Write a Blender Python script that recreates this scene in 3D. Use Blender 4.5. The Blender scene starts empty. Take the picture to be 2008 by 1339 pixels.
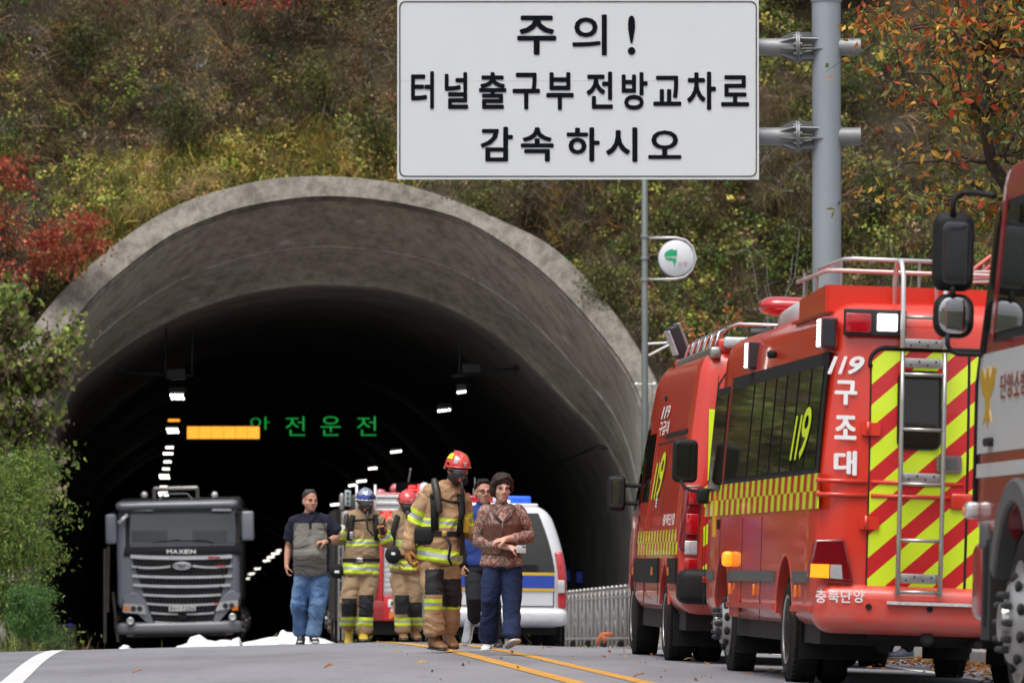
import bpy, bmesh, math, random
import numpy as np
from mathutils import Vector, Matrix, noise
random.seed(7)
rng = np.random.default_rng(11)
SC = bpy.context.scene
COL = SC.collection
PI = math.pi

# ------------------------------------------------------------ camera, world, sun, exposure
F = 2008 * 200 / 36.0                  # focal length in photo pixels
CAMZ = 0.80
PITCH = math.atan(435.5 / F)
cam = bpy.data.cameras.new('camera'); camo = bpy.data.objects.new('camera', cam); COL.objects.link(camo)
cam.lens = 200; cam.sensor_width = 36; cam.clip_end = 3000; cam.clip_start = 0.5
camo.location = (0, 0, CAMZ); camo.rotation_euler = (PI/2 + PITCH, 0, 0)
cam.dof.use_dof = True; cam.dof.focus_distance = 51.0; cam.dof.aperture_fstop = 5.6
SC.camera = camo
CAMR = Matrix.Rotation(PI/2 + PITCH, 3, 'X')

w = bpy.data.worlds.new('World'); SC.world = w; w.use_nodes = True
wn = w.node_tree; bg = wn.nodes['Background']
sky = wn.nodes.new('ShaderNodeTexSky'); sky.sky_type = 'NISHITA'; sky.sun_disc = False
sky.sun_elevation = math.radians(68); sky.sun_rotation = math.radians(205)
sky.air_density = 1.0; sky.dust_density = 6.0; sky.ozone_density = 0.6
hs = wn.nodes.new('ShaderNodeHueSaturation'); hs.inputs['Saturation'].default_value = 0.30
wn.links.new(sky.outputs[0], hs.inputs['Color']); wn.links.new(hs.outputs[0], bg.inputs[0])
bg.inputs[1].default_value = 0.15
sd = bpy.data.lights.new('sun', 'SUN'); so = bpy.data.objects.new('sun', sd); COL.objects.link(so)
sd.energy = 1.0; sd.angle = math.radians(35); sd.color = (1.0, 0.96, 0.90)
el, az = math.radians(68), math.radians(205)
dvec = Vector((math.sin(az)*math.cos(el), math.cos(az)*math.cos(el), math.sin(el)))
so.rotation_euler = (-dvec).to_track_quat('-Z', 'Y').to_euler(); so.location = (0, 0, 60)
SC.view_settings.view_transform = 'Standard'; SC.view_settings.look = 'None'
SC.view_settings.gamma = 1; SC.view_settings.use_curve_mapping = False
SC.view_settings.exposure = 0.42
SC.cycles.max_bounces = 6; SC.cycles.diffuse_bounces = 4; SC.cycles.glossy_bounces = 3
SC.cycles.transparent_max_bounces = 6; SC.cycles.caustics_reflective = False; SC.cycles.caustics_refractive = False
SC.cycles.sample_clamp_indirect = 3.0
SC.cycles.use_denoising = True

# ------------------------------------------------------------ place geometry
def ray(px, py):
    return (CAMR @ Vector(((px-1004)/F, (669.5-py)/F, -1))).normalized()
def at(px, py, D):
    d = ray(px, py); t = D / d.y
    return Vector((d.x*t, D, CAMZ + d.z*t))
class Frame:
    """pose of a thing; hit() measures a point of the photograph on one of its planes"""
    def __init__(s, x, y, z, rz=0, ry=0):
        s.M = Matrix.Translation((x, y, z)) @ Matrix.Rotation(rz, 4, 'Z') @ Matrix.Rotation(ry, 4, 'Y')
        s.I = s.M.inverted(); s.loc = (x, y, z); s.rot = (0, ry, rz)
    def hit(s, px, py, ax, val):
        o = s.I @ Vector((0, 0, CAMZ)); d = s.I.to_3x3() @ ray(px, py)
        i = 'xyz'.index(ax); t = (val - o[i]) / d[i]
        return o + d*t
SL = 0.064
def xc(y): return -0.25 - SL*(y-50)
def hy(y):
    if y < 50: return -0.0012*(50-y) if y > 0 else -0.06
    if y < 70.6: return -0.0004*(y-50)**2
    return -0.0004*20.6**2 - 0.0165*(y-70.6)
def road_z(x, y):
    o = x - xc(y)
    return hy(y) - (0.032 if o > 0 else 0.027) * max(0, math.sqrt(o*o+0.05)-0.2)

# ------------------------------------------------------------ materials
MATS = {}
def nodes_of(name):
    m = bpy.data.materials.new(name); m.use_nodes = True
    return m, m.node_tree, m.node_tree.nodes['Principled BSDF']
def N(nt, t, **k):
    n = nt.nodes.new(t)
    for a, b in k.items(): setattr(n, a, b)
    return n
def noise_node(nt, scale, detail=4, rough=0.6, stretch=None, dist=0):
    tc = N(nt, 'ShaderNodeTexCoord'); n = N(nt, 'ShaderNodeTexNoise')
    n.inputs['Scale'].default_value = scale; n.inputs['Detail'].default_value = detail
    n.inputs['Roughness'].default_value = rough; n.inputs['Distortion'].default_value = dist
    if stretch:
        mp = N(nt, 'ShaderNodeMapping'); mp.inputs['Scale'].default_value = stretch
        nt.links.new(tc.outputs['Object'], mp.inputs[0]); nt.links.new(mp.outputs[0], n.inputs['Vector'])
    else: nt.links.new(tc.outputs['Object'], n.inputs['Vector'])
    return n
def ramp(nt, src, stops):
    r = N(nt, 'ShaderNodeValToRGB'); e = r.color_ramp.elements
    while len(e) < len(stops): e.new(0.5)
    for i, (p, c) in enumerate(stops):
        e[i].position = p; e[i].color = (c[0], c[1], c[2], 1) if hasattr(c, '__len__') else (c, c, c, 1)
    nt.links.new(src, r.inputs[0]); return r
def mixc(nt, fac, a, b, mode='MIX'):
    m = N(nt, 'ShaderNodeMix', data_type='RGBA', blend_type=mode)
    for s, v in ((0, fac), (6, a), (7, b)):
        if hasattr(v, 'links'): nt.links.new(v, m.inputs[s])
        elif s == 0: m.inputs[0].default_value = v
        else: m.inputs[s].default_value = (v[0], v[1], v[2], 1)
    return m.outputs[2]
def mat(name, c, rough=0.5, metal=0.0, var=0.12, scale=6, bump=0.0, bscale=60, coat=0.0, emit=0, spec=0.5, stretch=None, dirt=0.0, dirtc=(0.09, 0.08, 0.065)):
    if name in MATS: return MATS[name]
    m, nt, b = nodes_of(name)
    n = noise_node(nt, scale, 5, 0.6, stretch)
    r = ramp(nt, n.outputs[0], [(0.3, [x*(1-var) for x in c]), (0.7, [min(1, x*(1+var)) for x in c])])
    colr = r.outputs[0]
    if dirt:
        n3 = noise_node(nt, scale*0.6, 6, 0.7); r3 = ramp(nt, n3.outputs[0], [(0.42, 0), (0.72, dirt)])
        colr = mixc(nt, r3.outputs[0], colr, dirtc)
    nt.links.new(colr, b.inputs['Base Color'])
    b.inputs['Roughness'].default_value = rough; b.inputs['Metallic'].default_value = metal
    b.inputs['Specular IOR Level'].default_value = spec
    b.inputs['Coat Weight'].default_value = coat; b.inputs['Coat Roughness'].default_value = 0.06
    if emit:
        b.inputs['Emission Color'].default_value = (c[0], c[1], c[2], 1); b.inputs['Emission Strength'].default_value = emit
    if bump:
        n2 = noise_node(nt, bscale, 6, 0.6); bp = N(nt, 'ShaderNodeBump'); bp.inputs['Strength'].default_value = bump
        bp.inputs['Distance'].default_value = 0.02
        nt.links.new(n2.outputs[0], bp.inputs['Height']); nt.links.new(bp.outputs[0], b.inputs['Normal'])
    MATS[name] = m
    return m
def attr_mat(name, rough=0.7, trans=0.0):
    """foliage: the colour of each leaf is stored with the leaf"""
    m, nt, b = nodes_of(name)
    a = N(nt, 'ShaderNodeAttribute'); a.attribute_name = 'Col'
    n = noise_node(nt, 25, 3); r = ramp(nt, n.outputs[0], [(0.3, 0.75), (0.7, 1.15)])
    nt.links.new(mixc(nt, 1.0, a.outputs['Color'], r.outputs[0], 'MULTIPLY'), b.inputs['Base Color'])
    b.inputs['Roughness'].default_value = rough; b.inputs['Specular IOR Level'].default_value = 0.25
    b.inputs['Subsurface Weight'].default_value = 0.0
    if trans:
        t = N(nt, 'ShaderNodeBsdfTranslucent'); nt.links.new(a.outputs['Color'], t.inputs[0])
        mx = N(nt, 'ShaderNodeMixShader'); mx.inputs[0].default_value = trans
        out = nt.nodes['Material Output']
        nt.links.new(b.outputs[0], mx.inputs[1]); nt.links.new(t.outputs[0], mx.inputs[2]); nt.links.new(mx.outputs[0], out.inputs[0])
    MATS[name] = m; return m

# ------------------------------------------------------------ mesh helpers
class MB:
    cap = 1.0
    def __init__(s): s.v = []; s.f = []; s.mi = []; s.cur = 0
    def add(s, vs, fs):
        o = len(s.v); s.v += [tuple(p) for p in vs]
        for f in fs: s.f.append([i+o for i in f]); s.mi.append(s.cur)
        return s
    def box(s, x0, x1, y0, y1, z0, z1):
        v = [(x, y, z) for z in (z0, z1) for y in (y0, y1) for x in (x0, x1)]
        return s.add(v, [(0, 2, 3, 1), (4, 5, 7, 6), (0, 1, 5, 4), (2, 6, 7, 3), (0, 4, 6, 2), (1, 3, 7, 5)])
    def rbox(s, c, size, r, k=3, sub=(1, 1, 1), fn=None):
        if not hasattr(r, '__len__'): r = (r, r, r)
        h = [q/2 for q in size]; L = []
        for i in range(3):
            ri = min(r[i], h[i]*0.999); a = [-h[i] + ri*(1-math.cos(PI/2*j/k))*1.0 for j in range(k)]
            inner = [(-h[i]+ri) + (2*(h[i]-ri))*j/sub[i] for j in range(sub[i]+1)]
            L.append(a + inner + [-q for q in reversed(a)])
        idx = {}; vs = []; fs = []
        def V(i, j, l):
            key = (i, j, l)
            if key in idx: return idx[key]
            p = [L[0][i], L[1][j], L[2][l]]; q = [max(-(h[t]-r[t]), min(h[t]-r[t], p[t])) for t in range(3)]
            d = [(p[t]-q[t])/r[t] if r[t] > 0 else 0 for t in range(3)]
            n = math.sqrt(sum(a*a for a in d))
            if n > 1e-9: p = [q[t]+d[t]/n*r[t] for t in range(3)]
            p = [p[t]+c[t] for t in range(3)]
            if fn: p = fn(*p)
            idx[key] = len(vs); vs.append(tuple(p)); return idx[key]
        nx, ny, nz = (len(q)-1 for q in L)
        for i in range(nx):
            for j in range(ny):
                fs.append((V(i, j, 0), V(i, j+1, 0), V(i+1, j+1, 0), V(i+1, j, 0)))
                fs.append((V(i, j, nz), V(i+1, j, nz), V(i+1, j+1, nz), V(i, j+1, nz)))
        for i in range(nx):
            for l in range(nz):
                fs.append((V(i, 0, l), V(i+1, 0, l), V(i+1, 0, l+1), V(i, 0, l+1)))
                fs.append((V(i, ny, l), V(i, ny, l+1), V(i+1, ny, l+1), V(i+1, ny, l)))
        for j in range(ny):
            for l in range(nz):
                fs.append((V(0, j, l), V(0, j, l+1), V(0, j+1, l+1), V(0, j+1, l)))
                fs.append((V(nx, j, l), V(nx, j+1, l), V(nx, j+1, l+1), V(nx, j, l+1)))
        return s.add(vs, fs)
    def tube(s, pts, r, n=8, ends=True, ref=None):
        """r: number, list of numbers or list of (a, b) pairs across / along the reference axis"""
        P = [Vector(p) for p in pts]; m = len(P)
        R = r if isinstance(r, list) else [r]*m
        vs = []; prev = None
        for i, p in enumerate(P):
            T = (P[min(i+1, m-1)] - P[max(i-1, 0)])
            T = T.normalized() if T.length > 1e-9 else Vector((0, 0, 1))
            rv = Vector(ref) if ref else Vector((0, 1, 0))
            if abs(T.dot(rv)) > 0.95: rv = Vector((0, 0, 1)) if abs(T.z) < 0.9 else Vector((0, 1, 0))
            if prev is None or ref: a = T.cross(rv).normalized()
            else:
                a = (prev - T*prev.dot(T)); a = a.normalized() if a.length > 1e-6 else T.cross(rv).normalized()
            prev = a; b = T.cross(a).normalized()
            ra, rb = R[i] if hasattr(R[i], '__len__') else (R[i], R[i])
            for k in range(n):
                t = 2*PI*k/n; vs.append(p + a*ra*math.cos(t) + b*rb*math.sin(t))
        fs = [(i*n+k, i*n+(k+1) % n, (i+1)*n+(k+1) % n, (i+1)*n+k) for i in range(m-1) for k in range(n)]
        if ends: fs += [list(range(n))[::-1], list(range((m-1)*n, m*n))]
        return s.add(vs, fs)
    def limb(s, pts, n=12):
        """rounded-end tapered limb: pts = [((x,y,z), (across, deep))...]"""
        P = [Vector(p) for p, _ in pts]; R = [(q if hasattr(q, '__len__') else (q, q)) for _, q in pts]
        d0 = (P[0]-P[1]).normalized(); d1 = (P[-1]-P[-2]).normalized()
        m0 = min(R[0]); m1 = min(R[-1])
        k_ = s.cap; P2 = [P[0]+d0*m0*0.98*k_, P[0]+d0*m0*0.7*k_] + P + [P[-1]+d1*m1*0.7*k_, P[-1]+d1*m1*0.98*k_]
        sc = lambda q, k: (q[0]*k, q[1]*k)
        R2 = [sc(R[0], .2), sc(R[0], .71)] + R + [sc(R[-1], .71), sc(R[-1], .2)]
        return s.tube(P2, R2, n)
    def ball(s, c, r, n=14, m=9, cut=None):
        if not hasattr(r, '__len__'): r = (r, r, r)
        vs = []; 
        for j in range(m+1):
            ph = -PI/2 + PI*j/m
            for k in range(n):
                t = 2*PI*k/n
                vs.append((c[0]+r[0]*math.cos(ph)*math.cos(t), c[1]+r[1]*math.cos(ph)*math.sin(t), c[2]+r[2]*math.sin(ph)))
        fs = [(j*n+k, j*n+(k+1) % n, (j+1)*n+(k+1) % n, (j+1)*n+k) for j in range(m) for k in range(n)]
        return s.add(vs, fs)
    def lathe(s, prof, org=(0, 0, 0), axis='z', n=24, ring=False):
        """prof = [(radius, height)...]"""
        vs = []
        for r, h in prof:
            for k in range(n):
                t = 2*PI*k/n; a, b = r*math.cos(t), r*math.sin(t)
                p = {'z': (a, b, h), 'x': (h, a, b), 'y': (b, h, a)}[axis]
                vs.append(tuple(p[i]+org[i] for i in range(3)))
        m = len(prof)
        fs = [(i*n+k, i*n+(k+1) % n, (i+1)*n+(k+1) % n, (i+1)*n+k) for i in range(m-1) for k in range(n)]
        if ring: fs += [((m-1)*n+k, (m-1)*n+(k+1) % n, (k+1) % n, k) for k in range(n)]
        else: fs += [list(range(n))[::-1], list(range((m-1)*n, m*n))]
        return s.add(vs, fs)
    def slab(s, poly, off):
        """closed plate: poly = 3D points, off = thickness vector"""
        n = len(poly); o = Vector(off)
        vs = [Vector(p) for p in poly] + [Vector(p)+o for p in poly]
        return s.add(vs, [list(range(n))[::-1], list(range(n, 2*n))] + [(i, (i+1) % n, n+(i+1) % n, n+i) for i in range(n)])
    def sheet(s, poly): return s.add(poly, [list(range(len(poly)))])
    def build(s, name, mats, parent=None, smooth=False, bevel=0, seg=2, kind=None, recalc=True, auto=None):
        me = bpy.data.meshes.new(name); me.from_pydata(s.v, [], s.f)
        if not isinstance(mats, (list, tuple)): mats = [mats]
        for m in mats: me.materials.append(m)
        if len(mats) > 1: me.polygons.foreach_set('material_index', s.mi)
        if recalc:
            bm = bmesh.new(); bm.from_mesh(me); bmesh.ops.recalc_face_normals(bm, faces=bm.faces); bm.to_mesh(me); bm.free()
        if smooth: me.shade_smooth()
        if auto: me.shade_smooth(); me.set_sharp_from_angle(angle=math.radians(auto))
        o = bpy.data.objects.new(name, me); COL.objects.link(o)
        if parent: o.parent = parent
        if bevel:
            b = o.modifiers.new('bevel', 'BEVEL'); b.width = bevel; b.segments = seg; b.limit_method = 'ANGLE'; b.angle_limit = math.radians(35)
            me.shade_smooth(); me.set_sharp_from_angle(angle=math.radians(50))
        if kind: o['kind'] = kind
        return o
def thing(name, label, cat, frame=None, loc=(0, 0, 0), group=None):
    o = bpy.data.objects.new(name, None); COL.objects.link(o); o.empty_display_size = 0.2
    if frame:
        o.location = frame.loc; o.rotation_euler = (0, frame.rot[1], 0)
        o.matrix_world = frame.M
    else: o.location = loc
    o['label'] = label; o['category'] = cat
    if group: o['group'] = group
    return o
def tag(o, label, cat, group=None, kind=None):
    if label: o['label'] = label
    if cat: o['category'] = cat
    if group: o['group'] = group
    if kind: o['kind'] = kind
    return o
def dup(o, parent=None):
    c = o.copy(); COL.objects.link(c)
    if parent: c.parent = parent
    for ch in list(o.children): dup(ch, c)
    return c
def bake(o):
    dg = bpy.context.evaluated_depsgraph_get(); dg.update()
    me = bpy.data.meshes.new_from_object(o.evaluated_get(dg)); old = o.data
    o.modifiers.clear(); o.data = me; me.name = old.name; return o
def cut(o, mb):
    c = mb.build('cutter', list(o.data.materials), None)
    c.matrix_world = Matrix()
    par = o.parent; o.parent = None
    b = o.modifiers.new('cut', 'BOOLEAN'); b.operation = 'DIFFERENCE'; b.solver = 'EXACT'; b.object = c
    bake(o); bpy.data.objects.remove(c); o.parent = par
    return o
_TX = {}
def glyph(ch, bold=0.0, slant=0.0):
    key = (ch, bold, slant)
    if key in _TX: return _TX[key]
    cu = bpy.data.curves.new('t', 'FONT'); cu.body = ch; cu.offset = bold; cu.shear = slant; cu.resolution_u = 3
    o = bpy.data.objects.new('t', cu); COL.objects.link(o)
    dg = bpy.context.evaluated_depsgraph_get(); dg.update()
    me = bpy.data.meshes.new_from_object(o.evaluated_get(dg))
    v = [(p.co.x, p.co.y) for p in me.vertices]; f = [list(p.vertices) for p in me.polygons]
    bpy.data.objects.remove(o); bpy.data.meshes.remove(me)
    x0 = min(p[0] for p in v); x1 = max(p[0] for p in v); y0 = min(p[1] for p in v); y1 = max(p[1] for p in v)
    v = [((p[0]-x0)/(x1-x0), (p[1]-y0)/(y1-y0)) for p in v]
    _TX[key] = (v, f); return _TX[key]
def lettering(mb, ch, quad, bold=0.015, slant=0.0, lift=(0, 0, 0)):
    """quad: lower-left, lower-right, upper-right, upper-left corners the glyphs fill"""
    v, f = glyph(ch, min(0, bold), slant); A, B, C, D = [Vector(q)+Vector(lift) for q in quad]
    n = (B-A).cross(D-A).normalized(); k = bold*1.1 if bold > 0 else 0
    for i, (du, dv) in enumerate([(0, 0)]+([(1, 0), (-1, 0), (0, 1), (0, -1), (.7, .7), (-.7, .7), (.7, -.7), (-.7, -.7)] if k else [])):
        w_ = [(k + a*(1-2*k) + du*k, k*.8 + b*(1-1.6*k) + dv*k*.8) for a, b in v]
        mb.add([(A*(1-a)+B*a)*(1-b) + (D*(1-a)+C*a)*b + n*(.0003*i) for a, b in w_], f)
    return mb
def mesh_np(name, verts, faces, mats, cols=None, parent=None, kind=None, smooth=False):
    """faces: (n, k) array; cols: (n,3) colour of each face"""
    me = bpy.data.meshes.new(name); nf, k = faces.shape
    me.vertices.add(len(verts)); me.vertices.foreach_set('co', verts.astype(np.float32).ravel())
    me.loops.add(nf*k); me.loops.foreach_set('vertex_index', faces.astype(np.int32).ravel())
    me.polygons.add(nf); me.polygons.foreach_set('loop_start', np.arange(0, nf*k, k, dtype=np.int32))
    me.update(calc_edges=True)
    if cols is not None:
        a = me.attributes.new('Col', 'FLOAT_COLOR', 'CORNER')
        c4 = np.ones((nf, k, 4), np.float32); c4[:, :, :3] = cols[:, None, :]; a.data.foreach_set('color', c4.ravel())
    me.materials.append(mats)
    if smooth: me.shade_smooth()
    o = bpy.data.objects.new(name, me); COL.objects.link(o)
    if parent: o.parent = parent
    if kind: o['kind'] = kind
    return o

# ============================================================ SETTING
# ---- asphalt
def asphalt(name, c, rough=0.85):
    m, nt, b = nodes_of(name)
    n1 = noise_node(nt, 0.35, 6, 0.65, (1, 0.25, 1)); n2 = noise_node(nt, 75, 4, 0.7)
    r1 = ramp(nt, n1.outputs[0], [(0.3, [x*0.66 for x in c]), (0.5, c), (0.72, [x*1.25 for x in c])])
    r2 = ramp(nt, n2.outputs[0], [(0.35, 0.66), (0.65, 1.3)])
    col = mixc(nt, 1.0, r1.outputs[0], r2.outputs[0], 'MULTIPLY')
    n4 = noise_node(nt, 1.3, 7, 0.75, (1.5, 0.5, 1)); r4 = ramp(nt, n4.outputs[0], [(0.60, 0), (0.66, 0.5)])
    col = mixc(nt, r4.outputs[0], col, [x*0.55 for x in c])
    nt.links.new(col, b.inputs['Base Color']); b.inputs['Roughness'].default_value = rough
    b.inputs['Specular IOR Level'].default_value = 0.35
    bp = N(nt, 'ShaderNodeBump'); bp.inputs['Strength'].default_value = 0.5; bp.inputs['Distance'].default_value = 0.006
    n3 = noise_node(nt, 90, 4, 0.7); nt.links.new(n3.outputs[0], bp.inputs['Height']); nt.links.new(bp.outputs[0], b.inputs['Normal'])
    return m
M_ROAD = asphalt('asphalt', (0.20, 0.20, 0.22))
M_SHO = asphalt('shoulder_asphalt', (0.10, 0.10, 0.10))
def strip(name, mt, offs, ys, lift=0.0, parent=None, kind='structure', zf=None, sh=None):
    vs = []; fs = []; k = len(offs)
    for y in ys:
        for o in offs:
            x = xc(y) + o + (sh(y) if sh else 0); vs.append((x, y, (zf or road_z)(x, y) + lift))
    for i in range(len(ys)-1):
        for j in range(k-1): fs.append((i*k+j, i*k+j+1, (i+1)*k+j+1, (i+1)*k+j))
    mb = MB(); mb.add(vs, fs); return mb.build(name, mt, parent, smooth=True, kind=kind)
YS = [-60, -30, 0, 15, 25, 32] + [32 + 0.8*i for i in range(1, 60)] + [82, 86, 92, 100, 110, 120, 140, 180, 240, 320, 460]
ROADW = 4.75
strip('road', M_ROAD, [-6.2, -4.5, -3, -1.5, -0.6, -0.3, 0, 0.3, 0.6, 1.5, 3, ROADW], YS)
M_GROUND = mat('bare_ground', (0.10, 0.095, 0.085), 0.95, var=0.3, scale=1.5, bump=0.5, bscale=12)
M_YEL = mat('yellow_road_paint', (0.55, 0.27, 0.03), 0.7, var=0.18, scale=5, bump=0.2, dirt=0.45, dirtc=(0.14, 0.12, 0.09))
M_WHT = mat('white_road_paint', (0.62, 0.62, 0.62), 0.7, var=0.12, scale=5, dirt=0.35, dirtc=(0.2, 0.2, 0.2))
YM = [20, 26, 32] + [32+1.2*i for i in range(1, 45)] + [100, 130, 180, 260, 460]
for o in (-0.32, 0.20):
    strip('yellow_centre_line', M_YEL, [o, o+0.07, o+0.14], YM, 0.004, kind='structure', sh=lambda y: 0.0095*max(0, 64-y))
def whiteline_off(y): return -4.15
strip('white_edge_line', M_WHT, [-4.08, -4.0, -3.9], YM, 0.004)
strip('white_edge_line', M_WHT, [3.55, 3.62, 3.70], YM, 0.004)
# ground: one sheet to the horizon, a few centimetres under the road
gm = MB(); gx = [-400, -120, -60, -30, -15, -8, -3, 0, 3, 8, 15, 30, 60, 120, 400]; gy = [-400, -120, -60, -20, 0, 15, 30, 40, 50, 58, 66, 72, 80, 90, 104, 110, 140, 200, 300, 460, 900]
gm.add([(x, y, hy(y) - 0.24 - 0.012*min(20, abs(x-xc(y)))) for y in gy for x in gx],
       [(i*len(gx)+j, i*len(gx)+j+1, (i+1)*len(gx)+j+1, (i+1)*len(gx)+j) for i in range(len(gy)-1) for j in range(len(gx)-1)])
gm.build('ground', M_GROUND, smooth=True, kind='structure')

# ---- pavement on the right with single kerb stones
M_CON = mat('kerb_concrete', (0.30, 0.29, 0.27), 0.9, var=0.18, scale=3, bump=0.4, bscale=40, dirt=0.5)
M_PAV = mat('pavement_concrete', (0.24, 0.23, 0.215), 0.9, var=0.2, scale=2, bump=0.4, dirt=0.4)
strip('pavement', M_PAV, [ROADW+0.17, 5.4, 6.3, 7.4], [-20]+[5*i for i in range(1, 21)]+[104], 0.135, zf=lambda x, y: hy(y)-0.032*ROADW)
pav = bpy.data.objects['pavement']
ks = MB(); ks.rbox((0, 0, 0), (0.16, 0.985, 0.34), 0.02, 2)
kst = None
for i in range(76):
    y = 28 + i*1.0
    if y > 103: break
    x = xc(y) + ROADW + 0.085; z = hy(y) - 0.032*ROADW + 0.0
    if kst is None: kst = ks.build('kerb_stone', M_CON, pav, smooth=False, auto=40); k = kst
    else: k = kst.copy(); COL.objects.link(k)
    k.location = (x, y, z - 0.02 + random.uniform(-.004, .004)); k.rotation_euler = (random.uniform(-.003, .003), 0, math.atan(SL) + random.uniform(-.004, .004))

# ---- tunnel portal (leaning collar, splayed mouth, lining)
def lean_at(px, py, extra=0.0):
    k = (1105-py)/F; D = (104.6 + 0.88*1.8 + extra) / (1 - 0.88*k)
    return at(px, py, D)
def catmull(P, n):
    P = [Vector((a, b, 0)) for a, b in P]; P = [P[0]*2-P[1]] + P + [P[-1]*2-P[-2]]; out = []
    for i in range(1, len(P)-2):
        for t in range(12):
            t /= 12; a, b, c, d = P[i-1:i+3]
            out.append(0.5*((2*b)+(-a+c)*t+(2*a-5*b+4*c-d)*t*t+(-a+3*b-3*c+d)*t**3))
    out.append(P[-2]); L = [0]
    for a, b in zip(out, out[1:]): L.append(L[-1]+(b-a).length)
    res = []; j = 0
    for i in range(n):
        s = L[-1]*i/(n-1)
        while j < len(L)-2 and L[j+1] < s: j += 1
        u = (s-L[j])/max(1e-6, L[j+1]-L[j]); p = out[j].lerp(out[j+1], min(1, u)); res.append((p.x, p.y))
    return res
C_OUT = [(-40, 1310), (-40, 1105), (-35, 950), (-15, 800), (20, 710), (62, 650), (123, 574), (205, 500), (288, 439), (370, 396), (452, 371), (534, 353), (608, 348.6), (680, 350), (780, 362), (870, 388), (960, 425), (1071, 479), (1152, 551), (1192, 600), (1228, 649), (1286, 748), (1322, 840), (1340, 950), (1350, 1105), (1350, 1310)]
C_RIM = [(20, 1310), (20, 1105), (35, 900), (60, 790), (95, 700), (135, 640), (185, 579), (246, 525), (329, 464), (411, 427), (493, 402), (608, 385.6), (700, 387), (800, 401), (890, 424), (959, 458), (1049, 520), (1120, 587), (1183, 660), (1232, 728), (1262, 800), (1275, 900), (1285, 1105), (1285, 1310)]
C_LIP = [(75, 1310), (75, 1105), (85, 940), (105, 840), (135, 768), (164, 735), (246, 673), (329, 624), (411, 591), (493, 568), (596, 554), (650, 553), (760, 562), (870, 594), (965, 645), (1045, 712), (1115, 785), (1178, 851), (1225, 930), (1245, 1010), (1250, 1105), (1250, 1310)]
NP_ = 90
co, cr, cl = catmull(C_OUT, NP_), catmull(C_RIM, NP_), catmull(C_LIP, NP_)
AX = Vector((-SL, 1, -0.0165))
def concrete(name, c, streak=0.5, spots=0.0, dark=0.5, zones=None):
    m, nt, b = nodes_of(name)
    n1 = noise_node(nt, 0.55, 8, 0.7); r1 = ramp(nt, n1.outputs[0], [(0.25, [x*dark for x in c]), (0.5, c), (0.75, [min(1, x*1.3) for x in c])])
    n2 = noise_node(nt, 3.6, 6, 0.75, (1, 1, 0.14)); r2 = ramp(nt, n2.outputs[0], [(0.42, 1.0), (0.62, 1-streak)])
    col = mixc(nt, 1.0, r1.outputs[0], r2.outputs[0], 'MULTIPLY')
    if spots:
        n4 = noise_node(nt, 1.5, 3, 0.5, (1, 1, 0.5), 1.5); r4 = ramp(nt, n4.outputs[0], [(0.54, 0), (0.70, spots)])
        col = mixc(nt, r4.outputs[0], col, (0.55, 0.56, 0.56))
        tc = N(nt, 'ShaderNodeTexCoord'); v = N(nt, 'ShaderNodeTexVoronoi'); v.inputs['Scale'].default_value = 0.95
        nt.links.new(tc.outputs['Object'], v.inputs['Vector'])
        r5 = ramp(nt, v.outputs['Distance'], [(0.06, min(1, spots*1.4)), (0.17, 0)])
        col = mixc(nt, r5.outputs[0], col, (0.70, 0.72, 0.74))
    n3 = noise_node(nt, 18, 8, 0.7); r3 = ramp(nt, n3.outputs[0], [(0.3, 0.78), (0.7, 1.15)])
    col = mixc(nt, 1.0, col, r3.outputs[0], 'MULTIPLY')
    nt.links.new(col, b.inputs['Base Color']); b.inputs['Roughness'].default_value = 0.88; b.inputs['Specular IOR Level'].default_value = 0.3
    bp = N(nt, 'ShaderNodeBump'); bp.inputs['Strength'].default_value = 0.5; bp.inputs['Distance'].default_value = 0.03
    nt.links.new(n3.outputs[0], bp.inputs['Height']); nt.links.new(bp.outputs[0], b.inputs['Normal'])
    return m
M_RIM = concrete('weathered_concrete', (0.225, 0.205, 0.175), 0.5, dark=0.74)
M_BELL = concrete('stained_concrete', (0.50, 0.505, 0.41), 0.4, 0.6, 0.78)
M_LIN = concrete('sooty_concrete', (0.36, 0.355, 0.33), 0.3, 0.08, 0.5)
tun = thing('road_tunnel', 'wide concrete road tunnel mouth with leaning collar in the overgrown hillside', 'tunnel', loc=tuple(at(655, 1290, 108)))
TI = Matrix.Translation(-Vector(tun.location))
def T(p): return tuple(TI @ Vector(p))
def sweep(name, rings, mt, smooth=True, n=NP_):
    mb = MB(); mb.add([T(p) for r in rings for p in r], [(i*n+k, i*n+k+1, (i+1)*n+k+1, (i+1)*n+k) for i in range(len(rings)-1) for k in range(n-1)])
    return mb.build(name, mt, tun, auto=35, recalc=True)
R_out = [lean_at(*p) for p in co]; R_rim = [lean_at(*p) for p in cr]
cent = Vector((-3.6, 0, 1.5))
def shrink(ring, k, dy):
    out = []
    for p in ring:
        d = Vector((cent.x-p.x, 0, cent.z-p.z)).normalized(); out.append(Vector((p.x, p.y+dy, p.z)) + d*k)
    return out
back = [p + AX*9 for p in R_out]
sweep('collar', [back, [p + AX*0.06 + Vector((0, 0, .0)) for p in shrink(R_out, -0.03, 0)], R_out, R_rim, shrink(R_rim, 0.015, 0.10), shrink(R_rim, 0.075, 0.12), shrink(R_rim, 0.08, 0.30)], M_RIM)
R_lip = [at(*p, 116) for p in cl]
rb0 = shrink(R_rim, 0.08, 0.30); rings = []
for i in range(11):
    t = i/10; rings.append([a.lerp(b, t) + Vector((0, 0, 0)) for a, b in zip(rb0, R_lip)])
rings.append([p + AX*0.05 + (Vector((cent.x-p.x, 0, cent.z-p.z)).normalized()*0.05) for p in R_lip])
rings.append([p + AX*0.6 for p in rings[-1]])
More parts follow.
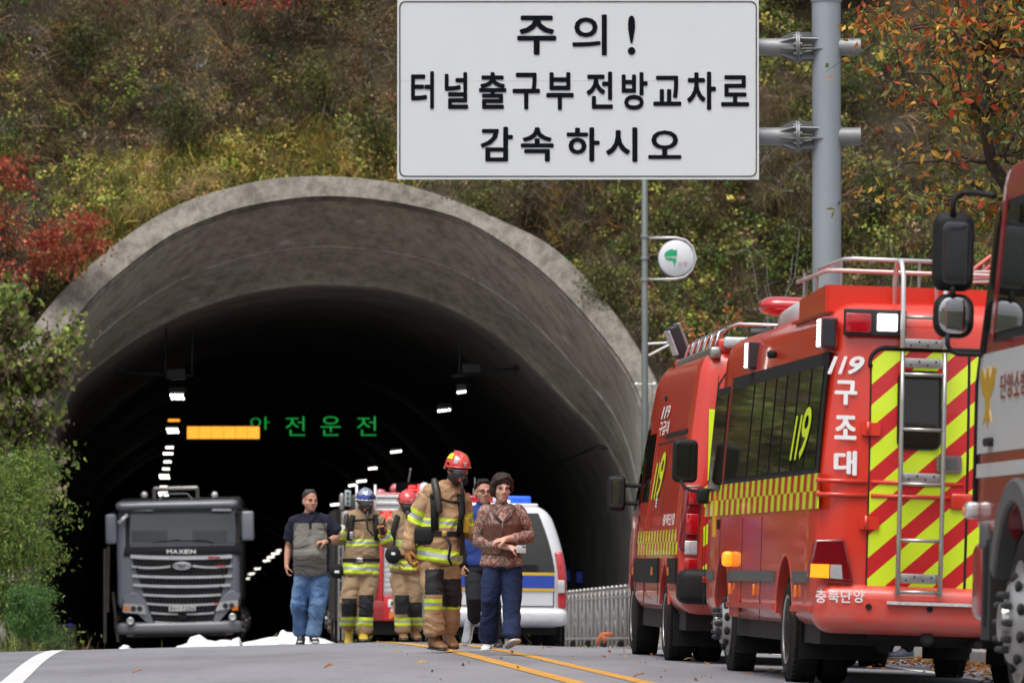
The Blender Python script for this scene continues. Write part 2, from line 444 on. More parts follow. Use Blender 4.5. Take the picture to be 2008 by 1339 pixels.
sweep('splayed_mouth', rings, M_BELL)
l0 = rings[-1]; rings = [[p + AX*d for p in l0] for d in [0.0]+[6*i for i in range(1, 20)]+[140, 180, 230, 290, 345]]
sweep('lining', rings, M_LIN)
eb = [p + AX*345 for p in l0]; mb = MB(); mb.add([T(p) for p in eb], [list(range(len(eb)))]); mb.build('end_darkness_wall', M_LIN, tun)
# construction joints across the splayed mouth (thin raised fins left by the formwork)
for u in (0.55,):
    ring = [a.lerp(b, u) for a, b in zip(rb0, R_lip)]
    sweep('formwork_joint', [shrink(ring, 0.0, 0), shrink(ring, 0.03, 0.02), shrink(ring, 0.03, 0.06), shrink(ring, 0.0, 0.09)], M_BELL)
# raised walkways along both walls inside
M_WALK = mat('dirty_walkway_concrete', (0.10, 0.09, 0.075), 0.9, var=0.3, scale=1, bump=0.3)
def axis_pt(x116, z116, D): return Vector((x116, 116, z116)) + AX*(D-116)
zb = at(300, 1285, 116).z
for (xa, xb, h) in ((-9.75, -8.85, 0.62), (1.75, 2.7, 0.62)):
    mb = MB(); sec = [(xa, 0), (xa, h), (xb, h), (xb, 0)] if xa < 0 else [(xb, 0), (xb, h), (xa, h), (xa, 0)]
    g0 = road_z(xc(116), 116) - 0.25
    A = [T(axis_pt(x, g0+z+0.1, 113)) for x, z in sec]; B = [T(axis_pt(x, g0+z+0.1, 460)) for x, z in sec]
    mb.add(A+B, [(0, 1, 5, 4), (1, 2, 6, 5), (2, 3, 7, 6), (0, 3, 2, 1)]); mb.build('walkway', M_WALK, tun)

# ---- tunnel equipment
M_STEEL = mat('galvanised_steel', (0.36, 0.38, 0.40), 0.45, 0.7, var=0.12, scale=3, bump=0.05)
M_DKST = mat('dark_steel', (0.04, 0.04, 0.045), 0.5, 0.5)
M_LED = mat('white_led', (1.0, 0.97, 0.85), emit=5, var=0)
M_LEDA = mat('amber_led', (1.0, 0.34, 0.03), emit=1.15, var=0.12, scale=9)
M_LEDG = mat('green_led', (0.01, 0.55, 0.08), emit=0.35, var=0)
M_BLUE = mat('blue_led', (0.04, 0.06, 0.9), emit=0.9, var=0)
def lamp(px, py, D, wpx, rows, label, tilt=0):
    c = at(px, py, D); sc = D/F
    t = thing('tunnel_lamp', label, 'lamp', loc=tuple(c), group='ceiling lamps of the tunnel')
    wd = wpx*sc; b = MB(); b.rbox((0, 0.12, 0.06+0.03), (wd*1.15, 0.5, 0.12), 0.02, 2); b.build('housing', M_DKST, t)
    e = MB(); n = 4
    for r in range(rows):
        for k in range(n):
            x = (k-(n-1)/2)*wd/n; dz = (k-(n-1)/2)*tilt*wd/n
            e.rbox((x+r*0.02, -0.12+r*0.12, -0.02-r*0.07+dz), (wd/n*0.66, 0.04, 0.05), 0.018, 2)
    e.build('diode_array', M_LED, t)
for (px, py, D, wd, rows, lb) in [
    (347, 773, 120, 28, 2, 'nearest white lamp of the left ceiling row, above the grey truck'),
    (338, 840, 138, 24, 2, 'second lamp of the left ceiling row, beside the amber panel'),
    (333, 876, 150, 16, 1, 'small white lamp third in the left ceiling row'),
    (330, 888, 154, 20, 1, 'narrow white lamp fourth in the left ceiling row'),
    (329, 904, 161, 15, 1, 'small white lamp fifth in the left ceiling row'),
    (326, 918, 168, 14, 1, 'small white lamp sixth in the left ceiling row'),
    (322, 931, 174, 20, 2, 'double lamp seventh in the left ceiling row above the truck roof'),
    (321, 953, 186, 14, 1, 'white lamp eighth in the left row just above the truck roof rack'),
    (320, 965, 193, 19, 2, 'lowest lamp of the left row, seen through the truck roof rack'),
    (905, 767, 118.7, 18, 1, 'nearest white lamp of the right ceiling row'),
    (871, 803, 126, 27, 1, 'second white lamp of the right ceiling row'),
    (777, 884, 152, 22, 1, 'white lamp right of the green message board'),
    (731, 917, 166, 18, 1, 'white lamp above the red helmet in the middle'),
    (709, 942, 179, 20, 1, 'white lamp just above the blue helmet'),
    (691, 950, 186, 15, 1, 'faint lamp left above the blue helmet'),
    (657, 988, 206, 18, 1, 'white lamp left of the blue helmet'),
    (547, 1078, 290, 9, 1, 'tiny lamp left of the polo shirt, uppermost of the far string'),
    (540, 1084, 296, 16, 1, 'oblong lamp beside the arm of the man in the polo shirt'),
    (531, 1091, 310, 14, 1, 'second oblong lamp of the far string by the bare arm'),
    (523, 1098, 325, 13, 1, 'third oblong lamp of the far string beside the truck'),
    (505, 1114, 362, 12, 1, 'faint lamp right of the truck bonnet'),
    (493, 1124, 392, 12, 1, 'second faint lamp right of the truck'),
    (483, 1134, 420, 13, 1, 'farthest faint lamp right beside the truck')]:
    lamp(px, py, D, wd, rows, lb, tilt=(0.12 if px > 600 or px < 560 and px > 400 else 0))
# hangers that carry the nearest lamps
for (p0, p1, box, rods, lb) in [((225, 730), (380, 737), (345, 733), (324, 376), 'dark steel lamp hanger with cross bar above the grey truck'),
                           ((885, 738), (1020, 722), (925, 722), (900, 1010), 'dark steel lamp hanger with cross bar at the right ceiling')]:
    D = 118.5; o = at(box[0], box[1], D); t = thing('lamp_hanger', lb, 'hanger', loc=tuple(o))
    q = lambda px, py, dd=0: tuple(at(px, py, D+dd)-o)
    m = MB(); m.tube([q(*p0), q(*p1)], 0.035, 8); m.build('cross_bar', M_DKST, t)
    for r in rods:
        m = MB(); m.tube([q(r, p0[1]), q(r+2, 640 if r < 600 else 668)], 0.02, 6); m.build('rod', M_DKST, t)
    m = MB(); m.rbox(q(*box), (0.42, 0.3, 0.22), 0.03, 2); m.build('junction_box', M_DKST, t)
# green message board and amber arrow panel
M_BLK = mat('matt_black', (0.004, 0.004, 0.005), 0.9, var=0.2, spec=0.05)
D = 124; o = at(560, 835, D)
t = thing('message_board', 'black tunnel message board with green Korean letters for safe driving', 'message board', loc=tuple(o))
q = lambda px, py, dy=0: tuple(at(px, py, D+dy)-o)
m = MB(); m.rbox(((at(395, 835, D).x+at(745, 835, D).x)/2-o.x, 0.15, 0), (350*D/F, 0.25, 0.62), 0.03, 2); m.build('board_case', M_BLK, t)
for ch, x0, x1, y0, y1 in (('아', 491, 529, 817, 842), ('전', 560, 598, 816, 854), ('운', 629, 668, 816, 854), ('전', 700, 738, 816, 854)):
    m = MB(); lettering(m, ch, [q(x0, y1), q(x1, y1), q(x1, y0), q(x0, y0)], -0.006, lift=(0, -0.002, 0))
    m.build('green_letter', M_LEDG, t)
D2 = 121; o2 = at(438, 848, D2)
t = thing('amber_led_signboard', 'glowing amber light panel hung in front of the green message board', 'light panel', loc=tuple(o2))
m = MB(); m.rbox((0, 0.08, 0), (1.60, 0.14, 0.31), 0.02, 2); m.build('panel_case', M_BLK, t)
m = MB()
for i in range(6):
    m.box(-0.77+i*0.2575, -0.77+i*0.2575+0.25, -0.004, 0.012, -0.13, 0.13)
m.build('led_field', M_LEDA, t)
o3 = at(341, 824, 134); t = thing('amber_marker_light', 'small amber marker light between the lamps of the left row', 'light', loc=tuple(o3))
m = MB(); m.rbox((0, 0, 0), (0.28, 0.06, 0.06), 0.02, 2); m.build('lens', M_LEDA, t)
m = MB(); m.rbox((0, 0.06, 0.02), (0.32, 0.06, 0.12), 0.01, 2); m.build('housing', M_BLK, t)
for i, (px, py, D, lb) in enumerate([(137, 1231, 150, 'nearest blue guide light along the left tunnel wall'), (160, 1243, 172, 'second blue guide light along the left wall'),
        (177, 1251, 195, 'third blue guide light along the left wall'), (190, 1258, 222, 'fourth blue guide light beside the truck mirror side'), (199, 1262, 245, 'farthest blue guide light left of the truck'),
        (1117, 1128, 134, 'blue lit panel on the right tunnel wall behind the white van'), (1136, 1131, 130, 'second blue lit panel on the right wall near the steel fence')]):
    t = thing('guide_light', lb, 'light', loc=tuple(at(px, py, D)), group='blue guide lights in the tunnel')
    hh = 0.22 if px < 1000 else 0.26
    m = MB(); m.rbox((0, 0, 0), (0.12 if px < 1000 else .14, 0.03, hh), 0.01, 2); m.build('lens', M_BLUE if px < 1000 else mat('dim_blue_led', (0.03, 0.05, 0.35), emit=0.12, var=0), t)
    m = MB(); m.rbox((0, 0.05, 0), (0.2, 0.06, hh+0.1), 0.01, 2); m.build('housing', M_BLK, t)
o = at(1180, 875, 115.5); t = thing('wall_bracket', 'small dark lamp bracket with cable on the right tunnel wall', 'bracket', loc=tuple(o))
q = lambda px, py, D=115.5: tuple(at(px, py, D)-o)
m = MB(); m.tube([q(1193, 880), q(1176, 872), q(1130, 893, 120), q(1080, 912, 128)], 0.02, 6); m.build('cable', M_DKST, t)
m = MB(); m.rbox((0, 0, -0.02), (0.14, 0.2, 0.1), 0.02, 2); m.build('lamp_head', M_DKST, t)

# ---- unseen slope added behind the camera to cut low sky light and darken reflections
gx = [-260, -160, -100, -60, -30, 0, 30, 60, 100, 160, 260]; gy = [-45, -70, -95, -130, -180, -260]; gz = [-.4, 1, 4, 9, 16, 24]
ov = MB(); ov.add([(x*1.0, y+9*math.sin(x*.05), z+ (2.5*math.sin(x*.11+i) if i else -.3)) for i, (y, z) in enumerate(zip(gy, gz)) for x in gx],
       [(i*len(gx)+j, i*len(gx)+j+1, (i+1)*len(gx)+j+1, (i+1)*len(gx)+j) for i in range(len(gy)-1) for j in range(len(gx)-1)])
ov.build('unseen_sky_block_hill', mat('sky_block_slope', (.045, .050, .022), .95, var=.5, scale=.25, bump=1, bscale=1.5), smooth=True, kind='structure')

# ============================================================ HILLSIDE AND UNDERGROWTH
def sstep(x, a, b):
    t = np.clip((x-a)/(b-a), 0, 1); return t*t*(3-2*t)
def fbm(x, y, z, sc, octv=3):
    """cheap numpy value noise"""
    tot = np.zeros_like(x); amp = 1; s = 0
    for o in range(octv):
        f = sc*2**o; X, Y, Z = x*f+o*17.3, y*f+o*5.1, z*f+o*9.7
        i, j, k = np.floor(X), np.floor(Y), np.floor(Z); u, v, t = X-i, Y-j, Z-k
        u, v, t = u*u*(3-2*u), v*v*(3-2*v), t*t*(3-2*t)
        def h(a, b, c): q = np.sin(a*127.1+b*311.7+c*74.7)*43758.5453; return q-np.floor(q)
        r = 0
        for a in (0, 1):
            for b in (0, 1):
                for c in (0, 1):
                    r = r + h(i+a, j+b, k+c)*(u if a else 1-u)*(v if b else 1-v)*(t if c else 1-t)
        tot += amp*r; s += amp; amp *= .5
    return tot/s
def hillD(X, z):
    D = 104.6 + 0.88*(z+1) + 0.75
    ter = sstep(z, 7.4, 8.9)*2.2*sstep(X, -11.5, -7.5)*(1-sstep(X, -1.5, 1.0))
    far = sstep(z, 9.5, 13)
    b = (fbm(X, z, X*0, 0.45)-0.5)*(1.6+2.2*far) + (fbm(X, z, X*0+4, 1.1)-0.5)*1.0
    return D + ter + b
cxs = np.array([p.x for p in R_out]); czs = np.array([p.z for p in R_out])
def inside_portal(X, z, grow=0.0):
    """inside the collar outline (front projection of the leaning plane)"""
    ins = np.zeros(X.shape, bool); n = len(cxs)
    px = cent.x + (cxs-cent.x)*(1+grow); pz = cent.z + (czs-cent.z)*(1+grow)
    j = n-1
    for i in range(n):
        c = ((pz[i] > z) != (pz[j] > z)) & (X < (px[j]-px[i])*(z-pz[i])/(pz[j]-pz[i]+1e-12)+px[i]); ins ^= c; j = i
    return ins
hx = np.concatenate([[-90, -70, -52, -40, -32, -26], np.arange(-22, 22.01, 0.22), [26, 32, 40, 52, 70, 90]])
hz = np.concatenate([np.arange(-2.2, 17, 0.22), [18, 20, 23, 27, 32, 38, 45]])
HX, HZ = np.meshgrid(hx, hz); HD = hillD(HX, HZ); HX2 = HX*1.0
ins = inside_portal(HX, HZ, -0.035)
nx, nz = len(hx), len(hz)
V = np.stack([HX.ravel(), HD.ravel(), HZ.ravel()], 1); ff = []
insf = ins
for i in range(nz-1):
    for j in range(nx-1):
        if insf[i, j] or insf[i+1, j] or insf[i, j+1] or insf[i+1, j+1]: continue
        ff.append((i*nx+j, i*nx+j+1, (i+1)*nx+j+1, (i+1)*nx+j))
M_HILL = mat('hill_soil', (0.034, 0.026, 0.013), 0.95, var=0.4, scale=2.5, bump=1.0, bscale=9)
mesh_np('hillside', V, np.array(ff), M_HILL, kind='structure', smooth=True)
M_LEAF = attr_mat('scrub_foliage', 0.7, 0.25)
PAL = dict(bd=(.055, .038, .020), br=(.120, .082, .042), tan=(.26, .19, .10), ol=(.100, .105, .026), gr=(.050, .088, .020), li=(.22, .25, .055), ye=(.42, .34, .09), oc=(.34, .20, .05), re=(.30, .045, .025), rd=(.14, .03, .022), gy=(.17, .155, .135))
PK = list(PAL); PV = np.array([PAL[k] for k in PK])
def project(P):
    s = F/P[:, 1]; return 1004+P[:, 0]*s, 1105-(P[:, 2]-CAMZ)*s
def leaves(P, L, W, up=0.3):
    n = len(P); a = rng.normal(size=(n, 3)); a[:, 2] -= up*0.6; a /= np.linalg.norm(a, axis=1)[:, None]
    b = rng.normal(size=(n, 3)); b -= (b*a).sum(1)[:, None]*a; b /= np.linalg.norm(b, axis=1)[:, None]
    Lh = (L*.5)[:, None]; Wh = (W*.5)[:, None]; cup = np.cross(a, b)*Wh*0.5
    V = np.stack([P-a*Lh, P+b*Wh+cup-a*Lh*.1, P+a*Lh, P-b*Wh+cup-a*Lh*.1], 1).reshape(-1, 3)
    return V, np.arange(n*4).reshape(n, 4)
def blades(P, Dr, L, W, droop):
    """two-segment bending blades or stems"""
    n = len(P); s = np.cross(Dr, rng.normal(size=(n, 3))); s /= np.linalg.norm(s, axis=1)[:, None]+1e-9
    L = L[:, None]; W = W[:, None]*.5; g = np.zeros((n, 3)); g[:, 2] = -1
    p1 = P+Dr*L*.5 + g*(droop[:, None]*L*.12); p2 = P+Dr*L*.95 + g*(droop[:, None]*L*.5)
    V = np.stack([P-s*W, P+s*W, p1+s*W*.8, p1-s*W*.8, p2+s*W*.15, p2-s*W*.15], 1).reshape(-1, 3)
    i = np.arange(n)[:, None]*6
    Fc = np.concatenate([np.concatenate([i, i+1, i+2, i+3], 1), np.concatenate([i+3, i+2, i+4, i+5], 1)])
    return V, Fc
def joined(name, parts, cols, **k):
    vs = []; fs = []; cs = []; o = 0
    for (v, f), c in zip(parts, cols):
        vs.append(v); fs.append(f+o); o += len(v)
        cs.append(np.concatenate([c]*(len(f)//len(c))) if len(f) != len(c) else c)
    return mesh_np(name, np.concatenate(vs), np.concatenate(fs), M_LEAF, np.concatenate(cs), **k)
def pick(weights):
    """weights (n, k) -> colours"""
    wq = np.cumsum(weights, 1); wq /= wq[:, -1:]; r = rng.random(len(wq))[:, None]
    idx = (r > wq).sum(1); c = PV[np.minimum(idx, len(PK)-1)]
    return c * rng.uniform(.6, 1.35, (len(c), 1)) * rng.uniform(.9, 1.1, (len(c), 3))
def wts(**k): return np.array([k.get(q, 0) for q in PK], float)
def seeds(n, x0=-20, x1=19, z0=-1.5, z1=14.5):
    X = rng.uniform(x0, x1, n); z = rng.uniform(z0, z1, n)
    m = ~inside_portal(X, z, 0.0); X, z = X[m], z[m]
    return np.stack([X, hillD(X, z), z], 1)
def grass_zone(px, py):
    top = np.interp(px, [-200, 0, 150, 350, 500, 640, 760, 900, 1000], [420, 400, 350, 300, 275, 255, 290, 330, 300])
    return sstep(py, top-25, top+25)*(1-sstep(px, 700, 860))*sstep(px, 60, 230)
OUTN = np.array([0, -0.75, 0.66])
# scrub: a thin dark under-layer, then leaf clusters and stem tufts that stand out of it
def mix_w(P, px, py):
    gz = grass_zone(px, py)[:, None]; g = fbm(P[:, 0]+9, P[:, 1]*.3, P[:, 2], 0.55, 3); h2 = fbm(P[:, 0]-5, P[:, 1]*.3, P[:, 2]+3, 1.6, 2)
    right = sstep(px, 850, 1250); low = sstep(py, 60, 420)
    grn = np.clip((g-.47+right*.06+low*.04)*7, 0, 1)[:, None]; yel = np.clip((h2-.50+low*.05)*6, 0, 1)[:, None]
    W = wts(bd=1.8, br=3.6, tan=1.1, ol=.8, gr=.3, gy=.5, rd=.12)*(1-grn) + wts(ol=3, gr=2.6, li=1.1, br=.8, bd=.4)*grn
    W = W + wts(li=1.3, ye=.5, oc=.3, tan=.6)*yel
    W = W*(1-gz) + gz*wts(ye=3.2, li=3.4, ol=1.4, oc=1.4, tan=1.8, gr=.5, br=.2)
    left = ((1-sstep(px, 120, 330))*sstep(py, 330, 400))[:, None]
    return W*(1-left) + left*wts(ol=3, li=2.6, gr=1.4, br=1.2, ye=.8, oc=.5, bd=1.2), grn[:, 0]
def unit(v): return v/np.linalg.norm(v, axis=1)[:, None]
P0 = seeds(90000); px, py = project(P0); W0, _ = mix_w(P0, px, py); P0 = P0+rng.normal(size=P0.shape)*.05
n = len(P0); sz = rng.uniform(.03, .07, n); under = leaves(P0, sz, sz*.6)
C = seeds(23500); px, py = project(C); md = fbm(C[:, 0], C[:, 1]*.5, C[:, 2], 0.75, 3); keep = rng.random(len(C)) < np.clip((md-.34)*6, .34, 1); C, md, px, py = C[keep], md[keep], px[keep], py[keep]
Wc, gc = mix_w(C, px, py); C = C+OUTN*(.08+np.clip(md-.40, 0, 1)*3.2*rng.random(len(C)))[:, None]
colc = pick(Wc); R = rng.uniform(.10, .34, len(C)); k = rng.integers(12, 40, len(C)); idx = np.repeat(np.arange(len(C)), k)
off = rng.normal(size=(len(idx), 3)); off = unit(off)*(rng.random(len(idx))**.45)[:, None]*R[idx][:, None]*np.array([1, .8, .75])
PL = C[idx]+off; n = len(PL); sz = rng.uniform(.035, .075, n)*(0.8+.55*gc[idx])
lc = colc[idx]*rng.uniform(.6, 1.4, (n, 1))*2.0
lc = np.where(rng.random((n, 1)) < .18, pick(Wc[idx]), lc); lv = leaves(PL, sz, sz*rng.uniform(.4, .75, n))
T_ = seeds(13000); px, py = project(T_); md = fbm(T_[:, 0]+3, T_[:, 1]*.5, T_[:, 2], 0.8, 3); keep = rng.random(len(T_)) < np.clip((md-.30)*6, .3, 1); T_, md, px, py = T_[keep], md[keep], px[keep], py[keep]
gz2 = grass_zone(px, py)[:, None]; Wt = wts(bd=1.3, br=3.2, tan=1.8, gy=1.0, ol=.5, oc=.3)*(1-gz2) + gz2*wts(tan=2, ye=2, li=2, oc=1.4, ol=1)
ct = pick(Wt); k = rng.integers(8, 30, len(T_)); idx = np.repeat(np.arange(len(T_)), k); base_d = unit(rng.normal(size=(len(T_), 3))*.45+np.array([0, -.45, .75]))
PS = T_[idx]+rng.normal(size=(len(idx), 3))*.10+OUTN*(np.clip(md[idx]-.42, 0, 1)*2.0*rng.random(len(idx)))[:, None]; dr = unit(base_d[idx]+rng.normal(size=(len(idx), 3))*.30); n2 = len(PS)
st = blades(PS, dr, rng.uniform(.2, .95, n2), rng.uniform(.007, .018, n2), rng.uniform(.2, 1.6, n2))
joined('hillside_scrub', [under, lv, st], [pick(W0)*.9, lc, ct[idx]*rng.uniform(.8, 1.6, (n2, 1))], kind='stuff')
# tall yellowing grass above the collar
P = seeds(70000, -12, -1.5, 5.8, 10.2); px, py = project(P)
k = rng.random(len(P)) < grass_zone(px, py)*(fbm(P[:, 0], P[:, 1], P[:, 2], 1.2, 2)*1.5-.15); P = P[k]
dr = rng.normal(size=P.shape)*0.42 + np.array([0, -.35, .9]); dr /= np.linalg.norm(dr, axis=1)[:, None]
n = len(P); g1 = fbm(P[:, 0], P[:, 1], P[:, 2]+7, .9, 2)[:, None]
joined('tall_grass', [blades(P, dr, rng.uniform(.25, .7, n), rng.uniform(.018, .04, n), rng.uniform(.3, 1.6, n))],
       [pick(wts(ye=2, li=2.4, oc=1.8, tan=1.5, ol=.6)*g1 + wts(li=2, ol=2, gr=1, ye=.5)*(1-g1))], kind='stuff')
# the rest of the hill, out of the picture to the sides and above
P = np.concatenate([seeds(26000, -60, -19, -1, 30), seeds(26000, 18, 60, -1, 30), seeds(20000, -20, 19, 14, 30)])
n = len(P); sz = rng.uniform(.15, .35, n); P += rng.normal(size=P.shape)*0.3
joined('outer_scrub', [leaves(P, sz, sz*.6)], [pick(np.tile(wts(bd=2, br=3, ol=2, gr=2, tan=.6), (n, 1)))], kind='stuff')

# ---- plants that stand out: bush(es), maples, saplings
M_BARK = mat('bark', (0.07, 0.055, 0.045), 0.9, var=0.3, scale=14, bump=0.6, bscale=50)
M_TWIG = mat('grey_twig', (0.22, 0.20, 0.18), 0.85, var=0.2, scale=10)
def leaf_mesh(name, L, Wd, c, kind='oval'):
    """one folded, slightly curled leaf of 8 triangles"""
    if kind == 'oval': out = [(0, 0), (.12, .55), (.38, 1), (.7, .72), (1, 0)]
    else: out = [(0, 0), (.05, .8), (.3, 1), (.65, .65), (1, 0)]
    vs = []; fs = []
    for i, (u, wv) in enumerate(out):
        z = -0.22*L*u*u
        vs += [(u*L, 0, z), (u*L, wv*Wd/2, z+wv*Wd*.18), (u*L, -wv*Wd/2, z+wv*Wd*.18)]
    for i in range(len(out)-1):
        a = i*3; b = a+3; fs += [(a, b, b+1, a+1), (a, a+2, b+2, b)]
    me = bpy.data.meshes.new(name); me.from_pydata(vs, [], fs)
    at_ = me.attributes.new('Col', 'FLOAT_COLOR', 'CORNER'); at_.data.foreach_set('color', np.tile(np.array([*c, 1], np.float32), len(me.loops)))
    me.materials.append(MATS['tree_foliage']); me.shade_smooth(); return me
M_TLEAF = attr_mat('tree_foliage', 0.45, 0.30)
def many_leaves(name, P, L, Wd, C, parent, aim=None, kind='stuff'):
    """joined folded leaves, 4 triangles each"""
    n = len(P); a = rng.normal(size=(n, 3))*0.6 + (aim if aim is not None else np.array([0, 0, -.5])); a /= np.linalg.norm(a, axis=1)[:, None]
    b = rng.normal(size=(n, 3)); b -= (b*a).sum(1)[:, None]*a; b /= np.linalg.norm(b, axis=1)[:, None]; c = np.cross(a, b)
    L = L[:, None]; Wd = Wd[:, None]*.5
    q = [P, P+a*L*.4+b*Wd+c*Wd*.35, P+a*L, P+a*L*.5-c*L*.04, P+a*L*.4-b*Wd+c*Wd*.35]
    V = np.stack(q, 1).reshape(-1, 3); i = np.arange(n)[:, None]*5
    Fc = np.concatenate([np.concatenate([i, i+1, i+2, i+3], 1), np.concatenate([i, i+3, i+2, i+4], 1)])
    o = mesh_np(name, V, Fc, MATS['tree_foliage'], np.concatenate([C, C]), parent=parent, kind=kind); return o
def leaf_parts(P, metas, parent, name='leaf', aim=(0, 0, -.5)):
    for p in P:
        o = bpy.data.objects.new(name, random.choice(metas)); COL.objects.link(o); o.parent = parent
        d = Vector((random.gauss(0, .6)+aim[0], random.gauss(0, .6)+aim[1], random.gauss(0, .6)+aim[2])).normalized()
        o.location = p; o.rotation_mode = 'QUATERNION'
        o.rotation_quaternion = d.to_track_quat('X', 'Z') @ Matrix.Rotation(random.uniform(0, 6.28), 3, 'X').to_quaternion()
        s = random.uniform(.8, 1.25); o.scale = (s, s, s)
def wander(a, b, n, amp):
    out = []
    for i in range(n+1):
        t = i/n; p = Vector(a).lerp(Vector(b), t); k = amp*math.sin(PI*t)
        out.append(p + Vector((random.uniform(-1, 1), random.uniform(-1, 1), random.uniform(-.6, 1)))*k)
    return out
def woody(name, label, cat, base, trunk_pts, targets, tr=0.08, br=0.02, leaf=None, group=None, bark=None, part='branches', wav=0.09):
    """trunk + branches reaching the targets; returns thing and points along the twigs (local)"""
    t = thing(name, label, cat, loc=tuple(base), group=group); B = Vector(base); bark = bark or M_BARK
    tp = [Vector(p)-B for p in trunk_pts]; m = MB(); k = len(tp)
    m.tube(tp, [tr*(1-.75*i/(k-1)) for i in range(k)], 8); m.build('trunk', bark, t, smooth=True)
    m = MB(); pts = []
    for q in targets:
        q = Vector(q)-B; s = min(tp[1:], key=lambda p: (p-q).length + max(0, p.z-q.z)*1.2)
        L = (q-s).length; path = wander(s, q, 6, wav*L)
        m.tube(path, [br*(1-.8*i/6)*(0.5+min(1, L)) for i in range(7)], 5)
        for a, b in zip(path[2:], path[3:]):
            for u in (0, .25, .5, .75): pts.append(a.lerp(b, u))
        for _ in range(3):
            a = random.choice(path[3:]); e = a + Vector((random.gauss(0, 1), random.gauss(0, 1), random.gauss(0, .7))).normalized()*L*.25
            m.tube(wander(a, e, 3, .02), [br*.35, br*.3, br*.2, br*.1], 4)
            for u in (.2, .4, .6, .8, 1): pts.append(a.lerp(e, u))
    m.build(part, bark, t, smooth=True)
    return t, pts
def jit(pts, n, s):
    i = rng.integers(0, len(pts), n); A = np.array([tuple(p) for p in pts])[i]; return A + rng.normal(size=A.shape)*s
# cherry tree with orange-red leaves on the right, trunk behind the fire engine
D = 48; base = at(2095, 1330, D); base.z = road_z(base.x, D)+0.13
trk = [base, at(2080, 1000, D), at(2055, 600, D), at(2000, 405, D), at(1945, 320, D-.2), at(1926, 230, D-.3), at(1930, 100, D-.3), at(1922, -60, D), at(1900, -260, D)]
tg = []
for _ in range(170):
    px = random.uniform(1700, 2330); py = random.uniform(-330, 420)
    if px < 1760 and not (-20 < py < 110 or 330 < py < 400): continue
    if px < 1800 and random.random() < .4: continue
    if px < 1900 and py > 250 and random.random() < .25: continue
    tg.append(at(px, py, D+random.uniform(-2.0, 2.0)))
tg += [at(1692, 10, D), at(1702, 30, D-.5), at(1715, 345, D-.3), at(1740, 372, D), at(1725, 170, D), at(1745, 290, D), at(1735, 395, D-1), at(1760, 100, D)]
t, pts = woody('cherry_tree', 'cherry tree with orange, red and green autumn leaves behind the fire engine cab', 'tree', base, trk, tg, 0.085, 0.013)
CH = [(.50, .08, .035), (.56, .16, .035), (.55, .26, .045), (.20, .21, .05), (.11, .16, .045), (.60, .38, .07), (.34, .15, .05), (.15, .19, .055)]
def cherry_cols(P, B):
    zz = P[:, 2] + B[2]; px = 1004 + (P[:, 0]+B[0])*F/D
    r = np.clip((zz-4.0)/2.0, 0, 1)*.5 + np.clip((2000-px)/400, 0, 1)*.25 + rng.random(len(P))*.35
    ired = rng.choice([0, 1, 1, 6, 2, 5], len(P)); igrn = rng.choice([3, 4, 7, 3, 4, 5, 6], len(P))
    idx = np.where(r > .60, ired, igrn); return np.array(CH)[idx]*rng.uniform(.7, 1.25, (len(P), 1))
P = jit(pts, 10500, .08); n = len(P); Ls = rng.uniform(.06, .105, n)
many_leaves('foliage', P, Ls, Ls*rng.uniform(.36, .5, n), cherry_cols(P, base), t)
lm = [leaf_mesh('leaf', .095, .042, c) for c in CH]
vis = [p for p in pts if 1660 < 1004+(p.x+base.x)*F/D < 2010 and 0 < 1105-(p.z+base.z-CAMZ)*F/D < 420]
PP = jit(vis, 290, .04); leaf_parts([Vector(p)+Vector((0, -.25, 0)) for p in PP if True], lm, t)
# red maples on the left of the hill
RM = [(.58, .09, .06), (.62, .18, .09), (.45, .07, .05), (.32, .06, .04), (.40, .20, .08)]
for (b, top, area, lb, n) in [((8, 640), (10, 330), [(-90, 290, 80, 400, 34)], 'red maple with bright foliage at the left edge above the collar', 1500),
        ((60, 620), (95, 470), [(50, 425, 125, 520, 18), (-60, 470, 60, 570, 16)], 'small red maple leaning in the scrub left of the collar', 1300),
        ((130, 560), (170, 440), [(130, 415, 210, 480, 20), (90, 480, 150, 540, 12)], 'low red maple just above the left curve of the collar', 1200),
        ((230, -20), (222, -60), [(180, -60, 270, 14, 14)], 'red leaved tree cut by the top edge of the photo', 500),
        ((440, 10), (440, -60), [(380, -70, 590, 18, 22)], 'reddish shrub at the top of the brown slope', 700)]:
    X0 = at(b[0], b[1], 112); Dh = float(hillD(np.array([X0.x]), np.array([X0.z]))[0]); bs = at(b[0], b[1], Dh)
    tp = [bs, at((b[0]+top[0])/2+4, (b[1]+top[1])/2, Dh-.5), at(top[0], top[1], Dh-.8)]
    tg = [at(random.uniform(a[0], a[2]), random.uniform(a[1], a[3]), Dh-.9+random.uniform(-.5, .5)) for a in area for _ in range(a[4])]
    t, pts = woody('red_maple', lb, 'tree', bs, tp, tg, 0.05, 0.012, group='red maples on the hill')
    n = int(n*1.3); P = jit(pts, n, .10); Ls = rng.uniform(.045, .09, n)
    many_leaves('foliage', P, Ls, Ls*.7, np.array(RM)[rng.integers(0, 5, n)]*rng.uniform(.7, 1.3, (n, 1)), t)
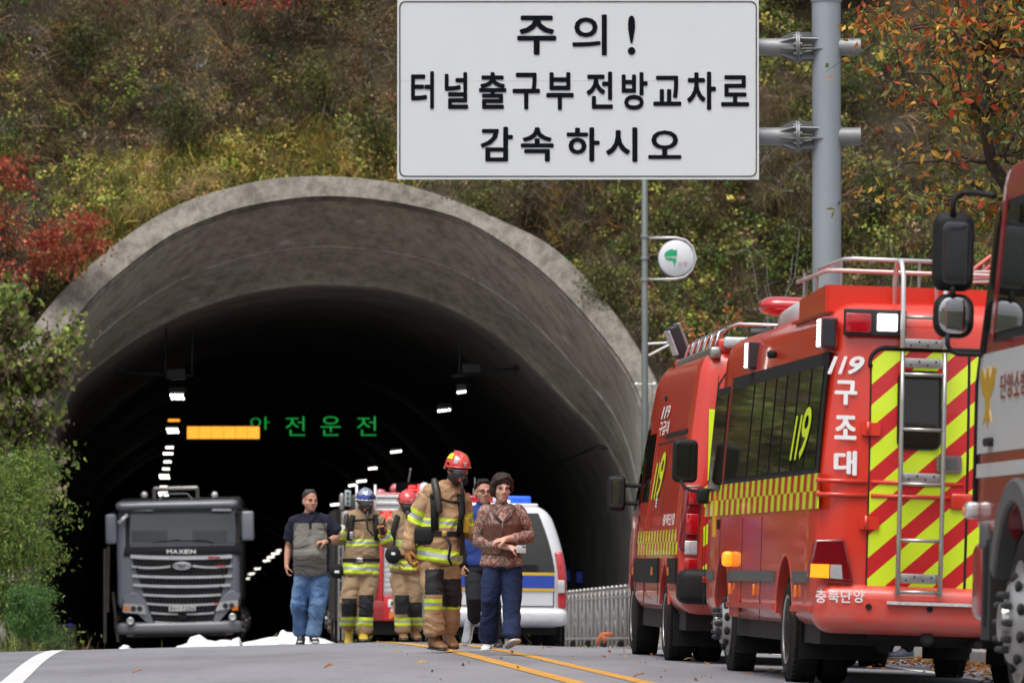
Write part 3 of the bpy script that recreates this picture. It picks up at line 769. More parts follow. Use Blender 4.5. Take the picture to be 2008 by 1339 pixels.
# bare saplings in front of the slope, right of the lamp post
for i, (bx, by, tips, lb) in enumerate([(1530, 760, [(1468, 490), (1500, 560), (1503, 515)], 'bare grey sapling with two forked stems behind the rescue vans'),
        (1520, 740, [(1568, 450), (1555, 500)], 'thin bare sapling leaning right behind the red beacon'),
        (1372, 700, [(1335, 610), (1385, 612), (1350, 640)], 'thin twig shrub with a few red leaves above the red van'),
        (1430, 690, [(1425, 590), (1445, 620), (1400, 630)], 'tiny twig shrub with orange leaves right of the floodlight'),
        (1590, 700, [(1583, 520), (1600, 560)], 'thin bare stem left of the big steel pole'),
        (1780, 640, [(1745, 470), (1790, 500), (1760, 540)], 'bare twiggy shrub behind the bus roof ladder')]):
    Dp = 92; B = at(bx, by, Dp); gz_ = hy(Dp)-.1; bs = Vector((B.x, Dp, gz_))
    t, pts = woody('sapling', lb, 'sapling', bs, [bs, (bs+B)/2, B], [at(tx, ty, Dp+random.uniform(-.3, .3)) for tx, ty in tips], .010, .009, bark=M_TWIG, group='bare saplings', wav=.03)
    k = {2: 60, 3: 45}.get(i, 0)
    if k:
        P = jit(pts, k, .03); Ls = rng.uniform(.06, .09, k); many_leaves('foliage', P, Ls, Ls*.7, np.array(CH)[rng.integers(0, 3, k)], t)
# leafy climber and shrubs at the left edge, nearer than the collar
def vol(n, boxes, D):
    out = []; ws = np.array([(b[2]-b[0])*(b[3]-b[1]) for b in boxes], float); ws /= ws.sum()
    for i in rng.choice(len(boxes), n, p=ws):
        b = boxes[i]; u, v = rng.random(2); out.append(at(b[0]+(b[2]-b[0])*u, b[1]+(b[3]-b[1])*v, D+rng.uniform(-1, 1)))
    return out
D = 90; bs = at(40, 1280, D); bs.z = hy(D)-.35
VC = [(.21, .26, .06), (.13, .18, .04), (.28, .34, .07), (.18, .14, .08), (.14, .10, .07), (.22, .16, .11), (.09, .13, .04)]
tg = vol(150, [(-80, 560, 45, 1000), (-60, 640, 30, 900), (20, 650, 150, 700), (20, 700, 128, 790), (0, 780, 125, 830), (0, 830, 118, 950), (-60, 950, 90, 1020)], D) + [at(158, 648, D), at(160, 690, D), at(148, 655, D), at(135, 735, D), at(128, 740, D), at(135, 815, D), at(138, 885, D), at(125, 720, D)]
t, pts = woody('climbing_vine', 'tangled vine with green and withered brown leaves over the left end of the collar', 'vine', bs, [bs, at(30, 1150, D), at(50, 1000, D), at(45, 850, D), at(60, 740, D), at(20, 650, D)], tg, .05, .012)
P = jit(pts, 9500, .10); n = len(P); Ls = rng.uniform(.07, .15, n); dv = fbm(P[:, 0]+3, P[:, 1], P[:, 2], 1.4, 2)
ci = np.where(dv > .46, rng.choice([0, 1, 2, 6, 1], n), rng.choice([3, 4, 5, 0, 1], n))
many_leaves('foliage', P, Ls, Ls*.75, np.array(VC)[ci]*1.25*rng.uniform(.7, 1.3, (n, 1)), t)
leaf_parts([Vector(p)+Vector((0, -.3, 0)) for p in jit([p for p in pts if -5 < 1004+(p.x+bs.x)*F/D < 170], 200, .05)], [leaf_mesh('leaf', .15, .115, c, 'heart') for c in VC], t)
D = 86; bs = at(20, 1290, D); bs.z = hy(D)-.35
tg = vol(90, [(-80, 880, 95, 1010), (-80, 1000, 108, 1120), (-80, 1120, 100, 1200), (60, 960, 105, 985)], D) + [at(118, 1010, D), at(122, 1085, D), at(112, 1075, D), at(125, 1090, D), at(110, 960, D), at(95, 1245, D), at(128, 1248, D)]
t, pts = woody('roadside_shrub', 'bushy bright green shrub at the left road edge below the vine', 'shrub', bs, [bs, at(15, 1200, D), at(10, 1080, D), at(20, 980, D)], tg, .05, .012)
P = jit(pts, 22000, .12); n = len(P); Ls = rng.uniform(.04, .10, n)
GC = np.array([(.22, .34, .06), (.15, .25, .05), (.30, .40, .08), (.10, .17, .05), (.24, .28, .08)])
many_leaves('foliage', P, Ls, Ls*.32, GC[rng.integers(0, 5, n)]*rng.uniform(.7, 1.3, (n, 1)), t)
# long grass and feathery conifer sprays at the foot of the shrub
n = 2600; P = np.stack([rng.uniform(-8.6, -5.9, n), rng.uniform(74, 82, n), np.zeros(n)], 1); P[:, 2] = [hy(y)-.22 for y in P[:, 1]]
P = P[(P[:, 0] < xc(P[:, 1])-4.4)]
n = len(P); dr = rng.normal(size=P.shape)*.35+np.array([.1, -.1, 1]); dr /= np.linalg.norm(dr, axis=1)[:, None]
joined('roadside_grass', [blades(P, dr, rng.uniform(.2, .75, n), rng.uniform(.008, .02, n), rng.uniform(.4, 1.6, n))], [pick(np.tile(wts(gr=3, ol=2, li=1.5, gy=.8), (n, 1)))], kind='stuff')
D = 78; bs = at(60, 1285, D); bs.z = hy(D)-.22
tg = vol(40, [(20, 1150, 92, 1250)], D) + [at(105, 1160, D), at(122, 1248, D), at(100, 1200, D), at(112, 1235, D)]
t, pts = woody('feathery_shrub', 'low feathery green shrub beside the white edge line', 'shrub', bs, [bs, at(55, 1230, D), at(60, 1170, D)], tg, .03, .008)
P = jit(pts, 9000, .05); n = len(P); Ls = rng.uniform(.04, .09, n)
many_leaves('foliage', P, Ls, Ls*.2, np.array([(.09, .20, .05), (.12, .25, .06), (.07, .15, .04)])[rng.integers(0, 3, n)]*rng.uniform(.7, 1.3, (n, 1)), t)
# a few rounded shrubs and leafy clumps that read singly on the slope
for i, (cx, cy, rx, ry, cset, lb) in enumerate([
        (1650, 190, 70, 60, 'g', 'dark green bush right of the big steel pole'), (1560, 470, 60, 60, 'g', 'pale green bush left of the pole above the red beacon'),
        (1420, 230, 0, 0, 'g', ''), (1345, 440, 60, 45, 'y', 'yellowish bush above the round town sign'), (1190, 560, 50, 60, 'y', 'olive bush beside the right shoulder of the collar'),
        (735, 270, 50, 60, 'g', 'dark green sapling clump at the left edge of the big sign'), (350, 235, 45, 50, 'g', 'dark green bush in the hollow of the brown slope'),
        (165, 90, 70, 60, 'g', 'green bush high on the left of the slope'), (930, 400, 45, 22, 'y', 'low green bush hanging over the right of the collar'),
        (1710, 380, 45, 60, 'g', 'green bush between the pole and the cherry tree'), (620, 150, 60, 50, 'y', 'pale olive bush near the top of the slope'), (1030, 400, 55, 40, 'b', 'brown dry bush under the lower left of the big sign')]):
    if not rx: continue
    X0 = at(cx, cy, 113); Dh = float(hillD(np.array([X0.x]), np.array([X0.z]))[0]); bs = at(cx, cy+ry*.7, Dh)
    tg = [at(cx+math.cos(a)*rx*r, cy+math.sin(a)*ry*r, Dh-.7+random.uniform(-.5, .4)) for a, r in [(random.uniform(0, 6.28), random.random()**.5) for _ in range(26)]]
    t, pts = woody('hill_bush', lb, 'bush', bs, [bs, at(cx, cy+ry*.3, Dh-.4), at(cx, cy-ry*.2, Dh-.6)], tg, .03, .01, group='bushes on the hill')
    P = jit(pts, 1300, .16); n = len(P); Ls = rng.uniform(.04, .09, n)
    cs = {'g': np.concatenate([GC*.36, [[.12, .085, .045], [.10, .11, .03]]]), 'y': np.array([(.13, .14, .04), (.17, .18, .05), (.09, .10, .03), (.2, .17, .06)]), 'b': np.array([(.12, .085, .05), (.08, .06, .04), (.16, .12, .07)])}[cset]
    many_leaves('foliage', P, Ls, Ls*.6, cs[rng.integers(0, len(cs), n)]*rng.uniform(.6, 1.3, (n, 1)), t)

# ============================================================ VEHICLES
def clamp(v, a=0.0, b=1.0): return max(a, min(b, v))
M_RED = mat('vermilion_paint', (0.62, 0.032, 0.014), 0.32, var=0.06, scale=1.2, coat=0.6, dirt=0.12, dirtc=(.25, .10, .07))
M_DRED = mat('deep_red_paint', (0.30, 0.010, 0.014), 0.28, var=0.05, scale=1, coat=0.8, dirt=0.1)
M_WPT = mat('white_vehicle_paint', (0.62, 0.64, 0.67), 0.3, var=0.03, scale=1, coat=0.6, dirt=0.12, dirtc=(.35, .33, .3))
M_GPT = mat('graphite_truck_paint', (0.17, 0.19, 0.23), 0.35, var=0.06, scale=1.5, coat=0.4, dirt=0.35, dirtc=(.17, .16, .145))
M_PLA = mat('black_plastic', (0.010, 0.010, 0.011), 0.6, spec=.25, var=0.15, scale=6, bump=0.1, bscale=120)
M_GRY = mat('grey_plastic', (0.075, 0.075, 0.075), 0.6, var=0.12, scale=6)
M_UND = mat('dirty_underbody', (0.012, 0.011, 0.010), 0.85, var=0.4, scale=5)
M_TYR = mat('tyre_rubber', (0.014, 0.013, 0.012), 0.9, spec=.2, var=0.25, scale=10, bump=0.4, bscale=30, dirt=0.25, dirtc=(.06, .055, .05))
M_ALU = mat('wheel_metal', (0.42, 0.42, 0.42), 0.38, 0.75, var=0.15, scale=6, dirt=0.35)
M_CHR = mat('chrome', (0.62, 0.63, 0.65), 0.18, 1.0, var=0.03)
M_STL = mat('brushed_steel', (0.45, 0.44, 0.43), 0.35, 0.9, var=0.1, scale=12, dirt=0.2)
M_GLS = mat('dark_tinted_glass', (0.012, 0.013, 0.010), 0.03, var=0.2, spec=0.55)
M_WSG = mat('windscreen_glass', (0.022, 0.030, 0.034), 0.10, var=0.25, scale=0.8, spec=0.7, coat=0.4)
M_MIR = mat('mirror_glass', (0.55, 0.57, 0.60), 0.03, 1.0, var=0)
M_FY = mat('fluorescent_yellow_tape', (0.62, 0.82, 0.02), 0.4, var=0.06, scale=5)
M_FR = mat('red_tape', (0.58, 0.014, 0.016), 0.35, var=0.06, scale=5)
M_WTX = mat('white_lettering', (0.78, 0.78, 0.78), 0.5, var=0.04)
M_LRED = mat('red_lens', (0.42, 0.006, 0.012), 0.12, var=0.15, scale=14, coat=1)
M_LDRK = mat('dark_red_lens', (0.16, 0.004, 0.008), 0.10, var=0.1, scale=14, coat=1)
M_LCLR = mat('clear_lens', (0.55, 0.56, 0.57), 0.10, 0.3, var=0.15, scale=20, coat=1)
M_LAMB = mat('lit_amber_lens', (1.0, 0.30, 0.015), 0.2, var=0.15, scale=30, emit=0.75)
M_LWHT = mat('lit_white_lens', (1.0, 0.95, 0.80), 0.2, var=0.1, scale=40, emit=1.1)
M_ORG = mat('orange_reflector', (0.75, 0.20, 0.02), 0.2, var=0.1, coat=1)
M_GOLD = mat('gold_tape', (0.62, 0.36, 0.02), 0.4, var=0.1)
M_BLUT = mat('blue_tape', (0.02, 0.06, 0.36), 0.4, var=0.05)
def dust_and_road_sheen(m, top, tint, amt):
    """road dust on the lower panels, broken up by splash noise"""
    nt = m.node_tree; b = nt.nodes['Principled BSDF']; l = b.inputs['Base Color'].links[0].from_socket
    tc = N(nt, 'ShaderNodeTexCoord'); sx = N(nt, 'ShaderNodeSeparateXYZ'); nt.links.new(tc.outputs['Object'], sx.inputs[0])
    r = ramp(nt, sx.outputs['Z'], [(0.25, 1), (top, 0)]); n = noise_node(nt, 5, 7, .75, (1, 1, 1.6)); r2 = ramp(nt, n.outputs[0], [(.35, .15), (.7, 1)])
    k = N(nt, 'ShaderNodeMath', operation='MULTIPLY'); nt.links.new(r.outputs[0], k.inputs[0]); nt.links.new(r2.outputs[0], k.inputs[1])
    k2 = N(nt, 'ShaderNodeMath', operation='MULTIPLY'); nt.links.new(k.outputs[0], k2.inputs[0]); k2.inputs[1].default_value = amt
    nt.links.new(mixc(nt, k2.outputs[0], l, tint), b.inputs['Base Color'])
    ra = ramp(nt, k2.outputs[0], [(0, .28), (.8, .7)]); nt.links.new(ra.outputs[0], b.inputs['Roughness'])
dust_and_road_sheen(M_RED, .95, (.30, .20, .17), .75); dust_and_road_sheen(M_WPT, .9, (.30, .28, .25), .6); dust_and_road_sheen(M_GPT, 1.0, (.20, .18, .155), .8)  # the red tint is dust plus the road's pale reflection painted on the skirt
def stripes_mat(name, a, b, per, duty, c1, c2, off=0):
    m, nt, bs = nodes_of(name); tc = N(nt, 'ShaderNodeTexCoord'); sx = N(nt, 'ShaderNodeSeparateXYZ'); nt.links.new(tc.outputs['Object'], sx.inputs[0])
    def mt(op, *v):
        n = N(nt, 'ShaderNodeMath', operation=op)
        for i, q in enumerate(v):
            if hasattr(q, 'links'): nt.links.new(q, n.inputs[i])
            else: n.inputs[i].default_value = q
        return n.outputs[0]
    v = mt('ADD', mt('MULTIPLY', sx.outputs['X'], a), mt('MULTIPLY', sx.outputs['Z'], b))
    f = mt('LESS_THAN', mt('FRACT', mt('DIVIDE', mt('ADD', v, 10*per+off), per)), duty)
    nt.links.new(mixc(nt, f, c1, c2), bs.inputs['Base Color']); bs.inputs['Roughness'].default_value = 0.38; bs.inputs['Coat Weight'].default_value = 0.3
    return m
def checker_mat(name, cell_y, cell_z, z0, c1, c2):
    m, nt, bs = nodes_of(name); tc = N(nt, 'ShaderNodeTexCoord'); mp = N(nt, 'ShaderNodeMapping')
    mp.inputs['Scale'].default_value = (0, 1/cell_y, 1/cell_z); mp.inputs['Location'].default_value = (0.5, 0.5, -z0/cell_z+20)
    ck = N(nt, 'ShaderNodeTexChecker'); ck.inputs['Scale'].default_value = 1.0
    ck.inputs['Color1'].default_value = (*c1, 1); ck.inputs['Color2'].default_value = (*c2, 1)
    nt.links.new(tc.outputs['Object'], mp.inputs[0]); nt.links.new(mp.outputs[0], ck.inputs[0]); nt.links.new(ck.outputs[0], bs.inputs['Base Color'])
    bs.inputs['Roughness'].default_value = 0.35; bs.inputs['Coat Weight'].default_value = 0.4; return m
CY = (0.62, 0.80, 0.02); CRD = (0.52, 0.012, 0.014)
M_CHEV = stripes_mat('chevron_tape', -0.9, 1.0, 0.305, 0.52, CRD, CY, 0.02)
M_CHEV2 = stripes_mat('chevron_tape_van', -0.75, 1.0, 0.34, 0.5, CRD, CY, 0.10)
def wheel(par, x, y, z, r, w, side, kind='steel', dual=False):
    """side: -1 left; x is the outer face"""
    s = side; prof = [(r*.60, 0), (r*.64, .0), (r*.80, .012), (r*.95, -.012), (r, -.045), (r, -w+.045), (r*.95, -w+.012), (r*.80, -w), (r*.6, -w)]
    m = MB(); m.lathe([(a, x+s*b) for a, b in prof], (0, y, z), 'x', 40)
    if dual: m.lathe([(a, x+s*(b-w-.03)) for a, b in prof], (0, y, z), 'x', 32)
    t = m.build('wheel', M_TYR, par, auto=30)
    n = 46; m = MB()
    for k in range(n):            # tread blocks at the shoulders
        a = 2*PI*k/n; u = Matrix.Rotation(a, 3, 'X')
        for xo in (-.03, -w*.36, -w*.66, -w+.03):
            pts = [u @ Vector((0, (r-.004)*math.sin(da)+0, (r-.004+dr)*math.cos(da))) for da, dr in ((-.045, 0), (.045, 0), (.045, .010), (-.045, .010))]
            vs = []
            for q in pts: vs += [(x+s*(xo-.02), y+q.y, z+q.z), (x+s*(xo+.02), y+q.y, z+q.z)]
            m.add(vs, [(0, 2, 4, 6), (1, 7, 5, 3), (4, 5, 7, 6), (0, 6, 7, 1), (2, 3, 5, 4)])
    m.build('tread', M_TYR, t, kind='stuff')
    m = MB()
    if kind == 'alloy':
        m.lathe([(r*.63, x-s*.002), (r*.66, x+s*.008), (r*.60, x+s*.004), (r*.56, x-s*.05), (r*.1, x-s*.075), (0.001, x-s*.075)], (0, y, z), 'x', 32)
        for k in range(10):
            a = 2*PI*k/10; c = Vector((0, math.sin(a), math.cos(a)))
            m.tube([(x-s*.03, y+c.y*r*.12, z+c.z*r*.12), (x-s*.018, y+c.y*r*.60, z+c.z*r*.60)], [.03, .018], 6)
    elif kind == 'dish':
        m.lathe([(r*.63, x), (r*.66, x+s*.008), (r*.60, x+s*.002), (r*.55, x-s*.10), (r*.34, x-s*.13), (r*.30, x-s*.06), (r*.16, x-s*.05), (.001, x-s*.05)], (0, y, z), 'x', 36)
    else:
        m.lathe([(r*.63, x), (r*.66, x+s*.01), (r*.60, x+s*.012), (r*.54, x+s*.0), (r*.40, x+s*.07), (r*.22, x+s*.085), (r*.20, x+s*.12), (r*.10, x+s*.13), (.001, x+s*.13)], (0, y, z), 'x', 40)
    rim = m.build('rim', M_ALU, t, auto=35)
    if kind != 'alloy':
        m = MB(); rb = r*(.30 if kind != 'dish' else .25); xo = x + s*(.085 if kind != 'dish' else -.05)
        for k in range(10 if kind == 'big' else 6):
            a = 2*PI*(k+.5)/(10 if kind == 'big' else 6); q = (y+math.sin(a)*rb, z+math.cos(a)*rb)
            m.tube([(xo-s*.03, *q), (xo+s*.03, *q), (xo+s*.05, *q)], [.021, .021, .012], 6)
        m.build('wheel_nut', M_DKST if kind == 'big' else M_ALU, t, kind='stuff')
        if kind == 'big':
            m = MB()
            for k in range(10):
                a = 2*PI*k/10; rr = r*.47; c = Vector((x+s*.042, y+math.sin(a)*rr, z+math.cos(a)*rr))
                m.ball(c, (.022, .035, .035), 10, 6)
            m.build('rim_hole', M_UND, t, kind='stuff')
    return t
def poly_side(mb, pts, th=0.012, sgn=-1): mb.slab([tuple(p) for p in pts], (sgn*th, 0, 0)); return mb

# ------------------------------------------------ rescue bus
bf = Frame(3.12, 40.0, road_z(2.95, 41.5)-0.005, math.atan(0.077), 0.032)
bus = thing('rescue_bus', 'red rescue minibus with yellow chevrons, a rear ladder and a roof rack', 'minibus', bf)
BW = 1.02
def bus_x(z): return BW - 0.075*clamp((z-1.25)/1.2)**1.3
def bus_def(x, y, z):
    x *= bus_x(z)/BW
    t = clamp((z-1.0)/1.7)
    if y < 1.2: y += 0.12*t*t*(1-clamp(y/1.2))
    if y > 5.8: y -= 0.5*clamp((z-1.3)/1.4)**1.2*clamp((y-5.8)/1.3)
    z += 0.03*(1-(x/BW)**2)*clamp((z-2.3)/.3)
    return (x, y, z)
m = MB(); m.rbox((0, 3.55, 1.55), (2*BW, 7.1, 2.30), (.20, .22, .20), 5, (2, 14, 10), bus_def)
body = m.build('body', [M_RED, M_UND], bus, auto=28)
RWY, FWY = 1.75, 5.80
c = MB()
for yy in (RWY, FWY):
    c.lathe([(0.50, -1.3), (0.50, 1.3)], (0, yy, 0.42), 'x', 36)
cut(body, c); body.data.set_sharp_from_angle(angle=math.radians(32))
m = MB(); m.box(-.93, .93, 0.35, 6.9, .30, .52); m.build('underbody', M_UND, bus)
for sx in (-1, 1):
    wheel(bus, sx*0.985, RWY, 0.385, 0.385, 0.20, sx, 'dish', dual=True)
    wheel(bus, sx*0.945, FWY, 0.385, 0.385, 0.20, sx, 'big')
    m = MB(); m.tube([(sx*1.008, RWY+.515*math.cos(a), .42+.515*math.sin(a)) for a in [math.radians(9+162*i/24) for i in range(25)]], [(.016, .02)]*25, 6)
    m.build('wheel_arch_lip', M_RED, bus, auto=30)
for sx in (-1, 1):
    m = MB(); m.slab([(sx*.96, 1.22, .18), (sx*.40, 1.22, .18), (sx*.40, 1.20, .46), (sx*.96, 1.20, .46)], (0, .015, 0)); m.build('mudflap', M_PLA, bus)
    m = MB(); m.slab([(sx*.93, 5.32, .16), (sx*.55, 5.32, .16), (sx*.55, 5.32, .44), (sx*.93, 5.32, .44)], (0, .015, 0)); m.build('mudflap', M_PLA, bus)
m = MB(); m.box(-.6, .6, .25, .55, .34, .40); m.tube([(.15, .02, .33), (.15, .4, .33)], .03, 8); m.lathe([(.05, -.0), (.03, -.03)], (-.22, .0, .36), 'y', 12); m.build('exhaust_pipe', M_UND, bus)
def RP(px, py, y=0.0): p = bf.hit(px, py, 'y', y); return p.x, p.z
# rear bumper
m = MB(); m.rbox((0, .08, .56), (2.05, .34, .36), (.14, .16, .12), 5, (2, 1, 1)); m.build('rear_bumper', M_RED, bus, smooth=True)
def bus_ry(z): return 0.12*clamp((z-1.0)/1.7)**2          # rear face offset
def rear_quad(px0, py0, px1, py1, off):
    (x0, z0), (x1, z1) = RP(px0, py1), RP(px1, py0)
    return x0, x1, z0, z1
# rear doors: two leaves with chevron tape
x0, z0 = RP(1699, 1165); x1, z1 = RP(1901, 690)
def plate(name, mt, X0, X1, Z0, Z1, lift, th=.012, rad=0.0, par=bus, k=5, ryf=bus_ry):
    pts = []
    if rad:
        for cx, cz, a0 in ((X1-rad, Z0+rad, -90), (X1-rad, Z1-rad, 0), (X0+rad, Z1-rad, 90), (X0+rad, Z0+rad, 180)):
            for i in range(k+1):
                a = math.radians(a0+90*i/k); pts.append((cx+rad*math.cos(a), cz+rad*math.sin(a)))
    else: pts = [(X0, Z0), (X1, Z0), (X1, Z1), (X0, Z1)]
    n = len(pts); F_ = [(x, ryf(z)-lift-th, z) for x, z in pts]; B_ = [(x, ryf(z)-lift+.006, z) for x, z in pts]
    m = MB()
    if rad or (Z1-Z0) < .3: m.add(F_+B_, [list(range(n)), list(range(n, 2*n))[::-1]] + [(i, n+i, n+(i+1) % n, (i+1) % n) for i in range(n)])
    else:
        ks = 8
        for i in range(ks):
            za, zb = Z0+(Z1-Z0)*i/ks, Z0+(Z1-Z0)*(i+1)/ks
            m.add([(X0, ryf(za)-lift-th, za), (X1, ryf(za)-lift-th, za), (X1, ryf(zb)-lift-th, zb), (X0, ryf(zb)-lift-th, zb)], [(0, 1, 2, 3)])
    return m.build(name, mt, par, recalc=bool(rad or (Z1-Z0) < .3))
dz1 = z1 - .01
door = None
for (a, b) in ((x0, x1), (x1+.02, x1+.02+(x1-x0))):
    d = plate('rear_door', M_CHEV, a, b, z0, dz1, .004, .010)
    if door is None: door = d
m = MB(); e = .012
frame_pts = [(x0-.012, bus_ry(z0+.2)-.008, z0+.02), (x0-.012, bus_ry(1.5)-.008, 1.4), (x0-.012, bus_ry(2.1)-.01, z1-.12)]
for i in range(7):
    a = PI - PI/2*i/6; frame_pts.append((x0+.10+.112*math.cos(a), bus_ry(z1)-.012, z1-.10+.112*math.sin(a)))
frame_pts += [(x1+.4, bus_ry(z1)-.012, z1+.012), (x1+.01+(x1-x0), bus_ry(z1)-.012, z1+.012)]
m.tube(frame_pts[2:], .016, 8); m.build('door_gasket', M_PLA, bus, smooth=True)
m = MB(); m.tube([(x0-.006, bus_ry(z)-.010, z) for z in (z0, 1.0, 1.4, 1.8, z1-.11)], .006, 5); m.tube([(x1+.010, bus_ry(z)-.012, z) for z in (z0, 1.0, 1.4, 1.8, z1)], .009, 5); m.tube([(x0, bus_ry(z0)-.01, z0-.008), (x1*2-x0, bus_ry(z0)-.01, z0-.008)], .008, 5)
m.build('door_gap', M_UND, bus, kind='stuff')
wa, wb = RP(1758, 880); wc, wd = RP(1849, 728)
plate('rear_window', M_PLA, wa, wc, wb, wd, .016, .012, .06)
w2 = plate('rear_window_pane', M_GLS, wa+.022, wc-.022, wb+.022, wd-.022, .030, .004, .05)
for (p0, p1) in (((1689, 853), (1727, 829)), ((1684, 1037), (1723, 1013))):
    (a, b), (c_, d) = RP(*p0), RP(*p1); plate('hinge', M_RED, a, c_, b, d, .014, .02, .012, k=2)
    m = MB(); m.tube([(a+.045, bus_ry(b)-.035, b-.005), (a+.045, bus_ry(b)-.035, d+.005)], .014, 8); m.build('hinge_pin', M_RED, bus, smooth=True)
(a, b), (c_, d) = RP(1835, 926), RP(1885, 894); plate('door_handle', M_CHR, a, c_, b, d, .02, .022, .018)
plate('handle_recess', M_GRY, a+.05, c_-.03, b+.02, d-.02, .044, .004, .012)
for zz_px in (946, 973):
    zz = RP(1750, zz_px)[1]; m = MB(); a = RP(1600, 950)[0]
    for (u, v_) in ((a, x0-.02), (x0+.01, wa-.02 if False else x1-.02)): m.tube([(u, bus_ry(zz)-.012, zz), (v_, bus_ry(zz)-.012, zz)], .016, 8)
    m.build('body_rib', M_RED, bus, smooth=True)
(a, b), (c_, d) = RP(1862, 999), RP(1907, 968); m = MB(); m.rbox(((a+c_)/2, bus_ry(b)-.02, (b+d)/2), (c_-a, .05, d-b), .022, 4); m.build('latch_cover', M_RED, bus, smooth=True)
# ladder
LX = [RP(1762, 900)[0], RP(1845, 900)[0]]
M_RUST = M_STL
lz0, lz1, lzt = RP(1760, 1168)[1], RP(1760, 690)[1], RP(1765, 508)[1]
for x in LX:
    m = MB(); m.tube([(x, bus_ry(z)-.13, z) for z in (lz0, 1.0, 1.5, 2.0, lz1)], .0165, 8); m.build('ladder_rail', M_RUST, bus, smooth=True)
    top = [(x, bus_ry(2.35)-.11, lz1-.05+.08), (x+.004, bus_ry(2.5)-.10, 2.60), (x, .02, lzt-.12), (x-.005, .08, lzt-.02), (x-.01, .18, lzt), (x-.01, .30, lzt-.03), (x-.01, .36, lzt-.14), (x-.01, .36, 2.70)]
    m = MB(); m.tube(top, .018, 8); m.build('ladder_hook', mat('pale_metal', (.62, .60, .60), .35, .5, var=.06) , bus, smooth=True)
for py in (622, 735, 843, 950, 1060, 1161):
    zz = RP(1800, py)[1]; m = MB(); m.tube([(LX[0], bus_ry(zz)-.13 if zz < 2.3 else bus_ry(zz)-.10, zz), (LX[1], bus_ry(zz)-.13 if zz < 2.3 else bus_ry(zz)-.10, zz)], .013, 8); m.build('rung', M_RUST, bus, smooth=True)
for (pa, pb) in ((665, 683), (703, 722), (928, 946), (1125, 1144)):
    za, zb_ = RP(1800, pb)[1], RP(1800, pa)[1]; m = MB(); m.rbox(((LX[0]+LX[1])/2, bus_ry(za)-.105, (za+zb_)/2), (LX[1]-LX[0]-.03, .014, zb_-za), .004, 1)
    p = m.build('mounting_plate', M_STL, bus, auto=30); m = MB()
    for i in range(4): m.ball((LX[0]+.06+i*.06, bus_ry(za)-.114, (za+zb_)/2 + (.012 if i % 2 else -.012)), .008, 8, 5)
    m.build('bolt', M_DKST, p, kind='stuff')
# rear lights
def lens(name, mt, p0, p1, yy, th=.03, par=bus, fr=bf, rad=.01, ryf=bus_ry):
    a, b = fr.hit(*p0, 'y', yy), fr.hit(*p1, 'y', yy); m = MB()
    m.rbox(((a.x+b.x)/2, ryf((a.z+b.z)/2)-th/2-.004+yy, (a.z+b.z)/2), (abs(b.x-a.x), th+.02, abs(a.z-b.z)), rad, 3); return m.build(name, mt, par, smooth=False, auto=40)
lens('lamp_housing', M_DKST, (1657, 656), (1780, 608), 0, .05); lens('red_lamp', M_LRED, (1661, 650), (1712, 614), -.055, .02); lens('white_lamp', M_LWHT, (1723, 648), (1764, 615), -.055, .02)
m = MB(); pts = [RP(1582, 1130), RP(1672, 1141), RP(1655, 1056), RP(1597, 1057)]
m.slab([(x, bus_ry(z)-.055, z) for x, z in pts], (0, .09, 0)); tl = m.build('tail_lamp', M_LDRK, bus, bevel=.015)
m = MB(); pts = [RP(1586, 1131), RP(1623, 1133), RP(1624, 1106), RP(1588, 1105)]; m.slab([(x, -.062, z) for x, z in pts], (0, .02, 0)); m.build('indicator', M_LAMB, tl)
m = MB(); pts = [RP(1625, 1133), RP(1650, 1135), RP(1648, 1107), RP(1626, 1106)]; m.slab([(x, -.062, z) for x, z in pts], (0, .02, 0)); m.build('reversing_lamp', M_LCLR, tl)
(a, b), (c_, d) = RP(1735, 1183), RP(1912, 1172); m = MB(); m.box(a, a+1.3, -.13, .0, b-.004, b+.018); m.build('step_tread', mat('worn_step', (.55, .54, .53), .6, .3, var=.3, scale=40), bus)
for px in (1703, 1823): 
    x, z = RP(px, 1189 if px < 1800 else 1194, -.09); m = MB(); m.lathe([(.022, -.100), (.022, -.085), (.016, -.08)], (x, 0, z), 'y', 14); m.build('parking_sensor', M_PLA, bus)
# lettering on the rear
lift = (0, -.016, 0)
for ch, xa, xb, ya, yb in (('구', 1637, 1683, 746, 793), ('조', 1636, 1681, 815, 861), ('대', 1634, 1681, 884, 931)):
    (a, b), (c_, d) = RP(xa, yb), RP(xb, ya); m = MB(); lettering(m, ch, [(a, bus_ry(b), b), (c_, bus_ry(b), b), (c_, bus_ry(d), d), (a, bus_ry(d), d)], .045, lift=lift); m.build('letter', M_WTX, bus, recalc=False)
for ch, xa, xb in (('1', 1624, 1645), ('1', 1645, 1664), ('9', 1664, 1698)):
    (a, b), (c_, d) = RP(xa, 733), RP(xb, 698); m = MB(); lettering(m, ch, [(a, bus_ry(b), b), (c_, bus_ry(b), b), (c_, bus_ry(d), d), (a, bus_ry(d), d)], .05, .35, lift=lift); m.build('number', M_WTX, bus, recalc=False)
for i, ch in enumerate('충북단양'):
    xa = 1599+i*24.8; (a, b), (c_, d) = RP(xa, 1181, -.1), RP(xa+22, 1156, -.1); m = MB(); lettering(m, ch, [(a, -.094, b), (c_, -.094, b), (c_, -.094, d), (a, -.094, d)], .018); m.build('letter', M_WTX, bus, recalc=False)
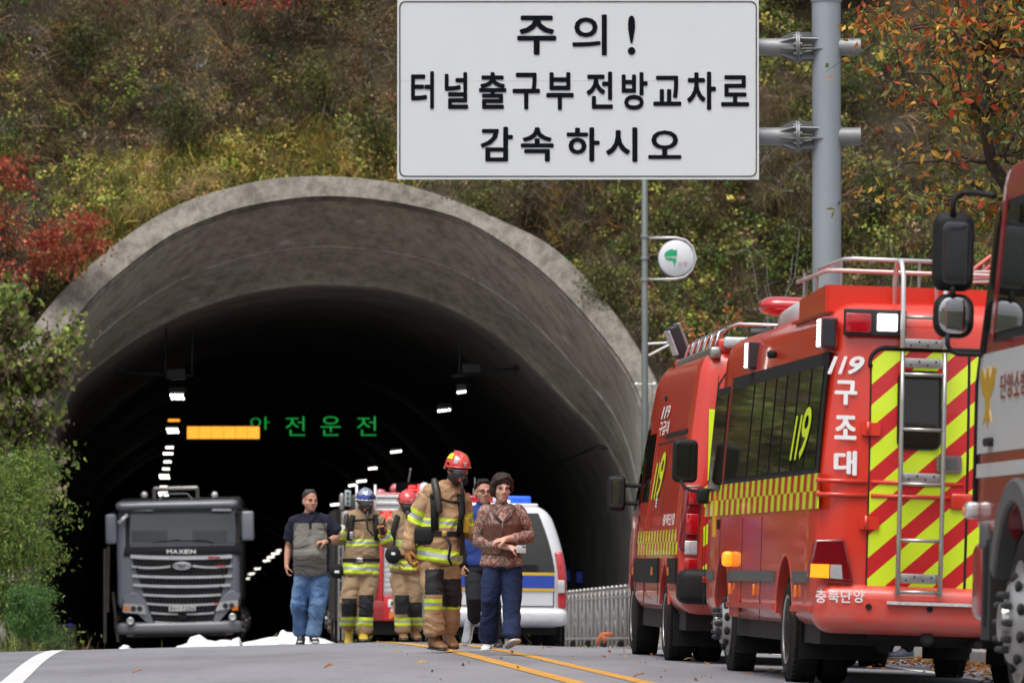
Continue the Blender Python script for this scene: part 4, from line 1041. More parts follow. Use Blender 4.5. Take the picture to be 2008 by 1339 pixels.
# left side: windows, checker band, strip, lamps
def SP(px, py, x=-BW): p = bf.hit(px, py, 'x', x); return p.y, p.z
def side_plate(name, mt, y0, y1, za, zb_, lift=.006, par=bus, n=6, sgn=-1, xf=bus_x, th=.01):
    m = MB(); vs = []
    for i in range(n+1):
        z = za+(zb_-za)*i/n; x = sgn*(xf(z)+lift)
        vs += [(x, y0, z), (x, y1, z)]
    inn = [(v[0]-sgn*th, v[1], v[2]) for v in vs]; k = len(vs)
    fs = [(2*i, 2*i+1, 2*i+3, 2*i+2) for i in range(n)]
    fs += [(0, k, k+1, 1), (k-2, k-1, 2*k-1, 2*k-2)] + [(2*i, 2*i+2, k+2*i+2, k+2*i) for i in range(n)] + [(2*i+1, k+2*i+1, k+2*i+3, 2*i+3) for i in range(n)]
    m.add(vs+inn, fs); return m.build(name, mt, par)
WZ0, WZ1 = 1.50, 2.36
yr = SP(1588, 800)[0]; yf = SP(1420, 850)[0]
for sg in (-1, 1):
    side_plate('window_band', M_PLA, .12, yf, WZ0, WZ1, .004, sgn=sg)
    brk = [.18, 1.0] + [yf*(.12+.88*i/6)+.28 for i in range(1, 6)] + [yf-.05]
    brk = [.18, .85, 1.55, 2.25, 2.9, 3.6, 4.3, yf-.06]
    for i, (a, b) in enumerate(zip(brk, brk[1:])):
        side_plate('window_pane', M_GLS, a+.055, b-.055, WZ0+.04, WZ1-.10, .014, sgn=sg)
    side_plate('door_window', M_PLA, yf+.15, yf+1.05, 1.42, 2.30, .004, sgn=sg); side_plate('door_pane', M_GLS, yf+.19, yf+1.0, 1.46, 2.24, .012, sgn=sg)
    side_plate('checker_band', checker_mat('bus_checker_%d' % (sg+1), .185, .125, 1.25, CRD, CY), .0, yf+1.2, 1.25, 1.50, .004, sgn=sg)
    for (a, b) in ((.35, 1.22), (2.28, 5.28), (6.32, 6.75)): side_plate('rub_strip', M_GRY, a, b, .73, .81, .018, sgn=sg, n=1, th=.02)
    for (a, b) in ((1.28, 1.29), (2.27, 2.28)): pass
    for yy in (yf+.06, yf+1.12): side_plate('door_seam', M_UND, yy, yy+.012, .5, 2.42, .003, sgn=sg, th=.005)
    for yy in (3.2, 4.45): side_plate('panel_seam', M_UND, yy, yy+.010, .42, 1.22, .003, sgn=sg, th=.005)
    side_plate('skirt_rib', M_RED, 2.3, 5.28, .52, .56, .02, sgn=sg, n=1, th=.03); side_plate('skirt_rib', M_RED, .2, 1.24, .52, .56, .02, sgn=sg, n=1, th=.03)
    side_plate('locker_flap', M_RED, 4.55, 5.15, .45, .66, .008, sgn=sg, n=1)
m = MB()
for (py_, y_) in (((1131), 1.0), (1131, 3.5), (1131, 5.1)):
    m = MB(); m.rbox((-bus_x(.66)-.01, y_, .665), (.03, .05, .09), .01, 2); m.build('side_marker', M_ORG, bus, auto=40)
m = MB(); m.rbox((-BW-.03, 5.15, .90), (.09, .13, .12), .035, 3); m.build('side_indicator', M_LAMB, bus, smooth=True)
# 119 in yellow on the rear window pane (window height kept, drawn along the side)
def side_glyph(mb, ch, y0, y1, z0, z1, lift, xf=bus_x, bold=.04, slant=.3):
    v, f = glyph(ch, 0, slant); k = bold
    for i, (du, dv) in enumerate(((0, 0), (1, 0), (-1, 0), (0, 1), (0, -1))):
        mb.add([(-(xf(z0+(z1-z0)*b)+lift+.0004*i), y0+(y1-y0)*(a+du*k), z0+(z1-z0)*(b+dv*k*.7)) for a, b in v], f)
m = MB()
gy = [SP(1551, 850)[0], SP(1586, 850)[0]]
for i, (ch, u0, u1) in enumerate((('1', 0, .26), ('1', .26, .52), ('9', .52, 1))):
    m = MB(); w_ = gy[0]-gy[1]; side_glyph(m, ch, gy[0]-w_*u0, gy[0]-w_*u1, 1.62, 1.93 if ch != '9' else 1.98, .02, bold=.025); m.build('yellow_number', M_FY, bus, recalc=False)
# roof: marker lamps, rack, beacon dome and light bar
for (px, py0, py1, y_) in ((1565, 608, 664, .25), (1444, 655, 706, 4.6)):
    p = bf.hit(px, (py0+py1)/2, 'x', -.93); m = MB(); m.rbox((-.955, p.y if False else y_, 2.49), (.13, .30, .23), .03, 3); h = m.build('corner_lamp', M_LRED, bus, smooth=False, auto=40)
    m = MB(); m.rbox((-.965, y_-.155, 2.49), (.10, .03, .21), .012, 2); m.build('work_lamp', M_DKST, h)
    m = MB()
    for r in range(7): m.rbox((-1.018, y_-.06, 2.405+r*.028), (.03, .12, .024), .008, 2)
    m.build('lit_strip', mat('white_strobe', (1, .97, .88), emit=2.2, var=.0), h, kind='stuff')
m = MB(); m.slab([(-.93, .42, 2.655), (.93, .42, 2.655), (.93, .42, 2.845), (-.93, .42, 2.845)], (0, .02, 0)); m.slab([(-.95, .44, 2.655), (-.95, 1.9, 2.655), (-.95, 1.9, 2.80), (-.95, .44, 2.845)], (.02, 0, 0))
m.slab([(.95, .44, 2.655), (.95, 2.6, 2.655), (.95, 2.6, 2.80), (.95, .44, 2.845)], (-.02, 0, 0)); m.box(-.93, .93, .44, 2.5, 2.645, 2.665)
rack = m.build('roof_rack', M_RED, bus)
for z in (2.95, 3.04):
    m = MB(); pp = [(-.93, 2.2, z), (-.93, .55, z), (-.86, .46, z), (.86, .46, z), (.93, .55, z), (.93, 2.2, z)]
    if z > 3: pp = [(-.80, 2.0, z), (-.80, .62, z), (-.74, .52, z), (-.1, .52, z)]
    m.tube(pp, .016, 8); m.build('rack_rail', MATS['pale_metal'] if z > 3 else mat('pink_pale_rail', (.62, .42, .40), .4, .3), rack, smooth=True)
for x in (-.84, -.28, .3, .86):
    m = MB(); m.tube([(x, .47, 2.72), (x, .47, 3.03)], .013, 6); m.build('rack_post', M_STL, rack)
for y in (1.1, 1.8): 
    m = MB(); m.tube([(-.93, y, 2.74), (-.93, y, 3.0)], .013, 6); m.build('rack_post', M_STL, rack)
m = MB(); m.rbox((-.22, 4.6, 2.76), (1.0, 1.9, .30), (.3, .6, .12), 5, (1, 1, 1), lambda x, y, z: (x, y, z+.08*clamp((5.5-y)/2))); m.build('air_conditioner', M_WPT, bus, smooth=True)
m = MB(); m.rbox((.02, 6.1, 2.96), (1.55, .42, .16), (.16, .18, .075), 5); m.build('beacon_bar', M_LRED, bus, smooth=True)
m = MB(); m.rbox((.02, 6.1, 2.83), (1.2, .3, .14), .03, 2); m.build('beacon_mount', M_WPT, bus)
p = bf.hit(1543, 683, 'x', -.97); m = MB(); m.rbox((-.985, 3.2, 2.45), (.07, .08, .06), .02, 3); m.build('camera_pod', M_PLA, bus, smooth=True)
# door mirror reaching out from the front corner
q = lambda px, py, y: bf.hit(px, py, 'y', y)
mt_ = thing  # (mirror is a part of the bus)
m = MB(); a, b = q(1318, 945, 7.25), q(1370, 862, 7.25); m.rbox(((a.x+b.x)/2, 7.28, (a.z+b.z)/2), (b.x-a.x, .12, b.z-a.z), (.05, .05, .05), 5); mi = m.build('door_mirror', M_PLA, bus, smooth=True)
m = MB(); m.rbox(((a.x+b.x)/2, 7.222, (a.z+b.z)/2), (b.x-a.x-.04, .006, b.z-a.z-.04), (.035, .002, .035), 4); m.build('mirror_pane', M_GLS, mi)
m = MB(); m.tube([q(1335, 942, 7.2), q(1342, 955, 7.15), q(1358, 962, 7.1), q(1378, 962, 6.95)], .014, 8); m.build('mirror_arm', M_PLA, mi, smooth=True)
m = MB(); a = q(1378, 972, 6.95); m.rbox(tuple(a), (.10, .12, .13), .03, 3); m.build('arm_mount', M_PLA, mi, smooth=True)
side_plate('gold_crest', M_GOLD, 6.35, 6.5, 1.08, 1.42, .010); side_plate('door_handle', M_PLA, 6.05, 6.15, 1.14, 1.22, .015, n=1)

# ------------------------------------------------ red rescue van ahead of the bus
vf = Frame(1.40+1.0, 48.75, road_z(2.3, 50.5)-0.003, math.atan(0.060), 0.030)
van = thing('rescue_van', 'tall red rescue van with checker band and roof floodlight, parked ahead of the minibus', 'van', vf)
VW = 1.00
def van_x(z): return VW - 0.17*clamp((z-0.95)/1.75)**1.35
def van_def(x, y, z):
    x *= van_x(z)/VW
    if y > 4.2: 
        t = clamp((y-4.2)/2.0)
        z -= t*clamp((z-1.1)/1.6)*0.0
        y -= 1.25*clamp((z-1.15)/1.5)**1.1*t
        if z > .9: z -= .0
        x *= 1-.07*t**2
    if y < .8: y += .10*clamp((z-1.1)/1.6)**2*(1-clamp(y/.8))
    return (x, y, z)
m = MB(); m.rbox((0, 3.1, 1.56), (2*VW, 6.2, 2.28), (.18, .16, .22), 5, (2, 14, 12), van_def)
vb = m.build('body', [M_RED, M_UND], van, auto=28)
VR, VFW = 1.42, 5.09
c = MB()
for yy in (VR, VFW): c.lathe([(0.44, -1.3), (0.44, 1.3)], (0, yy, 0.40), 'x', 36)
cut(vb, c); vb.data.set_sharp_from_angle(angle=math.radians(32))
m = MB(); m.box(-.9, .9, .3, 5.9, .28, .50); m.build('underbody', M_UND, van)
m = MB(); m.tube([(-.3, .1, .38), (-.3, .5, .36), (.5, .5, .36)], .04, 8); m.tube([(.1, -.02, .42), (.1, .3, .42)], .03, 8); m.build('tow_gear', M_UND, van)
for sx in (-1, 1):
    wheel(van, sx*0.975, VR, 0.36, 0.36, 0.23, sx, 'alloy', dual=True); wheel(van, sx*0.965, VFW, 0.36, 0.36, 0.235, sx, 'alloy')
    m = MB(); m.slab([(sx*.95, .92, .14), (sx*.45, .92, .14), (sx*.45, .92, .42), (sx*.95, .92, .42)], (0, .015, 0)); m.build('mudflap', M_PLA, van)
    m = MB(); m.tube([(sx*.988, VR+.455*math.cos(a), .40+.455*math.sin(a)) for a in [math.radians(12+156*i/24) for i in range(25)]], [(.014, .018)]*25, 6); m.build('wheel_arch_lip', M_RED, van, auto=30)
VP = lambda px, py, y=0: (lambda p: (p.x, p.z))(vf.hit(px, py, 'y', y))
def van_ry(z): return .10*clamp((z-1.1)/1.6)**2
m = MB(); m.rbox((0, .02, .66), (2.02, .34, .30), (.10, .10, .07), 4, (2, 1, 1)); m.build('rear_bumper', M_GRY if False else M_PLA, van, smooth=True)
m = MB(); a, b = VP(1337, 1103, -.15), VP(1369, 1092, -.15); m.rbox((-.66, -.155, .72), (.30, .02, .055), .008, 2); m.build('bumper_reflector', M_LRED, van)
for sx in (-1, 1):
    m = MB(); zt, zb2 = VP(1340, 949)[1], VP(1340, 1080)[1]
    m.rbox((sx*.915, .02, (zt+zb2)/2), (.16, .12, zt-zb2), (.03, .03, .03), 3, (1, 1, 1), lambda x, y, z: (x*van_x(z)/VW*1.012, y, z)); l = m.build('tail_lamp', M_LDRK, van, smooth=True)
    for za, zc, mm in ((1.36, 1.50, M_LRED), (1.10, 1.28, M_LRED), (.93, 1.05, M_LCLR), (.80, .90, M_LRED)):
        m = MB(); m.rbox((sx*.905*van_x(za)/VW, -.044, (za+zc)/2), (.11, .02, zc-za), .01, 2); m.build('lamp_segment', mm, l, auto=40)
    m = MB(); m.rbox((sx*.93, .01, .80-.09), (.15, .1, .09), .01, 2); m.build('lamp_base', M_RED, van, auto=40)
    dx0, dx1 = (-.80, -.01) if sx < 0 else (.01, .80)
    plate('door_lower', M_CHEV2, dx0, dx1, .62, 1.55, .004, .008, par=van, ryf=van_ry)
    plate('door_window', M_GRY, dx0*.96, dx1*.96, 1.58, 2.18, .004, .010, par=van, ryf=van_ry)
    plate('yellow_edge', M_FY, (dx0 if sx < 0 else dx1-.14)*.97, (dx0+.14 if sx < 0 else dx1)*.97, 1.57, 2.18, .012, .012, par=van, ryf=van_ry)
    m = MB(); m.tube([(sx*.80*van_x(z)/VW, van_ry(z)-.006, z) for z in (.62, 1.1, 1.6, 2.1, 2.4)] + [(sx*.74*van_x(2.5)/VW, van_ry(2.5)-.006, 2.50), (sx*.3, van_ry(2.52)-.006, 2.52)], .007, 5); m.build('door_seam', M_UND, van)
def vside(name, mt, y0, y1, za, zb_, lift=.006, n=5, **k): return [side_plate(name, mt, y0, y1, za, zb_, lift, van, n, sg, van_x, **k) for sg in (-1, 1)]
vside('checker_band', checker_mat('van_checker', .15, .11, .93, CRD, CY), .25, 4.4, .93, 1.15, .004)
vside('rub_panel', M_PLA, 1.95, 4.55, .68, .90, .02, th=.03); vside('rub_panel', M_PLA, .15, .95, .68, .90, .02, th=.03)
vside('door_pane', M_GLS, 3.55, 4.35, 1.42, 2.05, .006); vside('door_frame', M_RED, 3.50, 3.53, .5, 2.1, .010); 
vside('slide_rail', M_PLA, .45, 2.6, 1.98, 2.02, .008, n=1); vside('slide_rail_groove', M_UND, .45, 3.45, 1.94, 1.95, .006, n=1)
vside('door_seam', M_UND, 3.48, 3.495, .5, 2.2, .003, th=.005); vside('door_seam', M_UND, 2.05, 2.062, .5, 1.95, .003, th=.005); vside('door_seam', M_UND, 4.5, 4.512, .5, 1.4, .003, th=.005)
for yy in (2.2, 4.3, .55):
    for o in side_plate('side_marker', M_ORG, yy, yy+.05, .75, .82, .05, van, 1, -1, van_x),: pass
# windscreen side and pillar
for sg in (-1, 1):
    m = MB(); m.slab([(sg*(van_x(1.25)+.002)*.97, 5.55, 1.25), (sg*(van_x(1.4)+.006), 4.55, 1.4), (sg*(van_x(2.1)+.006), 4.42, 2.1), (sg*(van_x(2.2)+.0)*.98, 4.62, 2.2)], (sg*.012, 0, 0)); m.build('front_quarter_pane', M_GLS, van)
gy0, gy1 = vf.hit(1290, 890, 'x', -.88).y, vf.hit(1320, 890, 'x', -.88).y
for ch, u0, u1 in (('1', 0, .27), ('1', .27, .54), ('9', .54, 1)):
    m = MB(); w_ = 1.05; side_glyph(m, ch, 3.25-w_*u0, 3.25-w_*u1, 1.44, 1.76 if ch != '9' else 1.85, .012, van_x, bold=.025); m.build('yellow_number', M_FY, van, recalc=False)
for i, ch in enumerate('119'):
    m = MB(); side_glyph(m, ch, 3.3-.3*i, 3.3-.3*i-.27, 2.17, 2.28, .012, van_x, .02, .2); m.build('small_number', M_WTX, van, recalc=False)
for i, ch in enumerate('구급대'):
    m = MB(); side_glyph(m, ch, 3.3-.34*i, 3.3-.34*i-.3, 2.02, 2.14, .012, van_x, .03, 0); m.build('small_letter', M_WTX, van, recalc=False)
for i, ch in enumerate('충북단양'):
    m = MB(); side_glyph(m, ch, 1.75-.3*i, 1.75-.3*i-.26, 1.19, 1.29, .010, van_x, .03, 0); m.build('small_letter', M_WTX, van, recalc=False)
m = MB(); side_glyph(m, '용', 2.75, 2.55, 1.36, 1.50, .010, van_x, .03, 0); m.build('small_letter', M_WTX, van, recalc=False)
m = MB(); m.rbox((-.86, 3.15, 2.36), (.06, .1, .06), .02, 3); m.build('camera_pod', M_PLA, van, smooth=True)
m = MB(); m.rbox((-.965, 4.42, 1.27), (.05, .16, .07), .02, 3); m.build('door_handle', M_PLA, van, smooth=True)
# roof bar, rails, lamps, floodlight
m = MB(); m.rbox((0, .28, 2.73), (1.40, .26, .13), .03, 3); m.build('roof_bar', M_RED, van, auto=40)
for sx in (-1, 1):
    m = MB(); m.rbox((sx*.73, 1.7, 2.67), (.10, 3.3, .10), .03, 3); m.build('side_bar', M_STL, van, auto=40)
    m = MB(); m.rbox((sx*.73, 3.45, 2.67), (.12, .25, .12), .04, 3); m.build('strobe', M_LRED, van, smooth=True)
    m = MB(); m.rbox((sx*.48, .14, 2.76), (.36, .12, .10), .03, 3); lb_ = m.build('rear_strobe', M_LCLR, van, smooth=True)
    m = MB(); m.rbox((sx*.48, .075, 2.75), (.08, .02, .07), .01, 2); m.build('strobe_core', M_DKST, lb_)
    for k in range(5):
        y0_ = .5+k*.6; m = MB(); m.tube([(sx*.70, y0_, 2.70), (sx*.66, y0_+.05, 2.86), (sx*.60, y0_+.12, 2.90), (sx*.60, y0_+.45, 2.90), (sx*.66, y0_+.52, 2.86), (sx*.70, y0_+.55, 2.70)], .014, 6); m.build('roof_hoop', M_CHR, van, smooth=True)
m = MB(); m.tube([(-.62, 1.5, 2.80), (-.60, .45, 2.90), (-.52, .30, 2.93), (.52, .30, 2.93), (.60, .45, 2.90), (.62, 1.5, 2.8)], .015, 8); m.build('rack_rail', M_CHR, van, smooth=True)
for x in (-.2, .3): 
    m = MB(); m.tube([(x, .3, 2.78), (x, .3, 2.93)], .013, 6); m.build('rack_post', M_CHR, van)
m = MB(); m.lathe([(.055, -.40), (.06, -.38), (.06, -.24), (.055, -.22)], (0, .42, 2.85), 'x', 20); m.build('speaker_body', M_DKST, van, auto=30)
m = MB(); m.lathe([(.03, -.20), (.062, -.16), (.055, -.13), (.02, -.12)], (0, .42, 2.85), 'x', 20); m.build('speaker_horn', M_PLA, van, auto=30)
m = MB()
fp = vf.hit(1322, 672, 'y', 3.6)
m.rbox((0, 0, 0), (.10, .14, .32), .02, 3); fl = m.build('floodlight', M_DKST, van, auto=40); fl.location = (fp.x+.03, 3.6, fp.z); fl.rotation_euler = (0, -.42, 0.3)
m = MB(); m.rbox((.062, 0, 0), (.03, .12, .34), .008, 2); m.build('mount_rail', M_STL, fl); m = MB(); m.rbox((-.056, 0, .02), (.02, .12, .24), .008, 2); m.build('lamp_face', M_LCLR, fl)
m = MB(); m.tube([(fp.x+.08, 3.6, fp.z-.12), (fp.x+.12, 3.6, 2.62)], .02, 6); m.build('mast', M_STL, van)
a, b = vf.hit(1190, 1002, 'y', 5.3), vf.hit(1227, 933, 'y', 5.3)
m = MB(); m.rbox(((a.x+b.x)/2, 5.3, (a.z+b.z)/2), (b.x-a.x, .14, b.z-a.z), (.04, .05, .04), 4); mi = m.build('door_mirror', M_PLA, van, smooth=True)
m = MB(); m.rbox(((a.x+b.x)/2, 5.232, (a.z+b.z)/2+.01), (b.x-a.x-.035, .006, b.z-a.z-.06), (.03, .002, .03), 4); m.build('mirror_pane', mat('dim_mirror', (.09, .10, .11), .05, .8, var=.2, scale=3), mi)
for zz in (.25, .75):
    z_ = a.z+(b.z-a.z)*zz; m = MB(); m.tube([(b.x-.02, 5.3, z_), (-.90, 5.15, z_-.01)], .022, 8); m.build('mirror_arm', M_PLA, mi)
m = MB(); m.slab([(-.925, 5.05, 1.15), (-.90, 4.95, 1.75), (-.93, 5.25, 1.35), (-.94, 5.3, 1.15)], (.02, 0, 0)); m.build('mirror_base', M_PLA, mi)

# ------------------------------------------------ fire engine cab, cut by the right edge
ef = Frame(3.92, 33.5, road_z(3.4, 32.5), math.atan(0.072), 0.03)
eng = thing('fire_engine', 'dark red and white fire engine cab with two black mirrors, cut by the right edge', 'fire engine', ef)
EW = 1.25
def eng_x(z): return EW - .055*clamp((z-1.9)/1.2)
def eng_def(x, y, z):
    x *= eng_x(z)/EW
    if y > -1.0: y -= .42*clamp((z-1.55)/1.5)**1.15*clamp((y+1.0)/1.0)
    return (x, y, z)
m = MB(); m.rbox((0, -1.2, 2.09), (2*EW, 2.4, 2.22), (.12, .16, .16), 5, (2, 8, 8), eng_def)
eb_ = m.build('cab', [M_DRED, M_UND], eng, auto=30)
c = MB(); c.lathe([(0.64, -1.4), (0.64, 1.4)], (0, -1.62, 0.54), 'x', 40); cut(eb_, c); eb_.data.set_sharp_from_angle(angle=math.radians(32))
m = MB(); m.box(-1.24, 1.24, -8.0, -2.5, .75, 3.05); m.build('body', M_DRED, eng, bevel=.05); m = MB(); m.box(-1.0, 1.0, -7.8, -.4, .5, .98); m.build('chassis', M_UND, eng)
def ES(px, py, x=-EW): p = ef.hit(px, py, 'x', x); return p.y, p.z
def eside(name, mt, y0, y1, za, zb_, lift=.006, n=6, **k): return side_plate(name, mt, y0, y1, za, zb_, lift, eng, n, -1, eng_x, **k)
def eside_poly(name, mt, pts, lift=.006, th=.01):
    m = MB(); f3 = [(-(eng_x(z)+lift), y, z) for y, z in pts]; m.slab(f3, (th, 0, 0)); return m.build(name, mt, eng)
eside('white_door_band', M_WPT, -2.36, -.10, 1.50, 2.08, .004); eside('white_pinstripe', M_WPT, -2.36, -.10, 1.36, 1.44, .004)
eside('door_window_frame', M_PLA, -1.95, -.55, 2.14, 2.95, .006)
eside_poly('door_pane', M_GLS, [(-1.90, 2.19), (-.62, 2.19), (-.78, 2.88), (-1.90, 2.90)], .016)
eside_poly('quarter_pane', M_GLS, [(-.48, 2.22), (-.20, 2.22), (-.36, 2.90), (-.50, 2.90)], .014)
eside_poly('pillar_trim', M_DRED, [(-.62, 2.16), (-.50, 2.16), (-.66, 2.95), (-.78, 2.95)], .022)
m = MB(); m.tube([(-(EW-.02), -.04, 1.2), (-(EW-.02), -.03, 1.9), (-(eng_x(2.4)-.02), -.22, 2.4), (-(eng_x(2.95)-.03), -.44, 2.95)], .035, 8); m.build('front_pillar_trim', M_PLA, eng, smooth=True)
m = MB(); m.rbox((-EW-.02, -.62, 1.56), (.04, .20, .05), .015, 2); m.build('door_handle', M_PLA, eng)
m = MB(); m.rbox((-EW-.03, -.14, .97+.2), (.09, .16, .10), .03, 3); il = m.build('side_indicator', M_LCLR, eng, smooth=True); m = MB(); m.rbox((-EW-.05, -.12, 1.165), (.07, .05, .06), .02, 3); m.build('orange_bulb', M_ORG, il, smooth=True)
# emblem: a gold bird with spread wings, plain generic shape
def eag(pts, name='gold_emblem'):
    y0_, y1_, za, zb_ = -.16, -.74, 1.64, 2.0
    m = MB(); m.slab([(-(eng_x(zb_)+.008), y0_+(y1_-y0_)*u, za+(zb_-za)*v) for u, v in pts], (-.004, 0, 0)); m.build(name, mat('gold_paint', (.55, .33, .03), .4, .3, var=.15, scale=20), eng)
eag([(.0, .95), (.18, .98), (.35, .80), (.45, .95), (.52, 1.0), (.58, .93), (.66, .80), (.82, .98), (1, .95), (.95, .72), (.78, .55), (.68, .50), (.66, .30), (.80, .10), (.62, .16), (.55, .0), (.47, .16), (.25, .08), (.40, .30), (.36, .50), (.20, .56), (.05, .72)])
for i, ch in enumerate('단양소방서'):
    m = MB(); side_glyph(m, ch, -.95-.24*i, -1.15-.24*i, 1.80, 1.94, .010, eng_x, .02, 0); m.build('red_letter', M_LRED, eng, recalc=False)
# wing, steps, bumper
m = MB(); rr = .64
for i in range(17):
    pass
arc = [(-1.62+math.cos(a)*.66, .54+math.sin(a)*.66) for a in [math.radians(160-140*i/16) for i in range(17)]]; arc2 = [(-1.62+math.cos(a)*(.76+.12*abs(math.sin(a))), .56+math.sin(a)*(.78)) for a in [math.radians(160-140*i/16) for i in range(17)]]
vs = []
for (a, b) in zip(arc, arc2): vs += [(-EW-.035, *a), (-EW-.035, *b), (-.95, *a), (-.95, *b)]
fs = []
for i in range(16):
    o = i*4; fs += [(o, o+1, o+5, o+4), (o+1, o+3, o+7, o+5), (o+3, o+2, o+6, o+7), (o+2, o, o+4, o+6)]
m.add(vs, fs+[(0, 2, 3, 1), (64, 65, 67, 66)]); m.build('wheel_wing', M_GRY, eng, bevel=.02)
wheel(eng, -1.215, -1.62, 0.53, 0.53, 0.32, -1, 'big'); wheel(eng, 1.215, -1.62, 0.53, 0.53, 0.32, 1, 'big')
m = MB(); m.rbox((0, -.12, .76), (2.50, .50, .50), (.14, .16, .08), 4, (2, 1, 1)); m.build('front_bumper', M_DRED, eng, smooth=True)
m = MB(); m.rbox((-1.20, -.40, 1.02), (.12, .24, .16), .03, 3); m.build('bumper_corner', M_GRY, eng, smooth=True)
m = MB(); m.box(-1.235, -1.0, -.62, -.30, .42, 1.0); m.build('step_well', M_UND, eng); m = MB(); m.rbox((-1.15, -.36, .48), (.16, .2, .05), .01, 2); m.build('step', M_STL, eng)
m = MB(); m.tube([(-1.235, -.5, .50), (-1.235, -.5, 1.0)], .02, 8); m.build('step_rail', M_PLA, eng)
# mirrors
q = lambda px, py, y=-.05: ef.hit(px, py, 'y', y)
a, b = q(1829, 569), q(1914, 417); m = MB(); m.rbox(((a.x+b.x)/2, .0, (a.z+b.z)/2), (b.x-a.x, .14, b.z-a.z), (.06, .06, .08), 5); mi = m.build('main_mirror', M_PLA, eng, smooth=True)
m = MB(); m.rbox(((a.x+b.x)/2+.012, -.072, (a.z+b.z)/2-.01), (b.x-a.x-.07, .006, b.z-a.z-.10), (.04, .002, .05), 4); o_ = m.build('mirror_pane', MATS['dim_mirror'], mi)
a, b = q(1831, 661), q(1913, 577); m = MB(); m.rbox(((a.x+b.x)/2, .0, (a.z+b.z)/2), (b.x-a.x, .12, b.z-a.z), (.08, .05, .09), 5); mi2 = m.build('wide_angle_mirror', M_PLA, eng, smooth=True)
m = MB(); m.rbox(((a.x+b.x)/2, -.060, (a.z+b.z)/2), (b.x-a.x-.05, .012, b.z-a.z-.05), (.07, .005, .08), 5); m.build('mirror_pane', M_MIR, mi2)
m = MB(); m.tube([q(1950, 384, -.4), q(1915, 379, -.2), q(1890, 378), q(1874, 386), q(1869, 400), q(1869, 425)], .018, 8); m.build('upper_mirror_arm', M_PLA, eng, smooth=True)
m = MB(); m.tube([q(1868, 560), q(1868, 585)], .018, 8); m.build('mirror_link', M_PLA, eng, smooth=True)
m = MB(); m.tube([q(1858, 655), q(1858, 675), q(1864, 688), q(1880, 694), q(1925, 695, -.2)], .015, 8); m.build('mirror_arm', M_PLA, eng, smooth=True)

# ladder of another engine showing between mirror and bus roof
o = at(1918, 530, 42.3); t = thing('roof_ladder', 'short red and silver ladder lying on the minibus roof rack beside the mirror', 'ladder', loc=tuple(o))
q = lambda px, py, d=42.3: tuple(at(px, py, d)-o)
for (p0, p1) in (((1895, 540), (1945, 502)), ((1895, 556), (1945, 520))):
    m = MB(); m.tube([q(*p0), q(*p1)], .02, 4); m.build('side_rail', mat('faded_red_metal', (.45, .12, .09), .5, .2), t)
for k in range(4):
    u = k/3; m = MB(); m.tube([q(1898+46*u, 540-36*u), q(1898+46*u, 556-36*u)], .013, 6); m.build('rung', M_STL, t)
for k, py in enumerate((534, 545, 553)):
    m = MB(); m.tube([q(1890, py, 42), q(1950, py-1, 42)], .012, 6); m.build('rail', MATS['pale_metal'], t)


# ------------------------------------------------ graphite truck at the tunnel mouth
tf = Frame(at(353, 1275, 112).x, 112.0, road_z(-6.5, 112)+0.0, math.atan(0.035), -0.02)
trk = thing('tipper_truck', 'dusty grey heavy truck with chrome grille facing out of the tunnel', 'truck', tf)
q = lambda px, py, y=0.0: tf.hit(px, py, 'y', y)
TW = 1.21
def trk_def(x, y, z):
    if y < 1.0: y += .18*clamp((z-1.95)/1.0)**1.2*(1-clamp(y))
    x *= 1-.035*clamp((z-2.2)/.8)
    if y < .5: y += .06*(abs(x)/TW)**3*(1-clamp(y/.5))
    return (x, y, z)
m = MB(); m.rbox((0, 1.1, 1.86), (2*TW, 2.2, 2.04), (.12, .14, .14), 5, (6, 3, 8), trk_def); m.build('cab', M_GPT, trk, auto=30)
m = MB(); m.rbox((0, .16, .46), (2*TW+.04, .5, .24), (.12, .14, .08), 4, (6, 1, 1), lambda x, y, z: (x, y+.06*(abs(x)/TW)**3, z)); m.build('bumper', M_GPT, trk, smooth=True)
m = MB(); m.box(-.9, .9, -.0, 3, .28, .5); m.box(-1.0, -.7, .5, 8, .4, .9); m.box(.7, 1.0, .5, 8, .4, .9); m.build('chassis', M_UND, trk)
m = MB(); m.rbox((0, 6.2, 2.0), (2.44, 6.4, 2.1), .06, 2); m.build('tipper_body', mat('dark_grey_body', (.04, .042, .045), .7, dirt=.5), trk, auto=30)
def tplate(name, mt, pts, y=-.02, th=.03, par=trk, bev=0):
    P_ = [q(*a) for a in pts]; sy = lambda p: Vector((p.x, y+.18*clamp((p.z-1.95)/1.0)**1.2 + .06*(abs(p.x)/TW)**3, p.z)); m = MB()
    if len(pts) != 4: m.slab([sy(p) for p in P_], (0, th, 0)); return m.build(name, mt, par, bevel=bev)
    nu, nv = 12, 3; A, B, C_, D_ = P_; vs = []
    for k in (0, 1):
        for j in range(nv+1):
            for i in range(nu+1):
                u, v = i/nu, j/nv; p = (A*(1-u)+B*u)*(1-v)+(D_*(1-u)+C_*u)*v; vs.append(sy(p)+Vector((0, th*k, 0)))
    W = nu+1; o = W*(nv+1); fs = [(j*W+i, j*W+i+1, (j+1)*W+i+1, (j+1)*W+i) for j in range(nv) for i in range(nu)]
    fs += [tuple(a+o for a in f[::-1]) for f in fs]
    for i in range(nu): fs += [(i, i+o, i+1+o, i+1), (nv*W+i, nv*W+i+1, nv*W+i+1+o, nv*W+i+o)]
    for j in range(nv): fs += [(j*W, (j+1)*W, (j+1)*W+o, j*W+o), (j*W+nu, j*W+nu+o, (j+1)*W+nu+o, (j+1)*W+nu)]
    m.add(vs, fs); return m.build(name, mt, par)
